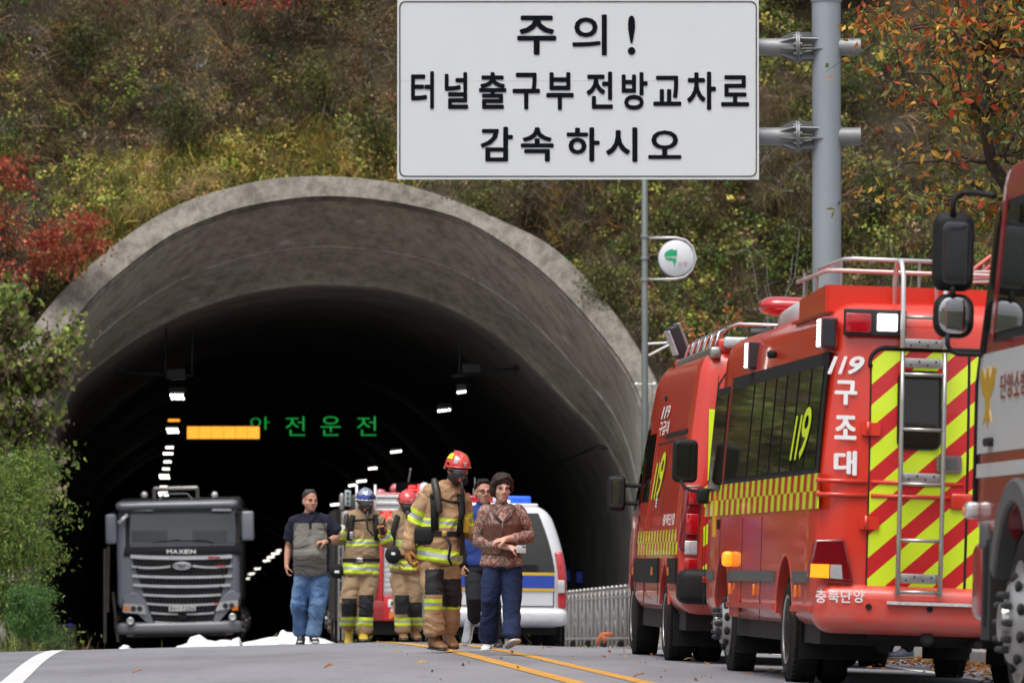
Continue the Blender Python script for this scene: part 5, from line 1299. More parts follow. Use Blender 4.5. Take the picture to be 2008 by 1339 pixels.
tplate('windscreen', M_WSG, [(252, 1068), (464, 1064), (460, 1006), (258, 1008)], -.025, .05, bev=.012)
wsf = bpy.data.objects['windscreen']
for a, b in (((246, 1072), (254, 1006)), ((462, 1004), (470, 1066))): tplate('windscreen_pillar', M_UND, [(a[0], a[1]), (b[0], a[1]), (b[0], b[1]), (a[0], b[1])], -.03, .04)
for x0_, x1_ in ((258, 328), (378, 445)): tplate('seat_shadow', mat('cab_interior_grey', (.028, .032, .038), .5), [(x0_, 1063), (x1_, 1063), (x1_, 1040), (x0_, 1040)], -.030, .004, wsf)
for a, b in (((336, 1060), (405, 1060)), ((388, 1058), (420, 1064)), ((300, 1063), (352, 1058))):
    m = MB(); pa, pb = q(*a), q(*b); m.tube([(pa.x, .0, pa.z), (pb.x, -.01, pb.z)], .012, 5); m.build('wiper', M_PLA, trk)
# sun visor and roof
m = MB(); a, b = q(226, 1006, -.1), q(468, 978, -.1)
m.rbox(((a.x+b.x)/2, .12, (a.z+b.z)/2+.02), (b.x-a.x, .5, b.z-a.z-.04), (.12, .2, .09), 5, (4, 1, 1)); m.build('sun_visor', M_GPT, trk, smooth=True)
for xa, xb in ((258, 300), (415, 455)): tplate('visor_lamp', M_LCLR, [(xa, 1001), (xb, 1001), (xb-4, 994), (xa+4, 994)], -.18, .05, bev=.008)
for px in (283, 421):
    p = q(px, 970, .3); m = MB(); m.ball((p.x, .3, p.z), .07, 14, 9); lp = m.build('roof_lamp', M_LCLR, trk, smooth=True); m = MB(); m.tube([(p.x, .3, p.z-.06), (p.x, .3, 2.8)], .02, 6); m.build('lamp_stalk', M_PLA, lp)
m = MB(); a, b = q(302, 978, .7), q(387, 956, .7)
for (u, v) in (((a.x, a.z), (a.x, b.z)), ((a.x, b.z), (b.x, b.z)), ((b.x, b.z), (b.x, a.z)), ((b.x-.0, b.z-.0), (b.x-.0, b.z))):
    if u != v: m.tube([(u[0], .7, u[1]), (v[0], .7, v[1])], .035, 4)
for k in range(5):
    m.tube([(a.x, .7+k*.25, b.z), (a.x, .7+k*.25, a.z)], .015, 4); m.tube([(b.x, .7+k*.25, b.z), (b.x, .7+k*.25, a.z)], .015, 4)
m.tube([(a.x, .7, b.z), (a.x, 1.9, b.z)], .02, 4); m.tube([(b.x, .7, b.z), (b.x, 1.9, b.z)], .02, 4)
m.build('roof_rack', M_STL, trk)
m = MB(); m.tube([(a.x+.1, .8, a.z-.02), (a.x+.2, .8, a.z+.1), (b.x-.2, .8, a.z+.1), (b.x-.1, .8, a.z-.02)], .02, 6); m.build('roof_hoop', M_CHR, trk)
# fascia
M_GBLK = mat('gloss_black_fascia', (.008, .008, .010), .25, spec=.3)
tplate('fascia', M_GBLK, [(242, 1090), (474, 1086), (472, 1068), (244, 1072)], -.022, .05, bev=.01)
fa = bpy.data.objects['fascia']
for i, ch in enumerate('MAXEN'):
    w_ = 11.4; x0_ = 327+i*11.6; m = MB(); A, B, Cq, Dq = [(p.x, -.028, p.z) for p in (q(x0_, 1085), q(x0_+w_-1, 1084.6), q(x0_+w_-1, 1077), q(x0_, 1077))]
    lettering(m, ch, [A, B, Cq, Dq], .04); m.build('letter', M_WTX, trk, recalc=False)
tplate('grille', mat('dark_grille', (.010, .010, .011), .7, .0, spec=.1, bump=.6, bscale=60), [(258, 1092), (455, 1090), (418, 1222), (302, 1224)], -.018, .05)
gr = bpy.data.objects['grille']
# hexagonal mesh of the grille as fine raised bars
m = MB()
for py in np.arange(1096, 1220, 5.2):
    k = (py-1092)/132; x0_ = 262+k*40; x1_ = 452-k*34
    n = int((x1_-x0_)/7)
    for i in range(n):
        xx = x0_+(x1_-x0_)*i/n; p = q(xx, py); p2 = q(xx+3.4, py+2.2)
        m.box(p.x, p2.x, -.035, -.020, p2.z, p.z)
m.build('grille_mesh', mat('grille_mesh_metal', (.05, .05, .055), .6, .2), gr, kind='stuff')
for (xa, xb, py, h) in ((256, 455, 1088, 7), (258, 334, 1109, 4), (378, 455, 1108, 4), (259, 455, 1127, 5), (261, 452, 1145, 5), (280, 433, 1164, 4.5), (288, 427, 1182, 4), (296, 420, 1200, 3.5), (304, 416, 1218, 4)):
    m = MB(); n = 8; top = []; bot = []
    for i in range(n+1):
        u = i/n; sag = (abs(u-.5)*2)**2*3.0; t_ = q(xa+(xb-xa)*u, py-sag+2); b_ = q(xa+(xb-xa)*u, py-sag+2+h)
        y_ = -.055+.06*(abs(t_.x)/TW)**3
        top.append((t_.x, y_, t_.z)); bot.append((b_.x, y_+.005, b_.z))
    vs = top+bot+[(p[0], p[1]+.05, p[2]) for p in top]+[(p[0], p[1]+.05, p[2]) for p in bot]; k = n+1; fs = []
    for i in range(n): fs += [(i, i+1, k+i+1, k+i), (i, 2*k+i, 2*k+i+1, i+1), (k+i, k+i+1, 3*k+i+1, 3*k+i)]
    m.add(vs, fs); m.build('grille_bar', mat('satin_grille_bar', (.62, .63, .66), .4, .2, dirt=.1), gr)
for xa, xb, py in ((408, 432, 1092), (422, 442, 1108), (420, 428, 1181)):
    tplate('red_mark', M_LRED, [(xa, py+2), (xb, py+2), (xb, py-1), (xa, py-1)], -.062, .004, gr)
p = q(357, 1109); m = MB(); m.lathe([(.001, -.075), (.10, -.075), (.19, -.07), (.20, -.05), (.19, -.03)], (0, 0, 0), 'y', 28)
m.v = [(x*1.0+p.x, y, z*.42+p.z) for x, y, z in m.v]; bd = m.build('badge', M_CHR, trk, auto=30)
for dx in (-.055, .055): m = MB(); m.tube([(p.x+dx*.6, -.082, p.z-.045), (p.x+dx*1.2, -.082, p.z+.045)], .012, 5); m.build('badge_petal', M_DKST, bd)
m = MB(); m.tube([(p.x, -.082, p.z-.05), (p.x, -.082, p.z+.05)], .012, 5); m.build('badge_petal', M_DKST, bd)
# side cheeks, headlamps, fog lamps
for sgn, pts in ((-1, [(240, 1170), (262, 1160), (285, 1178), (303, 1224), (292, 1224), (242, 1178)]), (1, [(472, 1165), (452, 1156), (432, 1176), (416, 1222), (428, 1221), (470, 1172)])):
    tplate('cheek', M_GPT, pts if sgn > 0 else pts, -.05, .06, bev=.012)
for pts, ind in (([(241, 1200), (287, 1204), (282, 1186), (243, 1182)], (243, 254)), ([(422, 1198), (467, 1190), (466, 1176), (430, 1180)], (455, 467))):
    hl = tplate('headlamp', M_LCLR, pts, -.075, .06, bev=.015)
    zc = (q(*pts[0]).z+q(*pts[2]).z)/2; xs_ = [q(pts[0][0]+(pts[1][0]-pts[0][0])*u, 1190).x for u in (.45, .72)]
    for x_ in xs_: m = MB(); m.lathe([(.055, -.085), (.045, -.08), (.02, -.078), (.001, -.078)], (x_, .06*(abs(x_)/TW)**3, zc), 'y', 16); m.build('reflector_bowl', M_DKST, hl)
    tplate('indicator', M_ORG, [(ind[0], 1196), (ind[1], 1196), (ind[1], 1187), (ind[0], 1187)], -.085, .02, hl)
for px, py in ((256, 1217), (456, 1209)):
    p = q(px, py); m = MB(); m.lathe([(.075, -.12), (.06, -.13), (.045, -.125), (.001, -.123)], (p.x, 0, p.z), 'y', 18); fl = m.build('fog_lamp', M_LCLR, trk, auto=40)
    m = MB(); m.lathe([(.09, -.11), (.075, -.125), (.08, -.09)], (p.x, 0, p.z), 'y', 18, True); m.build('lamp_ring', M_PLA, fl)
pl = tplate('number_plate', mat('plate_white', (.55, .57, .56), .5, dirt=.4), [(331, 1198), (384, 1197), (384, 1185), (331, 1186)], -.11, .03)
for i, ch in enumerate('86너7286'):
    x0_ = 334+i*6.6+(3 if i > 2 else 0); m = MB(); A, B, Cq, Dq = [(p.x, -.111, p.z) for p in (q(x0_, 1196), q(x0_+5.4, 1196), q(x0_+5.4, 1188), q(x0_, 1188))]
    lettering(m, ch, [A, B, Cq, Dq], .02); m.build('plate_character', mat('plate_text', (.12, .13, .14), .6), pl, recalc=False)
tplate('tow_cover', M_PLA, [(349, 1214), (366, 1214), (366, 1202), (349, 1202)], -.07, .03)
# mirrors
for x0_, x1_, y0_, y1_ in ((207, 229, 1007, 1067), (474, 498, 1001, 1060)):
    a, b = q(x0_, y1_, .15), q(x1_, y0_, .15); m = MB(); m.rbox(((a.x+b.x)/2, .15, (a.z+b.z)/2), (b.x-a.x, .16, b.z-a.z), (.05, .06, .05), 4); mi = m.build('door_mirror', M_GPT, trk, smooth=True)
    inn = b.x if x0_ < 300 else a.x; tgt = -1.1 if x0_ < 300 else 1.1
    for zz in (a.z+.05, b.z+.02): m = MB(); m.tube([((a.x+b.x)/2, .15, zz), (tgt, .35, zz+.02)], .022, 6); m.build('mirror_arm', M_PLA, mi)
p0, p1 = q(232, 1026, -.1), q(250, 1009, -.1); m = MB(); m.tube([(p0.x, -.1, p0.z), (p1.x, -.05, p1.z)], .04, 8); m.build('corner_mirror', M_LCLR, trk, smooth=True)
for a in (((213, 1070), (211, 1200)), ((222, 1160), (232, 1258)), ((206, 1075), (206, 1260))):
    pa, pb = q(*a[0], .8), q(*a[1], .8); m = MB(); m.tube([(pa.x, .8, pa.z), (pb.x, .8, pb.z)], .035, 6); m.build('side_pipe', mat('dusty_metal', (.12, .11, .10), .7, .2), trk)
m = MB(); a, b = q(232, 1252, .0), q(470, 1240, .0); m.rbox((0, .15, a.z+.08), (2.1, .3, .10), .03, 2); m.build('lower_valance', MATS['dusty_metal'], trk, auto=40)
for sx in (-1, 1): wheel(trk, sx*1.2, 1.25, .52, .52, .3, sx, 'big'); wheel(trk, sx*1.2, 6.5, .52, .52, .3, sx, 'big')

# ------------------------------------------------ second fire engine, seen from behind between the firefighters
gf = Frame(at(788, 1275, 105).x, 105.0, road_z(-2.0, 106), math.atan(0.05), 0.01)
fe = thing('pumper_truck', 'red and white fire engine seen from behind, partly hidden by the firefighters', 'fire engine', gf)
q = lambda px, py, y=0.0: gf.hit(px, py, 'y', y)
def gq(name, mt, x0_, y0_, x1_, y1_, y=-.02, th=.03, par=fe, r=.01):
    a, b = q(x0_, y1_, y), q(x1_, y0_, y); m = MB(); m.rbox(((a.x+b.x)/2, y+th/2, (a.z+b.z)/2), (b.x-a.x, th, b.z-a.z), min(r, th*.45), 2); return m.build(name, mt, par, auto=40)
m = MB(); m.rbox((.19, 3.5, 1.75), (2.12, 7.0, 2.35), .06, 3); m.build('body', M_DRED, fe, auto=30); m = MB(); m.box(-1.25, -.86, .25, 6.8, .55, 2.6); m.build('side_recess', M_UND, fe)
gq('lower_panel', M_DRED, 702, 1180, 914, 1216, -.10, .12); gq('side_frame', mat('bright_red_panel', (.5, .015, .02), .3, coat=.6), 742, 1056, 752, 1216, -.06, .05)
gq('roller_shutter', mat('pale_shutter', (.50, .50, .52), .45, .3, var=.06), 752, 1040, 838, 1168, -.04, .05)
for i in range(12): gq('shutter_slat', MATS['pale_shutter'], 754, 1044+i*10, 836, 1052+i*10, -.052, .014)
gq('left_shutter', MATS['pale_shutter'], 706, 1040, 742, 1150, -.04, .05)
gq('red_box', MATS['bright_red_panel'], 752, 1169, 840, 1216, -.14, .14)
gq('lamp_recess', M_WTX, 761, 1175, 779, 1190, -.152, .02); gq('recess_core', M_DKST, 766, 1178, 776, 1187, -.16, .02)
for i, ch in enumerate('충북단양'):
    x0_ = 765+i*8.2; m = MB(); A, B, Cq, Dq = [(p.x, -.146, p.z) for p in (q(x0_, 1199, -.146), q(x0_+7.4, 1199, -.146), q(x0_+7.4, 1192, -.146), q(x0_, 1192, -.146))]; lettering(m, ch, [A, B, Cq, Dq], .03); m.build('letter', M_WTX, fe, recalc=False)
m = MB(); m.slab([(p.x, -.158, p.z) for p in (q(763, 1214, -.15), q(763, 1200, -.15), q(787, 1199, -.15))], (0, .01, 0)); m.build('orange_triangle', M_ORG, fe)
gq('top_band', MATS['bright_red_panel'], 700, 1000, 850, 1026, -.05, .06); gq('upper_shutter', MATS['pale_shutter'], 736, 978, 838, 998, -.04, .05); gq('top_rail', M_WTX, 730, 971, 850, 975, -.06, .05); gq('mid_rail', M_WTX, 736, 984, 838, 988, -.08, .04); gq('low_rail', M_WTX, 736, 998, 850, 1001, -.08, .04)
m = MB()
M_RLED = mat('lit_red_led', (1.0, .04, .03), emit=5, var=0)
for r, row in enumerate(((1, 2), (0, 1, 2, 3, 4), (0, 1, 2, 3, 4), (0, 1, 2, 3), (1, 2))):
    for c_ in row:
        p = q(750+c_*4.6, 1004.5+r*4.4, -.08); m.ball((p.x, -.08, p.z), (.017, .012, .017), 8, 5)
m.build('red_strobe', M_RLED, fe, kind='stuff')
for px, py, r_ in ((778, 958, .10), (746, 968, .09), (748, 1008-20, .06)):
    p = q(px, py, .3); m = MB(); m.ball((p.x, .3, p.z), (r_*1.3, r_, r_), 14, 8); m.build('beacon', mat('pink_lens', (.62, .14, .18), .2, coat=1), fe, smooth=True)
p = q(832, 958, .6); m = MB(); m.ball((p.x, .6, p.z-.05), (.13, .13, .17), 16, 9); m.build('white_dome', M_WPT, fe, smooth=True)
# message board on the roof with one lit red letter
gq('board', M_BLK, 776, 946, 822, 976, .1, .12); m = MB(); A, B, Cq, Dq = [(p.x, .092, p.z) for p in (q(801, 975, .09), q(823, 975, .09), q(823, 949, .09), q(801, 949, .09))]
lettering(m, '터', [A, B, Cq, Dq], .05); m.build('lit_letter', mat('red_sign_led', (1, .05, .06), emit=1.0, var=0), fe, recalc=False)
m = MB(); a, b = q(801, 945, .3), q(805, 920, .3); m.tube([(a.x, .3, a.z), (b.x, .3, b.z)], .012, 5); m.ball((b.x, .3, b.z), .02, 8, 5); m.build('aerial', M_STL, fe)
# ladders and pump gear on the left rear corner
for (a, b) in (((665, 1030), (664, 1255)), ((672, 1030), (672, 1255))):
    pa, pb = q(*a, -.2), q(*b, -.2); m = MB(); m.tube([(pa.x, -.2, pa.z), (pb.x, -.2, pb.z)], .025, 6); m.build('ladder_rail', M_CHR, fe)
for k in range(9): pa, pb = q(665, 1050+k*22, -.2), q(672, 1050+k*22, -.2); m = MB(); m.tube([(pa.x, -.2, pa.z), (pb.x, -.2, pb.z)], .018, 6); m.build('rung', M_CHR, fe)
for px in (699.5, 736): pa, pb = q(px, 1030, -.25), q(px, 950, -.25); m = MB(); m.tube([(pa.x, -.25, pa.z), (pb.x, -.25, pb.z)], .026, 8); m.build('grab_rail', MATS['pale_metal'], fe, smooth=True)
gq('bracket_plate', mat('pale_green_steel', (.42, .50, .50), .45, .4), 676, 961, 688, 992, -.3, .05)
for k in range(3): p = q(682, 967+k*10, -.3); m = MB(); m.lathe([(.025, -.33), (.025, -.30)], (p.x, 0, p.z), 'y', 12); m.build('bracket_hole', M_DKST, fe)
gq('pump_block', M_STL, 665, 966, 676, 1000, -.25, .2, r=.05); gq('gear_case', M_GRY, 688, 970, 700, 1010, -.15, .15, r=.04); gq('hose_reel', M_STL, 668, 1000, 700, 1028, -.2, .2, r=.06)
m = MB(); m.box(-1.1, 1.1, .1, 6.5, .3, .6); m.build('chassis', M_UND, fe)
for sx in (-1, 1): wheel(fe, sx*1.22, 1.6, .5, .5, .28, sx, 'dish', dual=True); wheel(fe, sx*1.2, 5.7, .5, .5, .28, sx, 'big')

# ------------------------------------------------ white police van
pf = Frame(at(974, 1271, 80).x, 80.0, road_z(-.2, 81.5), math.atan(0.05), 0.012)
pv = thing('police_van', 'white police van with blue and gold stripe and lit blue roof bar seen from behind', 'van', pf)
q = lambda px, py, y=0.0: pf.hit(px, py, 'y', y)
PW = .985
def px_(z): return PW - .27*clamp((z-.95)/1.05)**1.7
def pol_def(x, y, z):
    x *= px_(z)/PW
    if y < 1.0: y += (.26*clamp((z-1.05)/.95)**1.4)*(1-clamp(y))
    if y > 3.6: y -= 1.1*clamp((z-1.0)/.95)*clamp((y-3.6)/1.6)
    return (x, y, z)
def pol_ry(z): return .26*clamp((z-1.05)/.95)**1.4
m = MB(); m.rbox((0, 2.6, 1.17), (2*PW, 5.2, 1.70), (.22, .20, .20), 6, (4, 8, 10), pol_def); pb_ = m.build('body', [M_WPT, M_UND], pv, auto=30)
c = MB()
for yy in (1.05, 4.2): c.lathe([(.40, -1.2), (.40, 1.2)], (0, yy, .36), 'x', 32)
cut(pb_, c); pb_.data.set_sharp_from_angle(angle=math.radians(32))
for sx in (-1, 1): wheel(pv, sx*.95, 1.05, .345, .345, .23, sx, 'alloy'); wheel(pv, sx*.95, 4.2, .345, .345, .23, sx, 'alloy')
m = MB(); m.box(-.85, .85, .3, 4.9, .22, .42); m.build('underbody', M_UND, pv)
m = MB(); m.rbox((0, .05, .47), (1.99, .34, .26), (.12, .14, .10), 5, (4, 1, 1)); m.build('rear_bumper', M_WPT, pv, smooth=True)
pr = dict(par=pv, ryf=pol_ry)
def pplate(name, mt, px0, py0, px1, py1, lift=.004, th=.012, rad=0, **k):
    a, b = q(px0, py1, .03), q(px1, py0, .03); return plate(name, mt, a.x, b.x, a.z, b.z, lift, th, rad, par=pv, ryf=pol_ry)
def prear(name, mt, zs, xl, xr, lift, n=8):
    """strip of the rear face between heights zs, half widths by function"""
    m = MB(); vs = []
    for i in range(n+1):
        z = zs[0]+(zs[1]-zs[0])*i/n; y = pol_ry(z)-lift
        vs += [(xl(z), y, z), ((xl(z)+xr(z))/2, y-.01, z), (xr(z), y, z)]
    m.add(vs, [f for i in range(n) for f in ((i*3, i*3+1, i*3+4, i*3+3), (i*3+1, i*3+2, i*3+5, i*3+4))]); return m.build(name, mt, pv)
prear('rear_window', M_GLS, (1.10, 1.93), lambda z: -(px_(z)-.17), lambda z: (px_(z)-.17), .012)
prear('gold_stripe', M_GOLD, (1.055, 1.095), lambda z: -.80, lambda z: .80, .016, 2); prear('blue_stripe', M_BLUT, (.875, 1.05), lambda z: -.80, lambda z: .80, .014, 2); prear('gold_stripe', M_GOLD, (.835, .872), lambda z: -.80, lambda z: .80, .016, 2)
for sx in (-1, 1):
    m = MB(); m.rbox((sx*.90, .04, .99), (.115, .16, .80), (.03, .04, .03), 3, (1, 1, 6), lambda x, y, z: (x*px_(z)/PW*1.01, y+pol_ry(z), z)); l = m.build('tail_lamp', M_LRED, pv, smooth=True)
    m = MB(); m.rbox((sx*.895, -.05, .90), (.10, .03, .18), .01, 2); m.build('reversing_lamp', M_LCLR, l, auto=40)
m = MB(); m.tube([(-.79, pol_ry(z)-.008, z) for z in (.62, .9, 1.2)], .006, 4); m.tube([(.79, pol_ry(z)-.008, z) for z in (.62, .9, 1.2)], .006, 4); m.tube([(-.79, -.006, .62), (.79, -.006, .62)], .007, 4); m.build('tailgate_seam', M_UND, pv, kind='stuff')
m = MB(); m.rbox((.18, pol_ry(1.3)-.05, 1.32), (.05, .05, .52), .015, 2); m.rbox((.12, pol_ry(1.5)-.06, 1.55), (.22, .05, .05), .015, 2); m.build('rear_wiper', M_PLA, pv)
m = MB(); m.box(-.6, .6, .75, 2.6, 2.02, 2.07); m.build('roof_pad', M_WPT, pv, bevel=.02)
for sx, mm in ((-1, M_LRED), (1, mat('lit_blue_lens', (.02, .10, .62), .15, emit=.35, var=.25, scale=8))):
    m = MB(); m.rbox((sx*.27, 1.3, 2.12), (.50, .30, .12), .03, 3); lb_ = m.build('light_bar', mm, pv, smooth=True)
m = MB(); m.ball((.20, 1.135, 2.10), .018, 8, 5); m.build('blue_flash', mat('flash', (.6, .75, 1.0), emit=5, var=0), lb_, smooth=True)
m = MB(); m.rbox((0, 1.3, 2.14), (.10, .28, .12), .02, 2); m.build('bar_centre', M_WPT, pv)
p = q(931, 950, 1.0); m = MB(); a = q(931, 968, 1.0); m.tube([(p.x, 1, p.z+.1), (a.x, 1, a.z)], .01, 5); m.tube([(a.x, 1, a.z+.08), (a.x, 1, a.z-.02)], .03, 8); m.build('aerial', M_STL, pv)
p = q(1040, 955, 1.0)

# ============================================================ STREET FURNITURE, SHEETS, LEAVES
# ---- big warning sign on its steel pole
SD_ = 63.0; base = at(1623, 1290, SD_); base.z = road_z(base.x, SD_)+.05
t = thing('sign_gantry', 'thick grey steel pole with two arms carrying the large white warning sign', 'sign pole', loc=tuple(base))
q = lambda px, py, d=SD_: tuple(at(px, py, d)-base)
PR = 28.5*SD_/F
m = MB(); x0_, _, z1_ = q(1623, 4); m.lathe([(PR*1.04, 0), (PR*1.03, 2), (PR, 3.5), (PR, z1_), (PR+.012, z1_), (PR+.012, z1_+.035), (PR*.8, z1_+.05), (.01, z1_+.05)], (0, 0, 0), 'z', 40)
M_POLE = mat('galvanised_pole', (0.33, 0.37, 0.41), 0.38, 0.35, var=.10, scale=1.6, stretch=(1, 1, .3), bump=.04, dirt=.25, dirtc=(.2, .2, .19))
M_ARM = mat('dull_galvanised', (0.24, 0.25, 0.26), 0.5, 0.4, var=.16, scale=5, dirt=.3, dirtc=(.16, .15, .14))
m.build('pole', M_POLE, t, auto=40)
for k, (py, ph) in enumerate(((93, 17), (268, 17.5))):
    r = ph*SD_/F; cz = q(1600, py)[2]; xa = q(1475, py)[0]; xf_ = q(1563, py)[0]; xr_ = q(1685, py)[0]
    m = MB(); m.tube([(xa, 0, cz), (xf_-.01, 0, cz)], r, 24); a = m.build('arm', M_ARM, t, auto=40); m = MB(); m.tube([(0, 0, cz), (xr_, 0, cz)], r, 24); m.build('arm_stub', M_ARM, t, auto=40)
    m = MB(); R2 = r*1.78
    for xx in (xf_-.018, xf_+.006): m.tube([(xx, 0, cz), (xx+.018, 0, cz)], R2, 28)
    m.build('flange', M_ARM, t, auto=40)
    for g in range(8):
        an = 2*PI*g/8 + .2; u = Vector((0, math.cos(an), math.sin(an))); tt = Vector((0, -math.sin(an), math.cos(an)))*.006
        C0 = Vector((0, 0, cz)); pts = [(xf_-.022, R2*.98), (xf_-.06, R2*.96), (xf_-.20, r*1.0), (xf_-.022, r*1.0)]
        m = MB(); m.slab([C0+Vector((x, 0, 0))+u*h-tt for x, h in pts], tuple(tt*2)); m.build('gusset', M_ARM, t)
        pts = [(xf_+.028, R2*.98), (xf_+.28, R2*.92), (xf_+.28, r*.4), (xf_+.028, r*.9)]
        if abs(u.y) < 2:
            m = MB(); m.slab([C0+Vector((x, 0, 0))+u*h-tt for x, h in pts], tuple(tt*2)); m.build('gusset', M_ARM, t)
        m = MB(); b0 = C0+u.lerp(Vector((0, math.cos(an+.39), math.sin(an+.39))), 1)*r*1.45
        m.tube([(xf_-.045, b0.y, b0.z), (xf_+.05, b0.y, b0.z)], .016, 6); m.build('bolt', M_STEEL, t)
    m = MB(); m.tube([(xr_, 0, cz), (xr_+.012, 0, cz)], r*1.03, 24); m.build('end_cap', M_ARM, t)
# board
bo = at(1133, 176, SD_-.22); bd = thing('warning_sign', 'large white Korean warning board telling drivers to slow down at the tunnel exit', 'sign', loc=tuple(bo))
q = lambda px, py, y=0: tuple(Vector(at(px, py, SD_-.22+y))-bo)
M_SGN = mat('white_sign_sheeting', (0.66, 0.69, 0.71), 0.7, spec=.1, var=0.02, scale=1.1, dirt=.10, dirtc=(.4, .4, .4)); M_SBK = mat('black_sign_lettering', (0.006, 0.007, 0.012), 0.85, var=.1, spec=.08)
m = MB(); c4 = [q(779, 352), q(1488, 352), q(1487, 2), q(778, -1)]
sp = q(778, 158)[2]; x0_, x1_ = q(779, 158)[0], q(1488, 158)[0]
za, zb_ = q(778, 352)[2], q(778, 0)[2]
for (u, v) in ((za, sp-.0006), (sp+.0006, zb_)):
    m = MB(); m.box(x0_, x1_, 0, .04, u, v); m.build('sign_panel', M_SGN, bd)
m = MB(); m.box(x0_+.01, x1_-.01, -.0015, .035, sp-.004, sp+.004); m.build('panel_joint', M_SGN, bd)
def rrect(px0, py0, px1, py1, r, n=8):
    out = []
    for cx, cy, a0 in ((px1-r, py1-r, 0), (px0+r, py1-r, 90), (px0+r, py0+r, 180), (px1-r, py0+r, 270)):
        for i in range(n+1): a = math.radians(a0+90*i/n); out.append((cx+r*math.cos(a), cy+r*math.sin(a)))
    return out
o1 = rrect(783, 3.0, 1484, 347, 12); o2 = rrect(785, 5, 1482, 345, 10.5); k = len(o1)
m = MB(); m.add([q(a, b, -.006) for a, b in o1]+[q(a, b, -.006) for a, b in o2], [(i, (i+1) % k, k+(i+1) % k, k+i) for i in range(k)]); m.build('border_line', M_SBK, bd, recalc=False)
SIGN = [('주', 1014, 1091, 31, 108), ('의', 1122, 1190, 29, 109), ('!', 1231, 1246, 31, 108),
        ('터', 806, 851, 140, 214), ('널', 872, 918, 142, 214), ('출', 939, 993, 142, 214), ('구', 1005, 1059, 143, 215), ('부', 1071, 1125, 142, 216),
        ('전', 1150, 1202, 141, 214), ('방', 1219, 1270, 142, 216), ('교', 1281, 1336, 149, 208), ('차', 1347, 1404, 141, 216), ('로', 1414, 1469, 148, 209),
        ('감', 942, 1006, 249, 317), ('속', 1021, 1086, 250, 317), ('하', 1111, 1176, 250, 317), ('시', 1188, 1250, 250, 318), ('오', 1271, 1336, 256, 312)]
for ch, xa, xb, ya, yb in SIGN:
    m = MB(); lettering(m, ch, [q(xa, yb, -.007), q(xb, yb, -.007), q(xb, ya, -.007), q(xa, ya, -.007)], .027 if ch not in '!의' else .018); m.build('letter', M_SBK, bd, recalc=False)
for px in (900, 1360):
    m = MB(); x_ = q(px, 0)[0]; m.box(x_-.04, x_+.04, .045, .12, za+.1, zb_-.1); m.build('back_rail', M_ARM, bd)

# ---- thin street lamp post with round town sign
LD = 85.0; base = at(1265, 1270, LD); base.z = road_z(base.x, LD)+.10
t = thing('lamp_post', 'slim grey lamp post rising behind the lower edge of the big sign', 'lamp post', loc=tuple(base))
q = lambda px, py, d=LD: tuple(at(px, py, d)-base)
m = MB(); zz = q(1265, -400)[2]; m.tube([(0, 0, 0), (0, 0, 3.6), (0, 0, 3.62), (0, 0, zz)], [.058, .056, .050, .042], 20); m.build('post', mat('grey_painted_post', (.14, .16, .155), .4, .3, var=.1, scale=3), t, smooth=True)
for py in (463, 506, 548): m = MB(); z_ = q(0, py)[2]; m.tube([(0, 0, z_-.02), (0, 0, z_+.02)], .062, 20); m.build('clamp', M_STEEL, t)
m = MB(); z_ = zz; m.tube([(0, 0, z_), (-.3, 0, z_+.5), (-1.6, 0, z_+.8)], .04, 10); m.rbox((-1.9, 0, z_+.8), (.7, .25, .12), .05, 3); m.build('lamp_arm', M_STEEL, t, smooth=True)
for (a, b) in (((1270, 674), (1308, 672)), ((1272, 697), (1312, 676))): m = MB(); m.tube([q(*a), q(*b)], .018, 8); m.build('strut', MATS['pale_metal'], t)
m = MB(); m.tube([q(1247, 753), q(1284, 753)], .012, 6); [m.ball(q(px, 753), .03, 10, 7) for px in (1248, 1283)]; m.build('insulator_bar', M_WTX, t, smooth=True)
m = MB(); m.tube([q(1252, 760), q(1250, 800), q(1251, 940)], .006, 4); m.tube([q(1279, 756), q(1281, 840), q(1278, 940)], .006, 4); m.build('hanging_wire', M_STEEL, t, kind='stuff')
so_ = at(1326, 507, LD); rs = thing('town_sign', 'small round white town sign with green drop emblem on the lamp post', 'sign', loc=tuple(so_))
q = lambda px, py, y=0: tuple(at(px, py, LD+y)-so_)
R_ = 33*LD/F; m = MB(); m.lathe([(R_, -.03), (R_+.012, -.02), (R_+.012, .03), (R_, .04)], (0, 0, 0), 'y', 40); m.build('disc', mat('white_disc', (.66, .67, .70), .35, var=.03), rs, auto=40)
m = MB(); m.tube([q(1326+34.5*math.cos(a), 507+34.5*math.sin(a)) for a in [2*PI*i/40 for i in range(41)]], .016, 6, ends=False); m.build('rim', M_STEEL, rs, smooth=True)
m = MB(); pts = [q(1272, 467)]+[q(x, y) for x, y in ((1325, 466), (1345, 471), (1358, 484), (1365, 507), (1357, 530), (1343, 543), (1325, 547))]+[q(1272, 548)]; m.tube(pts, .018, 8)
m.tube([q(1363, 507), q(1358, 507)], .012, 6); m.tube([q(1325, 546), q(1325, 541)], .012, 6); m.build('hoop_bracket', MATS['pale_metal'], rs, smooth=True)
gp = [(1308, 492), (1313, 490), (1318, 488.5), (1323, 491), (1327, 489), (1328, 496), (1327, 506), (1325, 516), (1322, 524), (1321, 518), (1319, 512), (1312, 512), (1306, 509), (1303, 503), (1303, 497)]
m = MB(); m.sheet([q(a, b, -.034) for a, b in gp]); m.build('green_drop', mat('emerald_print', (.02, .36, .16), .4, var=.25, scale=14), rs, recalc=False)
for i, ch in enumerate('녹색쉼표'): x_ = 1307.5+i*5; m = MB(); lettering(m, ch, [q(x_, 507, -.037), q(x_+4.5, 507, -.037), q(x_+4.5, 502.5, -.037), q(x_, 502.5, -.037)], .02); m.build('letter', M_WTX, rs, recalc=False)
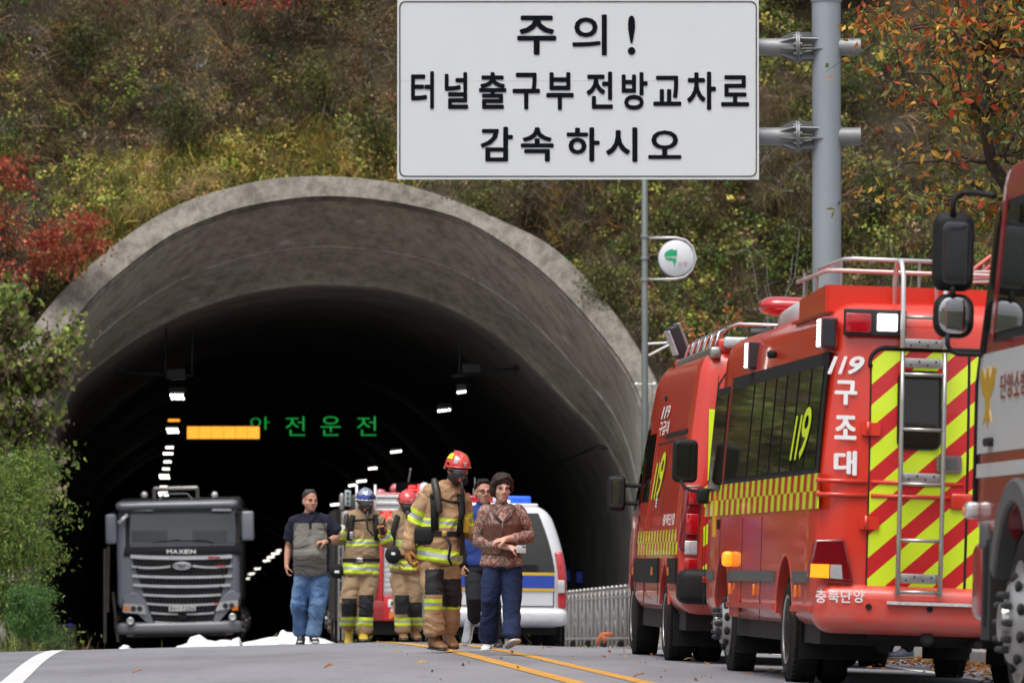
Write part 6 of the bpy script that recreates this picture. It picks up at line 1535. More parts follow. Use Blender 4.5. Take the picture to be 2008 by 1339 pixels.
for i, ch in enumerate('단양'): x_ = 1330+i*10; m = MB(); lettering(m, ch, [q(x_, 523-i, -.034), q(x_+8, 523-i, -.034), q(x_+8, 514-i, -.034), q(x_, 514-i, -.034)], -.005); m.build('letter', mat('brown_print', (.30, .12, .09), .5), rs, recalc=False)

# ---- folding stainless fence on the pavement
A = Vector((at(1110, 1200, 95).x, 95, 0)); Bq = Vector((at(1262, 1200, 82.5).x, 82.5, 0)); n = 19
fo = Vector((A.x, A.y, hy(95)+.0)); t = thing('folding_fence', 'low stainless steel folding fence with ball-topped posts right of the white police van', 'fence', loc=tuple(fo))
t.scale = (1, 1, .86)
def fp_(u): p = A.lerp(Bq, u); return Vector((p.x-fo.x, p.y-fo.y, hy(p.y)-.03-fo.z))
M_INX = mat('stainless_tube', (.42, .41, .39), .28, .6, var=.18, scale=5)
dv = (fp_(1)-fp_(0)); 
for i in range(n+1):
    p = fp_(i/n); m = MB(); m.tube([p, p+Vector((0, 0, 1.04))], .020, 10); m.ball(p+Vector((0, 0, 1.075)), .036, 12, 8); m.build('post', M_INX, t, smooth=True)
    if i < n:
        p2 = fp_((i+1)/n); c_ = (p+p2)/2; sidev = dv.normalized()
        pts = []
        for k in range(13):
            a = PI*k/12; pts.append(c_ - sidev*.0+Vector((0, 0, .92+.10*math.sin(a))) + (p2-p)*(.34*math.cos(a))*-1)
        m = MB(); m.tube([p+(p2-p)*.16+Vector((0, 0, .15)), ]+pts+[p+(p2-p)*.84+Vector((0, 0, .15))], .018, 8); m.build('arched_bar', M_INX, t, smooth=True)
        if i % 2 == 0:
            for sg in (-1, 1): m = MB(); m.tube([c_+Vector((0, -.03*sg, .52-.26*sg))-(p2-p)*.34, c_+Vector((0, -.03*sg, .52+.26*sg))+(p2-p)*.34], .010, 6); m.build('scissor_bar', M_INX, t, smooth=True)
for zc in (.18, .90):
    m = MB(); m.tube([fp_(0)+Vector((0, -.03, zc)), fp_(1)+Vector((0, -.03, zc))], .020, 8); m.build('rail', M_INX, t)
for i in (2, 6, 10, 14, 18):
    p = fp_(i/n); m = MB(); m.tube([p+Vector((0, -.05, .07)), p+Vector((0, .05, .07))], .06, 12); m.build('castor', M_TYR, t)
# low footing under the fence
m = MB(); v0, v1 = fp_(-.02)+fo, fp_(1.2)+fo; m.slab([v0+Vector((-.12, -.1, -.5)), v1+Vector((-.12, -.1, -.5)), v1+Vector((-.12, -.1, 0)), v0+Vector((-.12, -.1, 0))], (.5, .3, 0)); f_ = m.build('fence_footing', M_CON, None, bevel=.01)
tag(f_, 'low concrete footing strip under the stainless fence', 'footing')
# orange strap on the footing
so_ = at(1178, 1252, 86.0); t = thing('orange_strap', 'crumpled orange strap lying at the foot of the steel fence', 'strap', loc=tuple(so_)); q = lambda px, py, y=0: tuple(at(px, py, 86+y)-so_)
m = MB(); m.tube([q(1171, 1264), q(1175, 1250), q(1182, 1243), q(1192, 1242), q(1203, 1245)], [(.03, .006)]*5, 8, ref=(0, 1, 0)); m.tube([q(1184, 1261), q(1187, 1250), q(1180, 1246)], [(.025, .006)]*3, 8, ref=(0, 1, 0)); m.build('strap_band', mat('orange_webbing', (.62, .16, .05), .6, var=.2), t, smooth=True)

# ---- white plastic sheets lying on the road beyond the crest
M_SHT = mat('white_plastic_sheet', (.74, .75, .78), .4, var=.04, bump=.25, bscale=9)
def sheet_heap(px0, px1, D, prof, label, depth=.8):
    o = at((px0+px1)/2, 1275, D); o.z = road_z(o.x, D); t = thing('plastic_sheet', label, 'plastic sheet', loc=tuple(o), group='white sheets on the road')
    nx_, ny_ = 46, 16; vs = []; fs = []
    W_ = (px1-px0)*D/F
    for i in range(nx_+1):
        u = i/nx_; px = px0+(px1-px0)*u; topz = at(px, np.interp(px, [p[0] for p in prof], [p[1] for p in prof]), D).z
        gz_ = road_z(o.x+(u-.5)*W_, D)
        h = max(.02, topz-gz_)
        for j in range(ny_+1):
            v = j/ny_; y = (v-.5)*depth; f_ = math.sin(PI*min(1, v*1.0))**.6 if 0 < v < 1 else 0
            f_ *= .82+.36*noise.noise(Vector((u*5, v*3, D)))
            vs.append(((u-.5)*W_ + .05*noise.noise(Vector((u*7, v*7, 3))), y+.05*noise.noise(Vector((u*6, v*6, 9))), (gz_-o.z)+.01+h*f_*(.96 if abs(v-.5) < .2 else 1)))
    for i in range(nx_):
        for j in range(ny_): a = i*(ny_+1)+j; fs.append((a, a+ny_+1, a+ny_+2, a+1))
    m = MB(); m.add(vs, fs); s_ = m.build('sheet', M_SHT, t, smooth=True); s_.modifiers.new('thick', 'SOLIDIFY').thickness = .012
sheet_heap(347, 472, 82, [(345, 1273), (352, 1264), (372, 1257), (376, 1244), (392, 1242), (408, 1252), (430, 1254), (452, 1252), (458, 1246), (470, 1248), (473, 1272)], 'crumpled white plastic sheet on the road in front of the grey truck')
sheet_heap(468, 655, 83, [(466, 1270), (480, 1259), (510, 1250), (545, 1244), (549, 1232), (556, 1227), (564, 1236), (580, 1238), (610, 1244), (640, 1252), (655, 1262)], 'long white plastic sheet with a peaked fold behind the man in the polo shirt')
sheet_heap(236, 252, 82, [(236, 1273), (245, 1264), (252, 1272)], 'tiny white scrap of sheet at the left wheel of the truck', .2)

# ---- fallen leaves
LC = [(.42, .16, .04), (.36, .09, .03), (.45, .30, .10), (.22, .11, .05), (.50, .22, .06)]
def fallen_mesh(c):
    me = leaf_mesh('fallen_leaf', .11, .055, c); return me
fms = [fallen_mesh(c) for c in LC]
def put_leaf(px, py, lb, k=None, s=1.0):
    lo, hi = 30.0, 66.0; 
    for _ in range(30):
        D_ = (lo+hi)/2; p = at(px, py, D_)
        if p.z > road_z(p.x, D_): lo = D_
        else: hi = D_
    o = bpy.data.objects.new('fallen_leaf', fms[k if k is not None else random.randrange(5)]); COL.objects.link(o)
    o.location = (p.x, p.y, road_z(p.x, p.y)+.02); o.rotation_euler = (random.uniform(-.5, .5), random.uniform(-.5, .2), random.uniform(0, 6.28)); o.scale = (s, s, s)
    tag(o, lb, 'leaf', 'fallen leaves on the road'); return o
for px, py, lb, k, s in [(280, 1318, 'lone orange leaf on the bare left half of the road', 0, 1.1), (652, 1309, 'orange curled leaf on the road below the yellow boots', 1, 1.1), (838, 1301, 'pale leaf on the road below the main firefighter boots', 2, 1),
        (790, 1281, 'tan leaf between the yellow lines', 2, 1), (1070, 1272, 'small red-brown leaf right of the woman', 3, .8), (1060, 1276, 'tan leaf right of the white shoe', 2, 1), (1128, 1272, 'pale leaf on the road in front of the van wheel', 2, .8),
        (1233, 1288, 'pale tan leaf just before the red van front wheel', 2, .9), (1243, 1334, 'dark leaf on the yellow line at the bottom edge', 3, 1.1), (1187, 1293, 'red leaf left of the red van', 1, .7), (1385, 1303, 'bright orange leaf before the minibus front wheel', 4, .9),
        (1500, 1325, 'brown leaf before the minibus rear wheel', 3, 1), (1530, 1325, 'bright orange leaf touching the minibus rear wheel', 4, 1.1), (1460, 1328, 'red leaf under the minibus side', 1, .8), (1275, 1285, 'small red leaf under the van', 1, .6),
        (1340, 1298, 'whitish leaf between the two red vans', 2, .8)]: put_leaf(px, py, lb, k, s)
n = 90; y = rng.uniform(40, 66, n); xx = np.array([xc(v) for v in y])+rng.uniform(-1, 4.6, n); P = np.stack([xx, y, np.array([road_z(a, b) for a, b in zip(xx, y)])+.015], 1); Ls = rng.uniform(.015, .045, n); vv, fc = leaves(P, Ls, Ls*.7)
mesh_np('leaf_fragments', vv, fc, M_LEAF, np.array(LC)[rng.integers(0, 5, n)], kind='stuff')
# drift of leaves along the right kerb
n = 2600; y = rng.uniform(34, 60, n); off = np.abs(rng.normal(0, .55, n)); xx = np.array([xc(v) for v in y])+ROADW-off
P = np.stack([xx, y, np.array([road_z(a, b) for a, b in zip(xx, y)])+.015+rng.random(n)*.03], 1)
y2 = rng.uniform(34, 60, 1200); x2 = np.array([xc(v) for v in y2])+ROADW+.2+rng.random(1200)*1.6; P2 = np.stack([x2, y2, np.array([hy(v) for v in y2])-.032*ROADW+.15], 1); P = np.concatenate([P, P2]); n = len(P)
a = rng.normal(size=(n, 3)); Ls = rng.uniform(.04, .09, n); vv, fc = leaves(P, Ls, Ls*.6); vv[:, 2] = np.repeat(P[:, 2], 4) + (vv[:, 2]-np.repeat(P[:, 2], 4))*.35
mesh_np('leaf_litter', vv, fc, M_LEAF, np.array(LC)[rng.integers(0, 5, n)]*rng.uniform(.6, 1.2, (n, 1)), kind='stuff')
n = 500; y = rng.uniform(60, 66, n); xx = np.array([xc(v) for v in y])-rng.uniform(5.0, 6.3, n)+rng.normal(0, .1, n); P = np.stack([xx, y, np.array([road_z(a, b) for a, b in zip(xx, y)])+.03+rng.random(n)*.05], 1); Ls = rng.uniform(.06, .16, n)
vv, fc = leaves(P, Ls, Ls*.7); mesh_np('dry_leaf_litter', vv, fc, M_LEAF, np.array([(.30, .20, .15), (.22, .12, .08), (.38, .27, .22)])[rng.integers(0, 3, n)], kind='stuff')

# ============================================================ PEOPLE
M_SKIN = mat('skin', (.46, .235, .155), .5, var=.10, scale=14, spec=.4); M_SKIN2 = mat('fair_skin', (.56, .32, .24), .5, var=.07, scale=14, spec=.4)
M_SKIN3 = mat('ruddy_skin', (.47, .235, .16), .5, var=.12, scale=14, spec=.4)
def cloth_mat(name, c, var=.18, sc=9, bump=.65, bs=15, rough=.85, dirt=0.15, dirtc=None):
    return mat(name, c, rough, var=var, scale=sc, bump=bump, bscale=bs, dirt=dirt, dirtc=dirtc or tuple(x*.5 for x in c), spec=.25)
M_TAN = cloth_mat('tan_turnout_fabric', (.42, .265, .150), dirt=.3); M_TAN2 = cloth_mat('dusty_turnout_fabric', (.34, .235, .140), dirt=.35)
M_TY = mat('lime_reflective_tape', (.60, .80, .03), .45, var=.06); M_TS = mat('silver_reflective_tape', (.36, .38, .40), .35, .1, var=.08)
M_PAD = cloth_mat('black_knee_pad', (.022, .022, .025), rough=.6); M_STP = cloth_mat('black_webbing', (.012, .012, .013), rough=.7, bump=.2)
M_HAIR = mat('black_hair', (.012, .009, .008), .65, spec=.2, var=.3, scale=40, stretch=(1, 1, .2), bump=.1, bscale=90); M_HAIR2 = mat('dark_brown_hair', (.026, .012, .010), .6, spec=.3, var=.35, scale=40, stretch=(1, 1, .2), bump=.1, bscale=80)
M_HAIR3 = mat('greying_hair', (.030, .022, .019), .5, var=.4, scale=60, bump=.1, bscale=120)
M_GLOVE = cloth_mat('tan_leather_glove', (.36, .16, .04), rough=.6); M_BOOT = mat('yellow_boot', (.50, .33, .02), .45, var=.15, dirt=.3); M_BOOTB = mat('brown_boot_leather', (.20, .09, .03), .5, var=.2, dirt=.4); M_BBLK = mat('black_boot', (.014, .013, .012), .5, dirt=.3)
M_EYE = mat('eye_dark', (.01, .008, .007), .2); M_BROW = mat('brow_hair', (.07, .042, .032), .8); M_LIP = mat('lips', (.34, .15, .115), .45)
M_VIS = mat('mask_visor_glass', (.085, .085, .09), .08, spec=.9, coat=1, var=.4, scale=10)
def fused(name, mb, mats, parent, voxel=.012, it=4, fn=None, wr=0.0, wsc=9.0, wst=(1, 1, 1), seed=0):
    """one continuous surface grown round overlapping limbs"""
    o = mb.build(name, mats if isinstance(mats, (list, tuple)) else [mats], None)
    r = o.modifiers.new('r', 'REMESH'); r.mode = 'VOXEL'; r.voxel_size = voxel; r.adaptivity = 0
    s_ = o.modifiers.new('s', 'SMOOTH'); s_.iterations = it; s_.factor = .5
    bake(o); me = o.data; n = len(me.vertices)
    if wr:
        co = np.empty(n*3, np.float32); me.vertices.foreach_get('co', co); co = co.reshape(-1, 3); no = np.empty(n*3, np.float32); me.vertices.foreach_get('normal', no); no = no.reshape(-1, 3)
        x, y, z = [co[:, i].astype(float)*wst[i]+seed*3.1 for i in range(3)]
        warp = fbm(x, y, z, 3.0, 2)*3
        a = fbm(x*wsc/6+warp, y*wsc/6, z*wsc/6+warp*.7, 1.9, 3); rid = 1-np.abs(2*a-1)*2.2
        co += no*(rid*wr)[:, None].astype(np.float32); me.vertices.foreach_set('co', co.ravel()); me.update()
    if fn:
        k = len(me.polygons); c = np.empty(k*3, np.float32); me.polygons.foreach_get('center', c); c = c.reshape(-1, 3)
        nn = np.empty(k*3, np.float32); me.polygons.foreach_get('normal', nn); nn = nn.reshape(-1, 3)
        me.polygons.foreach_set('material_index', np.asarray(fn(c, nn), np.int32))
    me.shade_smooth(); o.parent = parent; return o
def xform(mb, st, M):
    for i in range(st, len(mb.v)): mb.v[i] = tuple(M @ Vector(mb.v[i]))
def headM(c, yaw, pitch=0, roll=0, s=1.0): return Matrix.Translation(c) @ Matrix.Rotation(yaw, 4, 'Z') @ Matrix.Rotation(roll, 4, 'Y') @ Matrix.Rotation(pitch, 4, 'X') @ Matrix.Scale(s, 4)
def add_head(mb, M, fat=1.0, fem=False):
    st = len(mb.v)
    mb.ball((0, .012, .035), (.076, .094, .088), 20, 12); mb.ball((0, -.02, -.03), (.066*fat, .072, .075), 18, 10); mb.ball((0, -.045, -.078), (.044*fat, .044, .036), 14, 8)
    mb.ball((0, -.062, -.096), (.024, .022, .018), 12, 7)
    mb.limb([((0, -.086, .022), (.010, .010)), ((0, -.100, .0), .0105), ((0, -.108, -.022), .0115)], 8); mb.ball((.012, -.098, -.027), .009, 8, 6); mb.ball((-.012, -.098, -.027), .009, 8, 6)
    for sx in (-1, 1):
        mb.ball((sx*.079, .012, -.010), (.009, .020, .032), 10, 8); mb.ball((sx*.040, -.054, -.022), (.026*fat, .022, .026), 12, 8)
        mb.limb([((sx*.014, -.086, .026), .010), ((sx*.048, -.074, .028), .010)], 8)
    mb.ball((0, -.080, -.060), (.024, .012, .012), 12, 8)
    xform(mb, st, M)
def add_face(body, M, eyes_open=True, lips=M_LIP, sy=0):
    for sx in (-1, 1):
        m = MB(); m.limb([((sx*.018, -.096, .031), (.003, .0026)), ((sx*.034, -.094, .035), (.003, .003)), ((sx*.050, -.080, .030), (.002, .0022))], 6); xform(m, 0, M); m.build('eyebrow', M_BROW, body, smooth=True)
        m = MB(); m.ball((sx*.032, -.0835, .010), (.0115, .007, .0036 if eyes_open else .0018), 12, 8); xform(m, 0, M); e = m.build('eye', mat('eye_white', (.40, .33, .28), .3) if eyes_open else M_EYE, body, smooth=True)
        if eyes_open: m = MB(); m.ball((sx*.033, -.089, .010), (.0050, .004, .0036), 10, 7); xform(m, 0, M); m.build('iris', M_EYE, e, smooth=True)
        m = MB(); m.limb([((sx*.019, -.089, .014), -0+.0010), ((sx*.032, -.0895, .0145), .0013), ((sx*.046, -.082, .012), .0010)], 6); xform(m, 0, M); m.build('eyelid', M_EYE, body, smooth=True)
    m = MB(); m.limb([((-.020, -.085, -.067), (.002, .003)), ((0, -.0915, -.062), (.003, .0050)), ((.020, -.085, -.067), (.002, .003))], 8); xform(m, 0, M); m.build('mouth', lips, body, smooth=True)
def locks(par, M, mt, n, low, rx, ry, r, seed, top=.131):
    """separate combed locks over the hair mass; low(angle) = height where a lock ends, angle 0 = front"""
    rnd = random.Random(seed); m = MB()
    for i in range(n):
        t = 2*PI*i/n + rnd.uniform(-.06, .06); tt = (t+PI) % (2*PI)-PI; z1_ = low(tt) + rnd.uniform(-.012, .008); sw = rnd.uniform(.1, .45)
        pts = []
        for k in range(7):
            u = k/6; ph = PI/2*(1-u)*.96; zt = .052+.088*math.sin(ph); z = zt if zt > z1_ and u < 1 else z1_ + (1-u)*.02
            z = top+(z1_-top)*u**1.7; rad = math.sqrt(max(.0, 1-max(0, (z-.045)/.097)**2)) if z > .045 else 1.0
            a = t + sw*(1-u); j = 1+rnd.uniform(-.015, .03)
            pts.append((rx*rad*j*math.sin(a), .022-ry*rad*j*math.cos(a), z))
        m.tube(pts, [(r*(1-.5*k/6), r*.6) for k in range(7)], 5)
    xform(m, 0, M); return m.build('hair_locks', mt, par, smooth=True, kind='stuff')
def add_hand(mb, w, d, n, side=1, curl=.5, s=1.0, spread=.0, fat=1.0):
    """w wrist, d direction of the hand, n palm normal, side: +1 thumb along d x n"""
    w = Vector(w); d = Vector(d).normalized(); n = Vector(n); n = (n-d*n.dot(d)).normalized(); t = d.cross(n)*side
    P = lambda a, b, c: w + (d*a + t*b + n*c)*s
    mb.limb([(P(-.01, 0, 0), .024*s), (P(.03, .004, 0), .027*s)], 8)
    for k, off in enumerate((-.030, -.010, .011, .031)):
        mb.limb([(P(.02, off*.7, 0), .013*s), (P(.078, off, .0), .0115*s)], 8)
        L = (.056, .070, .076, .068)[k]; r = .0085*s*fat; a = curl*(1+.12*(1.5-k)*0.5); p = Vector((.078, off+spread*off, 0)); pts = [(P(*p), r*1.15)]; ang = a*.5
        for sg, fr in ((0, .42), (1, .32), (2, .26)):
            p = p + Vector((math.cos(ang)*L*fr, spread*off*.3, math.sin(ang)*L*fr)); pts.append((P(*p), r*(1-.08*sg))); ang += a
        mb.limb(pts, 8)
    mb.limb([(P(.012, .022, .006), .0135*s), (P(.044, .048, .014), .0115*s), (P(.066, .056, .026+.02*curl), .0098*s), (P(.086, .052, .034+.03*curl), .0085*s)], 8)
def shoe(par, ank, toe, L=.27, upper=None, sole=None, name='shoe', h=.09, w=.046, shaft=None, shaft_r=.06, sole_h=.012):
    """ank: bottom centre of the heel; toe: direction of the foot"""
    a = Vector(ank); d = Vector(toe).normalized(); up = Vector((0, 0, 1)); up = (up-d*up.dot(d)).normalized(); sd = d.cross(up)
    def ring(mb, secs, n=14):
        vs = []
        for u, ww, z0_, z1_ in secs:
            c_ = a+d*(u*L)
            for k in range(n):
                t_ = 2*PI*k/n; vs.append(c_ + sd*ww*math.cos(t_) + up*((z0_+z1_)/2+(z1_-z0_)/2*math.sin(t_)))
        m_ = len(secs); fs = [(i*n+k, i*n+(k+1) % n, (i+1)*n+(k+1) % n, (i+1)*n+k) for i in range(m_-1) for k in range(n)] + [list(range(n))[::-1], list(range((m_-1)*n, m_*n))]
        mb.add(vs, fs)
    m = MB(); ring(m, [(-.20, w*.55, .012, h*.75), (-.14, w*.78, .006, h*1.0), (.0, w*.88, .006, h*1.15), (.18, w*.86, .006, h*1.05), (.38, w*.95, .006, h*.74), (.58, w*1.05, .006, h*.60), (.72, w*.92, .008, h*.50), (.79, w*.55, .014, h*.36)])
    if shaft: m.limb([(tuple(a+up*h*.5), shaft_r*.8), (tuple(Vector(shaft)), shaft_r)], 12)
    s_ = fused(name, m, upper, par, .008, 3, (lambda c, nn: np.where(c[:, 2] > a.z+.105, 1, 0)) if isinstance(upper, list) else None)
    m = MB(); ring(m, [(-.22, w*.6, -.002, sole_h*1.8), (-.15, w*.9, -.002, sole_h*2), (0, w*.98, -.002, sole_h*2), (.3, w*.98, -.002, sole_h*1.7), (.58, w*1.15, -.002, sole_h*1.6), (.73, w*1.0, .0, sole_h*1.6), (.82, w*.6, .004, sole_h*1.8)]); m.build('sole', sole or M_BBLK, s_, smooth=True)
    return s_
def bands(zs, tol=.0): 
    """zs: list of (z0, z1, slope) : lime, silver, lime"""
    def f(c, nn, base=0):
        out = np.full(len(c), base)
        for z0_, z1_, k in zs:
            z = c[:, 2]-k*c[:, 0]; t_ = (z-z0_)/(z1_-z0_); ins_ = (t_ > 0) & (t_ < 1); out[ins_] = 1; out[ins_ & (t_ > .34) & (t_ < .66)] = 2
        return out
    return f
def along(p0, p1, t0, t1):
    p0, p1 = np.array(p0), np.array(p1); d = p1-p0; L2 = d@d
    def f(c, nn):
        t_ = ((c-p0)@d)/L2; u = (t_-t0)/(t1-t0); out = np.zeros(len(c), int); i_ = (u > 0) & (u < 1); out[i_] = 1; out[i_ & (u > .34) & (u < .66)] = 2; return out
    return f
def helmet(par, M, shell, band=None, kind='red'):
    """rescue helmet: dome with rolled rim, peak, side wings, emblem"""
    def hm(m): xform(m, 0, M)
    n, k = 32, 12; vs = []; fs = []
    for j in range(k+1):
        ph = PI/2*(1-j/k)
        for i in range(n):
            t_ = 2*PI*i/n; fr = max(0, -math.sin(t_)); bk = max(0, math.sin(t_))
            rim = -.030*fr*0 - .035*bk
            r1, r2 = .112, .142; c_ = math.cos(ph)
            z = .128*math.sin(ph)*(1+.05*math.cos(2*t_)) + (rim*(1-math.sin(ph))) + .02
            vs.append((r1*c_*math.cos(t_), r2*c_*math.sin(t_)-.004, z+.018))
    for j in range(k):
        for i in range(n): fs.append((j*n+i, j*n+(i+1) % n, (j+1)*n+(i+1) % n, (j+1)*n+i))
    m = MB(); m.add(vs, fs); hm(m); h = m.build('helmet', shell, par, smooth=True); so2 = h.modifiers.new('t', 'SOLIDIFY'); so2.thickness = .006; so2.offset = -1
    m = MB(); pts = [(.114*math.cos(2*PI*i/32), .144*math.sin(2*PI*i/32)-.004, .036-.035*max(0, math.sin(2*PI*i/32))) for i in range(33)]; m.tube(pts, [(.006, .009)]*33, 6, ends=False); hm(m); m.build('helmet_rim', shell if kind != 'blue' else MATS['white_lettering'], h, smooth=True)
    m = MB(); m.limb([((0, -.10, .12), (.012, .010)), ((0, -.04, .163), (.016, .012)), ((0, .05, .165), (.016, .012)), ((0, .12, .10), (.012, .010))], 8); hm(m); m.build('crest_ridge', shell, h, smooth=True)
    def patch(name, u0, u1, v0, v1, mt, lift=.004):
        vs = []; fs = []
        for a in range(7):
            for b in range(5):
                t_ = math.radians(u0+(u1-u0)*a/6); ph = math.radians(v0+(v1-v0)*b/4*(1-.25*abs(a/6-.5))); c_ = math.cos(ph)
                vs.append(((.112+lift)*c_*math.cos(t_), (.142+lift)*c_*math.sin(t_)-.004, (.128+lift)*math.sin(ph)*(1+.05*math.cos(2*t_))+.038-.035*max(0, math.sin(t_))*(1-math.sin(ph))))
        for a in range(6):
            for b in range(4): i0 = a*5+b; fs.append((i0, i0+5, i0+6, i0+1))
        m = MB(); m.add(vs, fs); hm(m); return m.build(name, mt, h, smooth=True)
    if kind == 'blue':
        patch('face_shield', -165, -15, 0, 26, mat('blue_shield', (.01, .03, .30), .15, coat=1, var=.4, scale=20), .008)
        patch('strap_band', -180, 180, 24, 31, M_STP, .008); m = MB(); m.rbox((.035, -.150, .075), (.05, .03, .035), .01, 2); hm(m); m.build('head_torch', M_DKST, h, auto=40)
    else:
        for a in (170, -10): patch('yellow_patch', a, a+38, 30, 58, M_FY) if a > 0 else patch('yellow_patch', a-28, a+10, 30, 58, M_FY)
        patch('yellow_patch', -178, -140, 8, 30, M_FY) if kind == 'red2' else patch('silver_patch', -142, -124, 14, 48, M_TS)
        m = MB(); m.slab([(-.03, -.141, .085), (-.012, -.146, .078), (-.012, -.148, .056), (0, -.150, .045), (.012, -.148, .056), (.012, -.146, .078), (.03, -.141, .085)], (0, -.004, 0)); hm(m); m.build('emblem', M_TS, h)
        for sx in (-1, 1): m = MB(); m.rbox((sx*.112, -.03, .065), (.012, .03, .02), .005, 2); hm(m); m.build('side_clip', M_PLA, h, auto=40)
    return h
def face_mask(par, M, hose_to=None, col=M_PLA):
    m = MB(); m.ball((0, -.050, -.035), (.080, .072, .085), 20, 12); m.ball((0, -.085, -.075), (.05, .05, .045), 14, 9); m.limb([((0, .04, -.06), (.075, .05)), ((0, .0, -.09), (.06, .06))], 12); xform(m, 0, M); k = fused('face_mask', m, M_BBLK, par, .008, 3)
    m = MB(); m.ball((0, -.064, -.002), (.073, .068, .055), 20, 12); xform(m, 0, M); m.build('visor', M_VIS, k, smooth=True)
    m = MB(); m.lathe([(.030, -.17), (.038, -.16), (.036, -.12), (.045, -.11)], (0, 0, -.085), 'y', 20); xform(m, 0, M); m.build('regulator', M_PLA, k, auto=35)
    m = MB(); m.ball((-.038, -.14, -.082), .014, 10, 7); xform(m, 0, M); m.build('red_valve', mat('red_valve', (.6, .02, .02), .4), k, smooth=True)
    for sx in (-1, 1): m = MB(); m.tube([(sx*.07, -.05, -.01), (sx*.09, .02, 0), (sx*.07, .08, .02)], [(.010, .004)]*3, 6); xform(m, 0, M); m.build('head_strap', M_STP, k)
    return k
class Guy:
    def __init__(s, label, cx, gy, sc, D, rz=0, cat='person'):
        s.cx, s.gy, s.s, s.D = cx, gy, F/D, D
        o = at(cx, gy, D); s.o = o; s.t = thing('person', label, cat, loc=tuple(o))
    def J(s, px, py, y=0.0): return Vector(((px-s.cx)/s.s, y, (s.gy-py)/s.s))
def ring_belt(name, mt, par, c, rx, ry, z, w=.025, th=.006, tilt=0, n=40):
    m = MB(); pts = [(c[0]+rx*math.cos(2*PI*i/n), c[1]+ry*math.sin(2*PI*i/n), z+tilt*math.cos(2*PI*i/n)) for i in range(n+1)]
    vs = []
    for p in pts[:-1]:
        d = Vector((p[0]-c[0], p[1]-c[1], 0)).normalized()
        vs += [Vector(p)+Vector((0, 0, -w)), Vector(p)+Vector((0, 0, w)), Vector(p)+d*th+Vector((0, 0, w)), Vector(p)+d*th+Vector((0, 0, -w))]
    fs = []
    for i in range(n):
        a, b = i*4, ((i+1) % n)*4; fs += [(a, b, b+1, a+1), (a+1, b+1, b+2, a+2), (a+2, b+2, b+3, a+3), (a+3, b+3, b, a)]
    m.add(vs, fs); return m.build(name, mt, par, auto=40)
def strap(name, par, pts, w=.022, th=.006, mt=None):
    m = MB(); m.tube(pts, [(w, th)]*len(pts), 8, ref=(0, 1, 0)); return m.build(name, mt or M_STP, par, smooth=True)

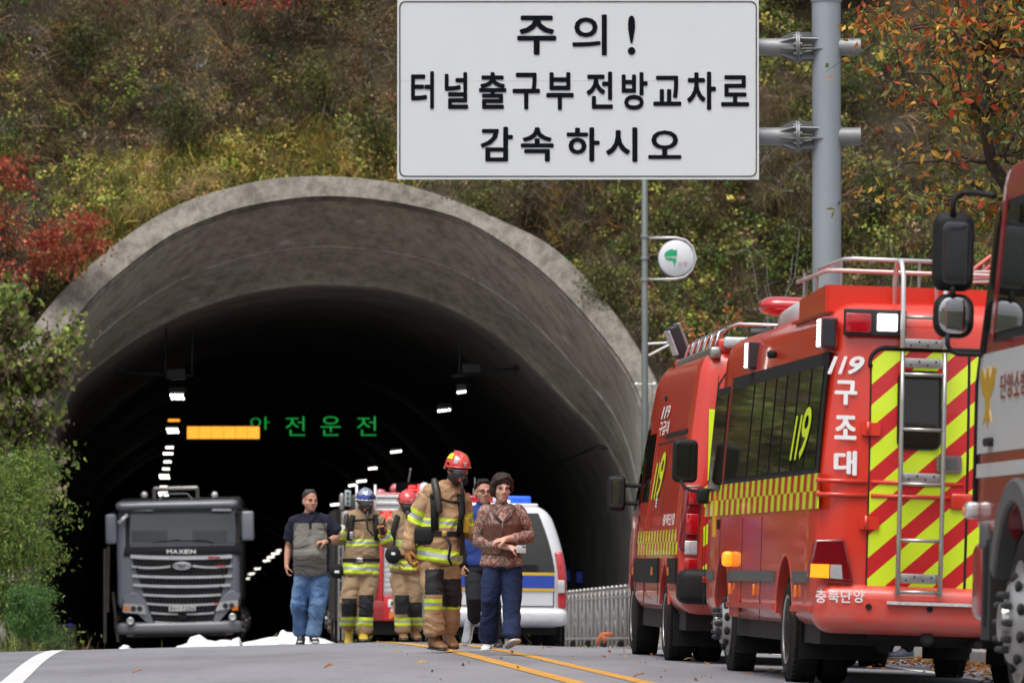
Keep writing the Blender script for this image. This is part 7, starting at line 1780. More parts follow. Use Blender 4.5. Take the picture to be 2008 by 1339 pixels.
def firefighter(label, cx, gy, D, hd, yaw, pitch, sh, el, wr, hands, tor, hem, hips, kn, an, boots, hk='red', shell=None, fab=None, seed=0, bz=(), lz=(), sleeve_t=(.55, .80), kneez=None, booti=None, hj=1.0):
    """everything in photo pixels + depth; sh/el/wr etc. = [(px,py,y) left, right of picture]"""
    g = Guy(label, cx, gy, 0, D); J = g.J; fab = fab or M_TAN
    H = headM(J(*hd), yaw, pitch, 0, hj)
    # the body itself, one surface
    m = MB(); add_head(m, H); neck = J(tor[0][0], tor[0][1], tor[0][2]); m.limb([(J(*hd)+Vector((0, .02, -.06)), .055), (neck, .06)], 12)
    pel = J((hips[0][0]+hips[1][0])/2, (hips[0][1]+hips[1][1])/2, .0)
    m.limb([(neck+Vector((0, 0, -.06)), (.13, .09)), (neck.lerp(pel, .5), (.13, .10)), (pel+Vector((0, 0, .10)), (.10, .07))], 16)
    for i in (0, 1):
        m.limb([(J(*sh[i]), .055), (J(*el[i]), .042), (J(*wr[i]), .032)], 12); m.limb([(J(*hips[i]), .085), (J(*kn[i]), .058), (J(*an[i]), .042)], 12)
        add_hand(m, J(*wr[i]), *hands[i][:2], side=hands[i][2], curl=hands[i][3])
        m.limb([(J(*an[i]), .04), (J(*an[i])+Vector((0, -.02, -.03)), .030)], 8)
    body = fused('body', m, M_SKIN, g.t, .009, 3)
    # trousers
    m = MB(); m.cap = .25; m.limb([(pel+Vector((0, .01, .12)), (.165, .13)), (pel, (.175, .135))], 18)
    for i in (0, 1):
        hp, kk, aa = J(*hips[i]), J(*kn[i]), J(*an[i]); m.limb([(hp+Vector((0, 0, -.03)), (.108, .12)), (hp.lerp(kk, .5), (.105, .112)), (kk, (.092, .10)), (kk.lerp(aa, .5), (.088, .10)), (aa, (.090, .102))], 16)
    def tf_(c, nn):
        out = bands([(J(0, a).z, J(0, b).z, 0) for a, b in lz])(c, nn)
        for i in (0, 1):
            a, b = (kneez[i] if kneez else (kn[i][1]-22, kn[i][1]+22)); kx = J(kn[i][0], 0).x
            msk = (c[:, 2] < J(0, a).z) & (c[:, 2] > J(0, b).z) & (np.abs(c[:, 0]-kx-.01) < .085) & (nn[:, 1] < .25); out[msk] = 3
        return out
    fused('turnout_trousers', m, [fab, M_TY, M_TS, M_PAD], g.t, .012, 3, tf_, .017, 11, (1, 1, 1.4), seed)
    # jacket
    m = MB(); m.cap = .25; T_ = [(J(a, b, y), (rx, ry)) for a, b, y, rx, ry in tor]; m.limb(T_, 20)
    for i in (0, 1): m.limb([(J(*sh[i]), (.085, .09)), (J(*sh[i]).lerp(neck, .55)+Vector((0, 0, -.02)), (.09, .09))], 12)
    m.limb([(neck+Vector((0, .02, -.03)), (.085, .085)), (neck+Vector((0, .03, .05)), (.082, .085))], 14)
    jk = fused('turnout_jacket', m, [fab, M_TY, M_TS], g.t, .011, 3, bands([(J(0, a).z, J(0, b).z, k) for a, b, k in bz]), .022, 12, (1, 1, 1.5), seed+5)
    m = MB(); a, b = tor[0], tor[-1]
    for i in (0, 1):
        s0, e0, w0 = J(*sh[i]), J(*el[i]), J(*wr[i]); m = MB(); m.cap = .3; m.limb([(s0+Vector((0, 0, -.01)), (.086, .09)), (s0.lerp(e0, .5), (.078, .084)), (e0, (.072, .078)), (e0.lerp(w0, .55), (.064, .07)), (w0, (.055, .06))], 14)
        fused('sleeve', m, [fab, M_TY, M_TS], g.t, .011, 2, along(s0, e0, *sleeve_t), .020, 14, (1, 1, 1.2), seed+9+i)
        m = MB(); add_hand(m, J(*wr[i]), *hands[i][:2], side=hands[i][2], curl=hands[i][3]*.75, s=1.22, fat=1.5); d3 = Vector(hands[i][0]).normalized(); m.ball(J(*wr[i])+d3*.065, (.045, .038, .050), 12, 8); m.limb([(w0-(w0-e0).normalized()*.04, .045), (w0+(w0-e0).normalized()*.02, .040)], 10)
        gl = fused('glove', m, [M_GLOVE, M_PAD], g.t, .007, 2, lambda c, nn, n_=Vector(hands[i][1]): np.where((nn@np.array(n_)) < -.96, 1, 0))
    for i in (0, 1):
        bx, by, y, toe = boots[i]; A_ = J(bx, by, y); um, sm = booti or (M_BOOT, M_BBLK)
        shoe(g.t, A_, toe, .29, um, sm, 'boot', .115, .056, shaft=J(*an[i])+Vector((0, 0, .02)), shaft_r=.066)
    helmet(g.t, H, shell or mat('red_helmet_shell', (.62, .035, .02), .25, coat=.8, var=.05), kind=hk)
    mk = face_mask(g.t, H)
    return g, J, H, neck

FT = (0, -1, 0)
# ---- main firefighter
def tors(*a): return a
g, J, H, nk = firefighter('tall firefighter in red helmet and tan gear leading the woman by her arm', 860, 1281, 51.6, (896, 922, -.06), .50, .12,
    [(838, 972, 0), (902, 976, .04)], [(812, 1030, .02), (912, 1034, .12)], [(802, 1076, -.05), (938, 1052, .12)],
    [((.02, -.15, -1), (1, .2, 0), 1, .7), ((1, 0, -.05), (0, -.5, -1), 1, .9)],
    [(876, 958, .02, .12, .10), (868, 985, .02, .185, .135), (866, 1020, .01, .185, .15), (862, 1060, 0, .19, .155), (860, 1098, 0, .205, .165)], 1100,
    [(846, 1100, 0), (876, 1100, .03)], [(850, 1165, -.06), (884, 1165, .10)], [(852, 1240, .0), (878, 1235, .26)],
    [(850, 1273, .04, (.5, -1, -.05)), (877, 1262, .24, (.3, -1, -.25))], 'red',
    seed=1, bz=[(1034, 1016, -.06), (1103, 1076, -.16)], lz=[(1195, 1174)], sleeve_t=(.50, .92), kneez=[(1115, 1165), (1135, 1190)], booti=([M_BOOTB, M_BBLK], M_BBLK))
ring_belt('waist_belt', M_STP, g.t, (J(863, 0).x, .0), .205, .170, J(0, 1047).z, .022)
m = MB(); p = J(872, 1047, -.18); m.rbox(tuple(p), (.05, .02, .05), .01, 2); m.build('belt_buckle', mat('brass', (.45, .30, .08), .35, .6), g.t, auto=40)
m = MB(); m.rbox(tuple(J(832, 1050, -.10)), (.18, .16, .16), .04, 3); m.build('hip_pad', M_STP, g.t, smooth=True)
strap('shoulder_strap', g.t, [J(858, 955, .05), J(850, 965, -.08), J(852, 990, -.145), J(853, 1040, -.17)], .035, .012); strap('shoulder_strap', g.t, [J(895, 960, .05), J(902, 975, -.10), J(905, 1010, -.14), J(900, 1045, -.15)], .025, .01)
strap('chest_strap', g.t, [J(845, 972, -.13), J(880, 984, -.155), J(900, 986, -.13)], .012, .006)
m = MB(); m.limb([(J(852, 945, -.10), .035), (J(857, 965, -.16), .035), (J(862, 1002, -.19), .030)], 10); m.build('pressure_hose', M_BBLK, g.t, smooth=True)
m = MB(); m.tube([J(905, 945, -.22), J(908, 975, -.22), J(910, 1005, -.20), J(904, 1025, -.17)], .016, 8); m.build('air_hose', M_PLA, g.t, smooth=True)
m = MB(); m.limb([(J(868, 975, .24), .08), (J(862, 1045, .22), .08)], 16); m.build('air_cylinder', mat('cylinder_yellow_grey', (.20, .19, .15), .35), g.t, smooth=True)
m = MB(); m.rbox(tuple(J(914, 1030, -.10)), (.06, .04, .14), .015, 2); m.build('yellow_tag_pouch', mat('mustard_pouch', (.48, .28, .02), .6), g.t, auto=40)
strap('loose_strap', g.t, [J(875, 1050, -.19), J(884, 1070, -.20), J(880, 1095, -.19), J(886, 1108, -.18)], .012, .004)
m = MB(); m.slab([J(903, 1030, -.12), J(912, 1030, -.08), J(911, 1088, -.08), J(902, 1090, -.12)], (.0, .02, 0)); m.build('side_flap', M_PAD, g.t)
# ---- blue-helmet firefighter
g, J, H, nk = firefighter('firefighter in blue and silver helmet with yellow boots holding a handheld radio', 708, 1259, 66, (716, 985, -.04), .30, .10,
    [(688, 1018, 0), (738, 1018, 0)], [(670, 1056, .04), (760, 1066, .0)], [(655, 1054, -.12), (751, 1052, -.16)],
    [((-1, -.1, .3), (0, -.3, -1), -1, .8), ((-.1, -.1, 1), (-.3, -1, 0), 1, 1.3)],
    [(712, 1006, .02, .11, .10), (712, 1024, .02, .185, .135), (710, 1055, 0, .185, .15), (708, 1095, 0, .195, .155), (706, 1126, 0, .215, .165)], 1130,
    [(694, 1130, 0), (722, 1130, 0)], [(683, 1180, -.10), (717, 1182, -.08)], [(682, 1222, .16), (714, 1238, -.02)],
    [(683, 1250, .22, (.0, -.75, -.7)), (712, 1256, -.02, (.05, -1, -.03))], 'blue', shell=mat('silver_helmet_shell', (.30, .33, .42), .22, .5, coat=.8, var=.25, scale=14), fab=M_TAN2,
    seed=20, bz=[(1071, 1057, .0), (1124, 1105, -.02)], lz=[(1226, 1210)], sleeve_t=(.55, .95), kneez=[(1172, 1208), (1166, 1210)], booti=(M_BOOT, M_BBLK))
ring_belt('waist_belt', M_STP, g.t, (J(708, 0).x, .0), .212, .172, J(0, 1098).z, .020)
m = MB(); m.rbox(tuple(J(706, 1098, -.182)), (.075, .02, .05), .008, 2); m.build('belt_buckle', M_CHR, g.t, auto=40)
strap('shoulder_strap', g.t, [J(698, 1002, .05), J(692, 1012, -.10), J(688, 1035, -.15), J(685, 1060, -.16)], .032, .012); strap('shoulder_strap', g.t, [J(728, 1002, .05), J(736, 1012, -.10), J(738, 1035, -.15), J(740, 1060, -.15)], .032, .012)
strap('chest_strap', g.t, [J(690, 1022, -.13), J(712, 1020, -.165), J(735, 1018, -.13)], .014, .006)
m = MB(); m.tube([J(722, 1003, -.20), J(719, 1020, -.22), J(722, 1038, -.22), J(732, 1050, -.20), J(738, 1050, -.18)], .012, 8); m.build('air_hose', M_BBLK, g.t, smooth=True)
m = MB(); m.lathe([(.028, -.20), (.030, -.18), (.026, -.16)], tuple(J(673, 1034, 0)), 'y', 16); m.build('pressure_gauge', M_WTX, g.t, auto=30)
m = MB(); m.limb([(J(680, 1012, -.12), .03), (J(677, 1034, -.16), .025)], 10); m.build('gauge_sleeve', M_BBLK, g.t, smooth=True)
m = MB(); m.limb([(J(712, 1020, .24), .08), (J(710, 1085, .22), .08)], 16); m.build('air_cylinder', mat('cylinder_yellow_grey', (.20, .19, .15), .35), g.t, smooth=True)
m = MB(); a = J(751, 1037, -.22); m.rbox(tuple(a), (.055, .035, .13), .012, 2); rd = m.build('handheld_radio_body', M_PLA, None, auto=40)
bpy.data.objects.remove(rd)
ro = g.o + J(751, 1037, -.22); rt = thing('handheld_radio', 'black handheld radio with stub aerial in the gloved hand', 'radio', loc=tuple(ro))
m = MB(); m.rbox((0, 0, 0), (.058, .035, .13), .012, 2); m.build('radio_body', M_PLA, rt, auto=40); m = MB(); m.tube([(.01, 0, .06), (.045, 0, .17)], [.010, .005], 8); m.build('aerial', M_PLA, rt, smooth=True)
m = MB(); m.ball(J(661, 1120, -.05), (.09, .05, .085), 16, 10); pc = m.build('mask_pouch', M_STP, g.t, smooth=True); m = MB(); m.rbox(tuple(J(661, 1121, -.10)), (.055, .01, .03), .004, 1); m.build('pouch_label', M_WTX, pc)
m = MB(); m.rbox(tuple(J(690, 1050, -.16)), (.05, .03, .09), .012, 2); m.build('clip_tools', M_STL, g.t, auto=40)
# ---- third firefighter behind
g, J, H, nk = firefighter('firefighter in red helmet with brown boots walking behind the tall one', 797, 1258, 68, (798, 988, -.03), .35, .22,
    [(775, 1018, 0), (822, 1018, 0)], [(768, 1062, .03), (832, 1060, .05)], [(780, 1098, -.10), (822, 1095, -.10)],
    [((.2, -.1, -1), (1, .2, 0), 1, .8), ((0, -.1, -1), (-1, .2, 0), -1, .8)],
    [(797, 1006, .02, .11, .10), (797, 1024, .02, .18, .13), (796, 1060, 0, .18, .14), (796, 1095, 0, .19, .15), (797, 1118, 0, .205, .16)], 1120,
    [(783, 1125, 0), (811, 1125, 0)], [(787, 1178, -.06), (812, 1188, .0)], [(790, 1236, .0), (814, 1228, .20)],
    [(790, 1254, .02, (.08, -1, -.03)), (812, 1250, .18, (.2, -1, -.15))], 'red2', shell=mat('scarlet_helmet_shell', (.58, .045, .05), .25, coat=.8, var=.05), fab=M_TAN2,
    seed=40, bz=[(1072, 1058, .0), (1116, 1100, -.10)], lz=[(1226, 1210)], sleeve_t=(.5, .85), kneez=[(1166, 1204), (1180, 1210)], booti=([M_BOOTB, M_BBLK], M_BBLK))
ring_belt('waist_belt', M_STP, g.t, (J(797, 0).x, .0), .205, .165, J(0, 1092).z, .022)
strap('shoulder_strap', g.t, [J(786, 1002, .05), J(780, 1012, -.10), J(772, 1040, -.15), J(768, 1078, -.15)], .034, .012)
m = MB(); m.limb([(J(800, 1006, -.16), .03), (J(806, 1030, -.17), .03)], 8); m.build('breathing_hose', M_BBLK, g.t, smooth=True)
m = MB(); m.ball(J(771, 1088, -.18), (.095, .06, .11), 18, 11); pc = m.build('mask_pouch', M_STP, g.t, smooth=True); m = MB(); m.rbox(tuple(J(772, 1086, -.24)), (.05, .012, .035), .01, 2); m.build('pouch_label', M_WTX, pc)
m = MB(); m.limb([(J(800, 1020, .22), .08), (J(798, 1085, .20), .08)], 16); m.build('air_cylinder', mat('cylinder_yellow_grey', (.2, .19, .15), .35), g.t, smooth=True)

# ---- civilians
def civilian(label, cx, gy, D, hd, yaw, pitch, skin, sh, el, wr, hands, tor, hips, kn, an, fat=1.0, skz=None):
    g = Guy(label, cx, gy, 0, D); J = g.J; H = headM(J(*hd), yaw, pitch); m = MB(); add_head(m, H, fat)
    neck = J(*tor[0][:3]); m.limb([(J(*hd)+Vector((0, .02, -.06)), .050*fat), (neck, .056*fat)], 14)
    pel = J((hips[0][0]+hips[1][0])/2, (hips[0][1]+hips[1][1])/2, 0); m.limb([(neck+Vector((0, 0, -.07)), (.13, .08)), (neck.lerp(pel, .5), (.12, .10)), (pel+Vector((0, 0, .10)), (.10, .07))], 16)
    for i in (0, 1):
        s0, e0, w0 = J(*sh[i]), J(*el[i]), J(*wr[i]); m.limb([(s0, .05), (s0.lerp(e0, .5), .047), (e0, .041), (e0.lerp(w0, .35), .041), (w0, .027)], 14)
        m.limb([(J(*hips[i]), .08), (J(*kn[i]), .055), (J(*an[i]), .038)], 12); m.limb([(J(*an[i]), .034), (J(*an[i])+Vector((0, -.01, -.03)), .028)], 8)
        add_hand(m, w0, *hands[i][:2], side=hands[i][2], curl=hands[i][3], s=hands[i][4] if len(hands[i]) > 4 else 1)
    body = fused('body', m, skin, g.t, .0068, 3); return g, J, H, neck, pel, body
def pants(g, J, pel, hips, kn, an, mt, r=(.1, .098, .078, .072, .07), seed=0, top=.10, wr=.014, hip=(.155, .125)):
    m = MB(); m.cap = .25; m.limb([(pel+Vector((0, .0, top)), hip), (pel, (hip[0]*1.04, hip[1]*1.05))], 18)
    for i in (0, 1):
        hp, kk, aa = J(*hips[i]), J(*kn[i]), J(*an[i]); m.limb([(hp+Vector((0, 0, -.03)), (r[0], r[0]*1.1)), (hp.lerp(kk, .5), (r[1], r[1]*1.05)), (kk, (r[2], r[2]*1.1)), (kk.lerp(aa, .5), (r[3], r[3]*1.08)), (aa, (r[4], r[4]*1.15))], 16)
    return fused('trousers', m, mt, g.t, .010, 3, None, wr, 10, (1, 1, 1.3), seed)
def denim(name, c, light):
    m, nt, b = nodes_of(name); n = noise_node(nt, 5, 4, .6, (1, 1, .5)); r = ramp(nt, n.outputs[0], [(.35, c), (.65, light)])
    n2 = noise_node(nt, 300, 2); r2 = ramp(nt, n2.outputs[0], [(.3, .75), (.7, 1.2)]); nt.links.new(mixc(nt, 1.0, r.outputs[0], r2.outputs[0], 'MULTIPLY'), b.inputs['Base Color'])
    b.inputs['Roughness'].default_value = .9; b.inputs['Specular IOR Level'].default_value = .2
    n3 = noise_node(nt, 22, 4, .6, (1, 1, 2.2), 1.0); bp = N(nt, 'ShaderNodeBump'); bp.inputs['Strength'].default_value = .7; bp.inputs['Distance'].default_value = .02; nt.links.new(n3.outputs[0], bp.inputs['Height']); nt.links.new(bp.outputs[0], b.inputs['Normal']); return m
# man in the polo shirt
hips = [(594, 1128, 0), (626, 1128, 0)]; kn = [(587, 1184, -.04), (623, 1184, -.10)]; an = [(590, 1240, .10), (614, 1243, -.05)]
sh = [(578, 1024, 0), (639, 1022, 0)]; el = [(565, 1072, .06), (664, 1052, .02)]; wr_ = [(562, 1108, -.02), (640, 1062, -.20)]
tor = [(606, 1008, .01, .075, .075), (607, 1024, .01, .165, .11), (608, 1050, -.02, .182, .14), (610, 1088, -.08, .198, .20), (610, 1118, -.02, .190, .15)]
g, J, H, nk, pel, body = civilian('stout man in navy and grey polo shirt and blue jeans looking aside', 604, 1260, 64, (608, 983, -.03), .42, .05, M_SKIN3, sh, el, wr_,
    [((.05, -.1, -1), (1, .1, 0), 1, .75, 1.02), ((-1, -.35, -.05), (0, .2, -1), 1, .95, 1.0)], tor, hips, kn, an, 1.10)
add_face(body, H)
m = MB(); m.ball((0, .042, .056), (.079, .082, .078), 20, 12); m.ball((0, -.006, .112), (.050, .050, .018), 14, 8); m.ball((0, .055, .0), (.078, .06, .07), 16, 9); xform(m, 0, H)
Hi = H.inverted()
def hair_keep(c, nn): return np.zeros(len(c), int)
hr = fused('hair', m, M_HAIR3, g.t, .008, 2); locks(hr, H, M_HAIR3, 90, lambda t: .104-.10*((1-math.cos(t))/2)**.5, .079, .088, .0055, 1)
m = MB(); m.cap = .2; m.limb([(J(a, b, y), (rx, ry)) for a, b, y, rx, ry in tor], 22)
for i in (0, 1): s0, e0 = J(*sh[i]), J(*el[i]); m.limb([(nk.lerp(s0, .6)+Vector((0, 0, -.02)), (.07, .075)), (s0, (.075, .082)), (s0.lerp(e0, .62), (.074, .080)), (s0.lerp(e0, .70), (.076, .082))], 14)
zy = J(0, 1026).z; xl_, xr_ = J(573, 0).x, J(642, 0).x
M_PGR = cloth_mat('olive_grey_jersey', (.150, .142, .125), bump=.35, dirt=.05); M_PNV = cloth_mat('navy_jersey', (.012, .014, .028), bump=.35)
def polo_c(c, nn):
    out = np.ones(len(c), int); inner = (c[:, 2] < zy) & (c[:, 0] > J(576, 0).x) & (c[:, 0] < J(641, 0).x); out[inner] = 0
    pk = (np.abs(c[:, 0]-J(609, 0).x) < .012) & (c[:, 2] > J(0, 1038).z) & (nn[:, 1] < 0); out[pk] = 1; return out
sh_ = fused('polo_shirt', m, [M_PGR, M_PNV], g.t, .010, 3, polo_c, .024, 9, (1, 1, 1.6), 61)
m = MB(); 
for sx in (-1, 1): m.slab([nk+Vector((sx*.015, -.085, -.045)), nk+Vector((sx*.075, -.060, -.070)), nk+Vector((sx*.085, -.01, .005)), nk+Vector((sx*.060, -.055, .02))], (0, -.006, .002))
m.build('collar', M_PNV, sh_, bevel=.003)
pants(g, J, pel, hips, kn, an, denim('blue_denim', (.05, .11, .24), (.16, .26, .42)), (.108, .104, .088, .078, .078), 63, .08, .020, (.178, .15))
M_SNK = mat('black_sneaker', (.015, .015, .017), .45); M_SW = mat('white_rubber', (.62, .61, .60), .5, dirt=.2)
for i, (bx, by, y, toe) in enumerate([(590, 1256, .10, (-.05, -.95, -.45)), (614, 1260, -.06, (.18, -1, -.02))]):
    s_ = shoe(g.t, J(bx, by, y), toe, .28, M_SNK, M_SW, 'sneaker', .10, .050, shaft=J(*an[i]), shaft_r=.045, sole_h=.016)
    m = MB(); a = J(bx, by, y)+Vector(toe).normalized()*.145+Vector((0, 0, .052)); m.ball(a, (.034, .05, .014), 12, 7); m.build('white_toe_panel', M_SW, s_, smooth=True)
m = MB(); w0 = J(*wr_[1]); d_ = (J(*el[1])-w0).normalized(); m.tube([w0+d_*.02, w0+d_*.055], .036, 18); wt = m.build('wrist_watch', M_PLA, g.t, smooth=True); m = MB(); m.rbox(tuple(w0+d_*.037+Vector((0, -.036, .01))), (.034, .012, .038), .008, 2); m.build('watch_face', M_GLS, wt)
# man with glasses, mostly behind the woman
hips = [(932, 1118, 0), (958, 1118, 0)]; kn = [(930, 1172, -.18), (966, 1185, .05)]; an = [(930, 1212, .10), (974, 1250, .02)]
sh = [(924, 1008, 0), (976, 1008, 0)]; el = [(914, 1060, .04), (990, 1055, .05)]; wr_ = [(908, 1105, -.04), (985, 1100, 0)]
tor = [(948, 992, .01, .07, .075), (948, 1008, .01, .17, .11), (948, 1040, 0, .18, .13), (946, 1080, 0, .17, .13), (945, 1108, 0, .175, .13)]
g, J, H, nk, pel, body = civilian('man in glasses and blue jacket half hidden behind the woman', 945, 1270, 55, (948, 966, -.02), .25, .02, M_SKIN3, sh, el, wr_,
    [((0, -.1, -1), (1, .1, 0), 1, .7), ((0, -.1, -1), (-1, .1, 0), -1, .7)], tor, hips, kn, an)
add_face(body, H)
m = MB(); m.ball((0, .032, .056), (.080, .088, .080), 20, 12); m.ball((0, -.022, .106), (.058, .055, .022), 14, 8); m.ball((0, .055, .0), (.078, .06, .07), 16, 9); xform(m, 0, H); hr = fused('hair', m, M_HAIR, g.t, .008, 2); locks(hr, H, M_HAIR, 90, lambda t: .100-.10*((1-math.cos(t))/2)**.5, .080, .090, .0055, 3)
for sx in (-1, 1): m = MB(); m.tube([(sx*.034+.022*math.cos(a), -.112, .008+.016*math.sin(a)) for a in [2*PI*i/16 for i in range(17)]], .0022, 5, ends=False); xform(m, 0, H); gg = m.build('glasses_frame', M_PLA, g.t, smooth=True)
m = MB(); m.tube([(-.012, -.112, .012), (.012, -.112, .012)], .002, 5); m.tube([(-.056, -.110, .014), (-.084, 0, .012)], .002, 5); m.tube([(.056, -.110, .014), (.084, 0, .012)], .002, 5); xform(m, 0, H); m.build('glasses_bridge', M_PLA, g.t, kind='stuff')
M_BLJ = cloth_mat('cobalt_jacket', (.022, .05, .21), bump=.4); M_BKJ = cloth_mat('black_jacket', (.010, .010, .013), bump=.4)
m = MB(); m.cap = .2; m.limb([(J(a, b, y), (rx, ry)) for a, b, y, rx, ry in tor], 20)
for i in (0, 1): m.limb([(nk.lerp(J(*sh[i]), .5)+Vector((0, 0, -.02)), (.07, .075)), (J(*sh[i]), (.07, .08))], 12)
m.limb([(nk+Vector((0, .01, -.02)), (.068, .07)), (nk+Vector((0, .02, .03)), (.064, .068))], 12)
fused('jacket', m, [M_BLJ, M_BKJ], g.t, .011, 3, lambda c, nn: np.where((c[:, 0] > J(946, 0).x), 1, 0), .010, 9, (1, 1, 1.5), 71)
for i in (0, 1):
    s0, e0, w0 = J(*sh[i]), J(*el[i]), J(*wr_[i]); m = MB(); m.limb([(s0, (.072, .08)), (e0, (.058, .064)), (w0, (.043, .048))], 12)
    fused('sleeve', m, [M_BLJ, M_BKJ], g.t, .010, 2, lambda c, nn: np.where(c[:, 2] < J(0, 1048).z, 1, 0), .010, 10, (1, 1, 1.4), 73+i)
pants(g, J, pel, hips, kn, an, cloth_mat('black_trousers', (.012, .013, .018), bump=.4), (.095, .09, .075, .062, .060), 75, .08, .010)
M_GSH = mat('grey_knit_sneaker', (.30, .33, .37), .6, var=.2, scale=60)
shoe(g.t, J(924, 1226, .12), (-.25, -.45, -.95), .27, M_GSH, M_SW, 'sneaker', .085, .048, sole_h=.014)
shoe(g.t, J(976, 1268, .02), (.05, -1, -.02), .27, M_SNK, M_BBLK, 'sneaker', .085, .046, shaft=J(974, 1255, .02), shaft_r=.04)
# woman in the leather vest
hips = [(966, 1108, 0), (1002, 1108, 0)]; kn = [(962, 1178, -.05), (1004, 1178, -.09)]; an = [(957, 1252, .12), (1002, 1246, -.14)]
sh = [(953, 1004, 0), (1017, 1004, 0)]; el = [(938, 1062, .02), (1036, 1052, .02)]; wr_ = [(998, 1073, -.20), (992, 1057, -.22)]
tor = [(984, 990, .02, .065, .07), (985, 1003, .01, .15, .10), (985, 1030, -.02, .165, .145), (985, 1065, -.01, .165, .135), (984, 1086, 0, .175, .14)]
g, J, H, nk, pel, body = civilian('dark-haired woman in brown leather vest and floral blouse with folded arms', 982, 1281, 50.2, (984, 959, -.03), .22, .10, M_SKIN2, sh, el, wr_,
    [((1, -.10, -.12), (0, .3, -1), -1, .75, .95), ((-1, -.15, -.20), (0, .35, -1), 1, .45, .95)], tor, hips, kn, an, .98)
add_face(body, H, False, mat('lipstick', (.42, .16, .14), .4))
m = MB(); m.ball((0, .026, .048), (.087, .098, .084), 22, 13); m.ball((-.078, .01, .0), (.030, .055, .075), 14, 9); m.ball((.080, .015, .015), (.026, .050, .060), 14, 9); m.ball((0, .075, -.02), (.08, .05, .08), 16, 9)
m.limb([((-.080, -.030, .040), (.022, .020)), ((-.052, -.062, .080), (.022, .018)), ((.030, -.060, .108), (.022, .016)), ((.080, -.022, .070), (.020, .022))], 12); m.ball((.012, .004, .108), (.070, .074, .034), 16, 9); xform(m, 0, H); hr = fused('hair', m, M_HAIR2, g.t, .008, 2, None, .003, 22, (1, 1, .4), 3); locks(hr, H, M_HAIR2, 190, lambda t: (.100-.03*math.sin(t*1.2+1.2)*(1 if abs(t) < 1.2 else 0))-.150*((1-math.cos(t))/2)**.5 - (.03 if -1.6 < t < -.9 else 0), .088, .102, .0085, 2, .139)
mF, nt, b = nodes_of('floral_print'); tc = N(nt, 'ShaderNodeTexCoord'); v = N(nt, 'ShaderNodeTexVoronoi'); v.inputs['Scale'].default_value = 60; nt.links.new(tc.outputs['Object'], v.inputs['Vector'])
sc_ = N(nt, 'ShaderNodeSeparateColor'); nt.links.new(v.outputs['Color'], sc_.inputs[0]); r = ramp(nt, sc_.outputs[0], [(0, (.30, .06, .045)), (.25, (.34, .24, .19)), (.50, (.14, .085, .075)), (.66, (.36, .27, .22)), (.86, (.24, .13, .10))]); r.color_ramp.interpolation = 'CONSTANT'
nz_ = noise_node(nt, 70, 3); r2 = ramp(nt, nz_.outputs[0], [(.45, 1.0), (.6, .55)]); nt.links.new(mixc(nt, 1.0, r.outputs[0], r2.outputs[0], 'MULTIPLY'), b.inputs['Base Color']); b.inputs['Roughness'].default_value = .75
m = MB(); m.cap = .2; m.limb([(J(a, b_, y), (rx*.96, ry*.96)) for a, b_, y, rx, ry in tor] + [(J(984, 1108, 0), (.192, .158))], 20); m.limb([(nk+Vector((0, .005, -.03)), (.060, .062)), (nk+Vector((0, .012, .022)), (.052, .056))], 12)
fused('floral_blouse', m, mF, g.t, .010, 3, None, .008, 9, (1, 1, 1.2), 81)
for i in (0, 1):
    s0, e0, w0 = J(*sh[i]), J(*el[i]), J(*wr_[i]); e1 = e0.lerp(w0, .62)
    m = MB(); m.limb([(s0, (.066, .075)), (s0.lerp(e0, .5), (.064, .070)), (e0, (.062, .066)), (e1, (.050, .052))], 14); fused('blouse_sleeve', m, mF, g.t, .009, 2, None, .010, 12, (1, 1, 1.4), 83+i)
M_VST = mat('brown_leather', (.105, .040, .026), .38, var=.2, scale=6, bump=.4, bscale=26, coat=.15)
m = MB(); m.cap = .2; m.limb([(J(a, b_, y), (rx*1.06, ry*1.08)) for a, b_, y, rx, ry in tor[1:]], 22)
for i in (0, 1): m.limb([(nk.lerp(J(*sh[i]), .35)+Vector((0, 0, -.03)), (.06, .075)), (nk.lerp(J(*sh[i]), .85)+Vector((0, 0, -.012)), (.055, .078))], 12)
xm = J(984, 0).x
def vest_c(c, nn):  # open neck of the vest shows the blouse
    w_ = np.clip((c[:, 2]-J(0, 1022).z)/(J(0, 996).z-J(0, 1022).z), 0, 1)*.055; return np.where((np.abs(c[:, 0]-xm-.005) < w_) & (nn[:, 1] < 0), 1, 0)
vs_ = fused('leather_vest', m, [M_VST, mF], g.t, .010, 3, vest_c, .010, 8, (1.6, 1, .9), 87)
m = MB(); m.tube([J(985, 1024, -.178), J(986, 1045, -.180), J(985, 1084, -.168)], [(.010, .006)]*3, 8, ref=(0, 1, 0)); m.build('vest_placket', mat('dark_leather', (.05, .022, .016), .4), vs_, smooth=True)
for sx, pts in ((-1, [(975, 996), (968, 1008), (984, 1026)]), (1, [(996, 996), (1004, 1008), (988, 1026)])): m = MB(); m.tube([J(a, b_, -.135-.02*k) for k, (a, b_) in enumerate(pts)], [(.014, .006)]*3, 8, ref=(0, 1, 0)); m.build('vest_lapel', M_VST, vs_, smooth=True)
pants(g, J, pel, hips, kn, an, denim('dark_denim', (.012, .020, .055), (.028, .042, .10)), (.092, .088, .074, .072, .080), 91, .08, .014, (.160, .13))
M_SLP = mat('white_slip_on', (.66, .64, .62), .5, var=.06)
shoe(g.t, J(956, 1272, .14), (-.10, -1, -.10), .24, M_SLP, M_SW, 'shoe', .075, .045); shoe(g.t, J(1000, 1268, -.10), (.38, -1, .28), .24, M_SLP, mat('tan_sole', (.36, .30, .24), .7), 'shoe', .072, .045, sole_h=.016)
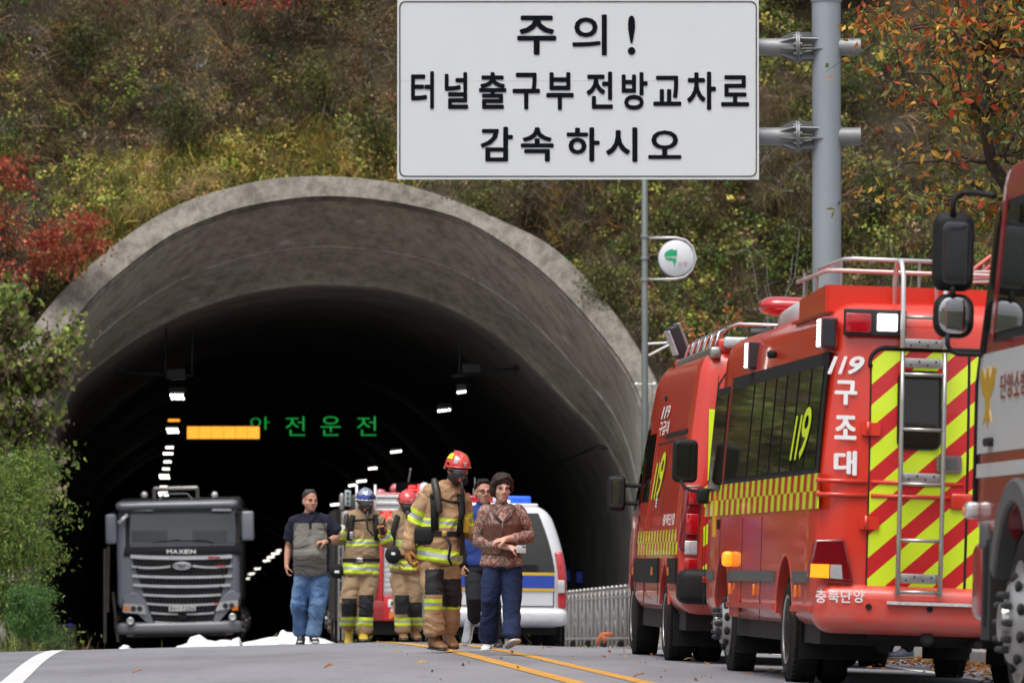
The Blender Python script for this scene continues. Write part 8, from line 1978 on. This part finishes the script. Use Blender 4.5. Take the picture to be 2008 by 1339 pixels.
po = g.o + J(1022, 1077, -.27); ph = thing('mobile_phone', 'white mobile phone held in the woman\'s hand', 'phone', loc=tuple(po))
m = MB(); m.rbox((0, 0, 0), (.085, .009, .068), .003, 2); pb2 = m.build('phone_case', M_WPT, ph, auto=40); pb2.rotation_euler = (0, .06, .15)
for k in range(3): m = MB(); m.lathe([(.006, -.008), (.006, -.004)], (.012+k*.013, 0, .024), 'y', 10); m.build('camera_lens', M_PLA, pb2)
# grey shoe and trouser end of somebody standing behind the minibus
g2 = Guy('person hidden behind the minibus with only a grey shoe showing below it', 1760, 1291, 0, 50.5); J = g2.J
m = MB(); H = headM(Vector((0, 0, 1.6)), 0); add_head(m, H); m.limb([((0, 0, 1.5), .055), ((0, 0, 1.42), .06)], 10); m.limb([((0, 0, 1.36), (.13, .09)), ((0, 0, 1.1), (.12, .09)), ((0, 0, .92), (.13, .1))], 12)
for sx in (-1, 1): m.limb([((sx*.16, 0, 1.36), .05), ((sx*.2, 0, 1.1), .04), ((sx*.2, -.05, .86), .03)], 10); add_hand(m, (sx*.2, -.05, .86), (0, 0, -1), (-sx, 0, 0), -sx, .6); m.limb([((sx*.09, 0, .9), .08), ((sx*.09, 0, .5), .055), ((sx*.09, 0, .12), .04)], 10)
fused('body', m, M_SKIN, g2.t, .012, 2)
m = MB(); m.limb([((0, 0, 1.38), (.19, .12)), ((0, 0, 1.0), (.18, .13))], 16); [m.limb([((sx*.17, 0, 1.36), .07), ((sx*.2, 0, 1.1), .06), ((sx*.2, -.05, .90), .05)], 10) for sx in (-1, 1)]; fused('jacket', m, M_BKJ, g2.t, .014, 2)
m = MB(); m.limb([((0, 0, 1.0), (.16, .13)), ((0, 0, .9), (.17, .13))], 14); [m.limb([((sx*.09, 0, .88), .1), ((sx*.09, 0, .5), .08), ((sx*.09, 0, .12), .07)], 12) for sx in (-1, 1)]; fused('trousers', m, MATS['black_trousers'], g2.t, .014, 2)
for sx in (-1, 1): shoe(g2.t, (sx*.09, .02, 0), (-.8, -.6, 0), .29, mat('slate_shoe', (.16, .19, .25), .6), mat('tan_sole', (.36, .3, .24), .7), 'shoe', .10, .05)
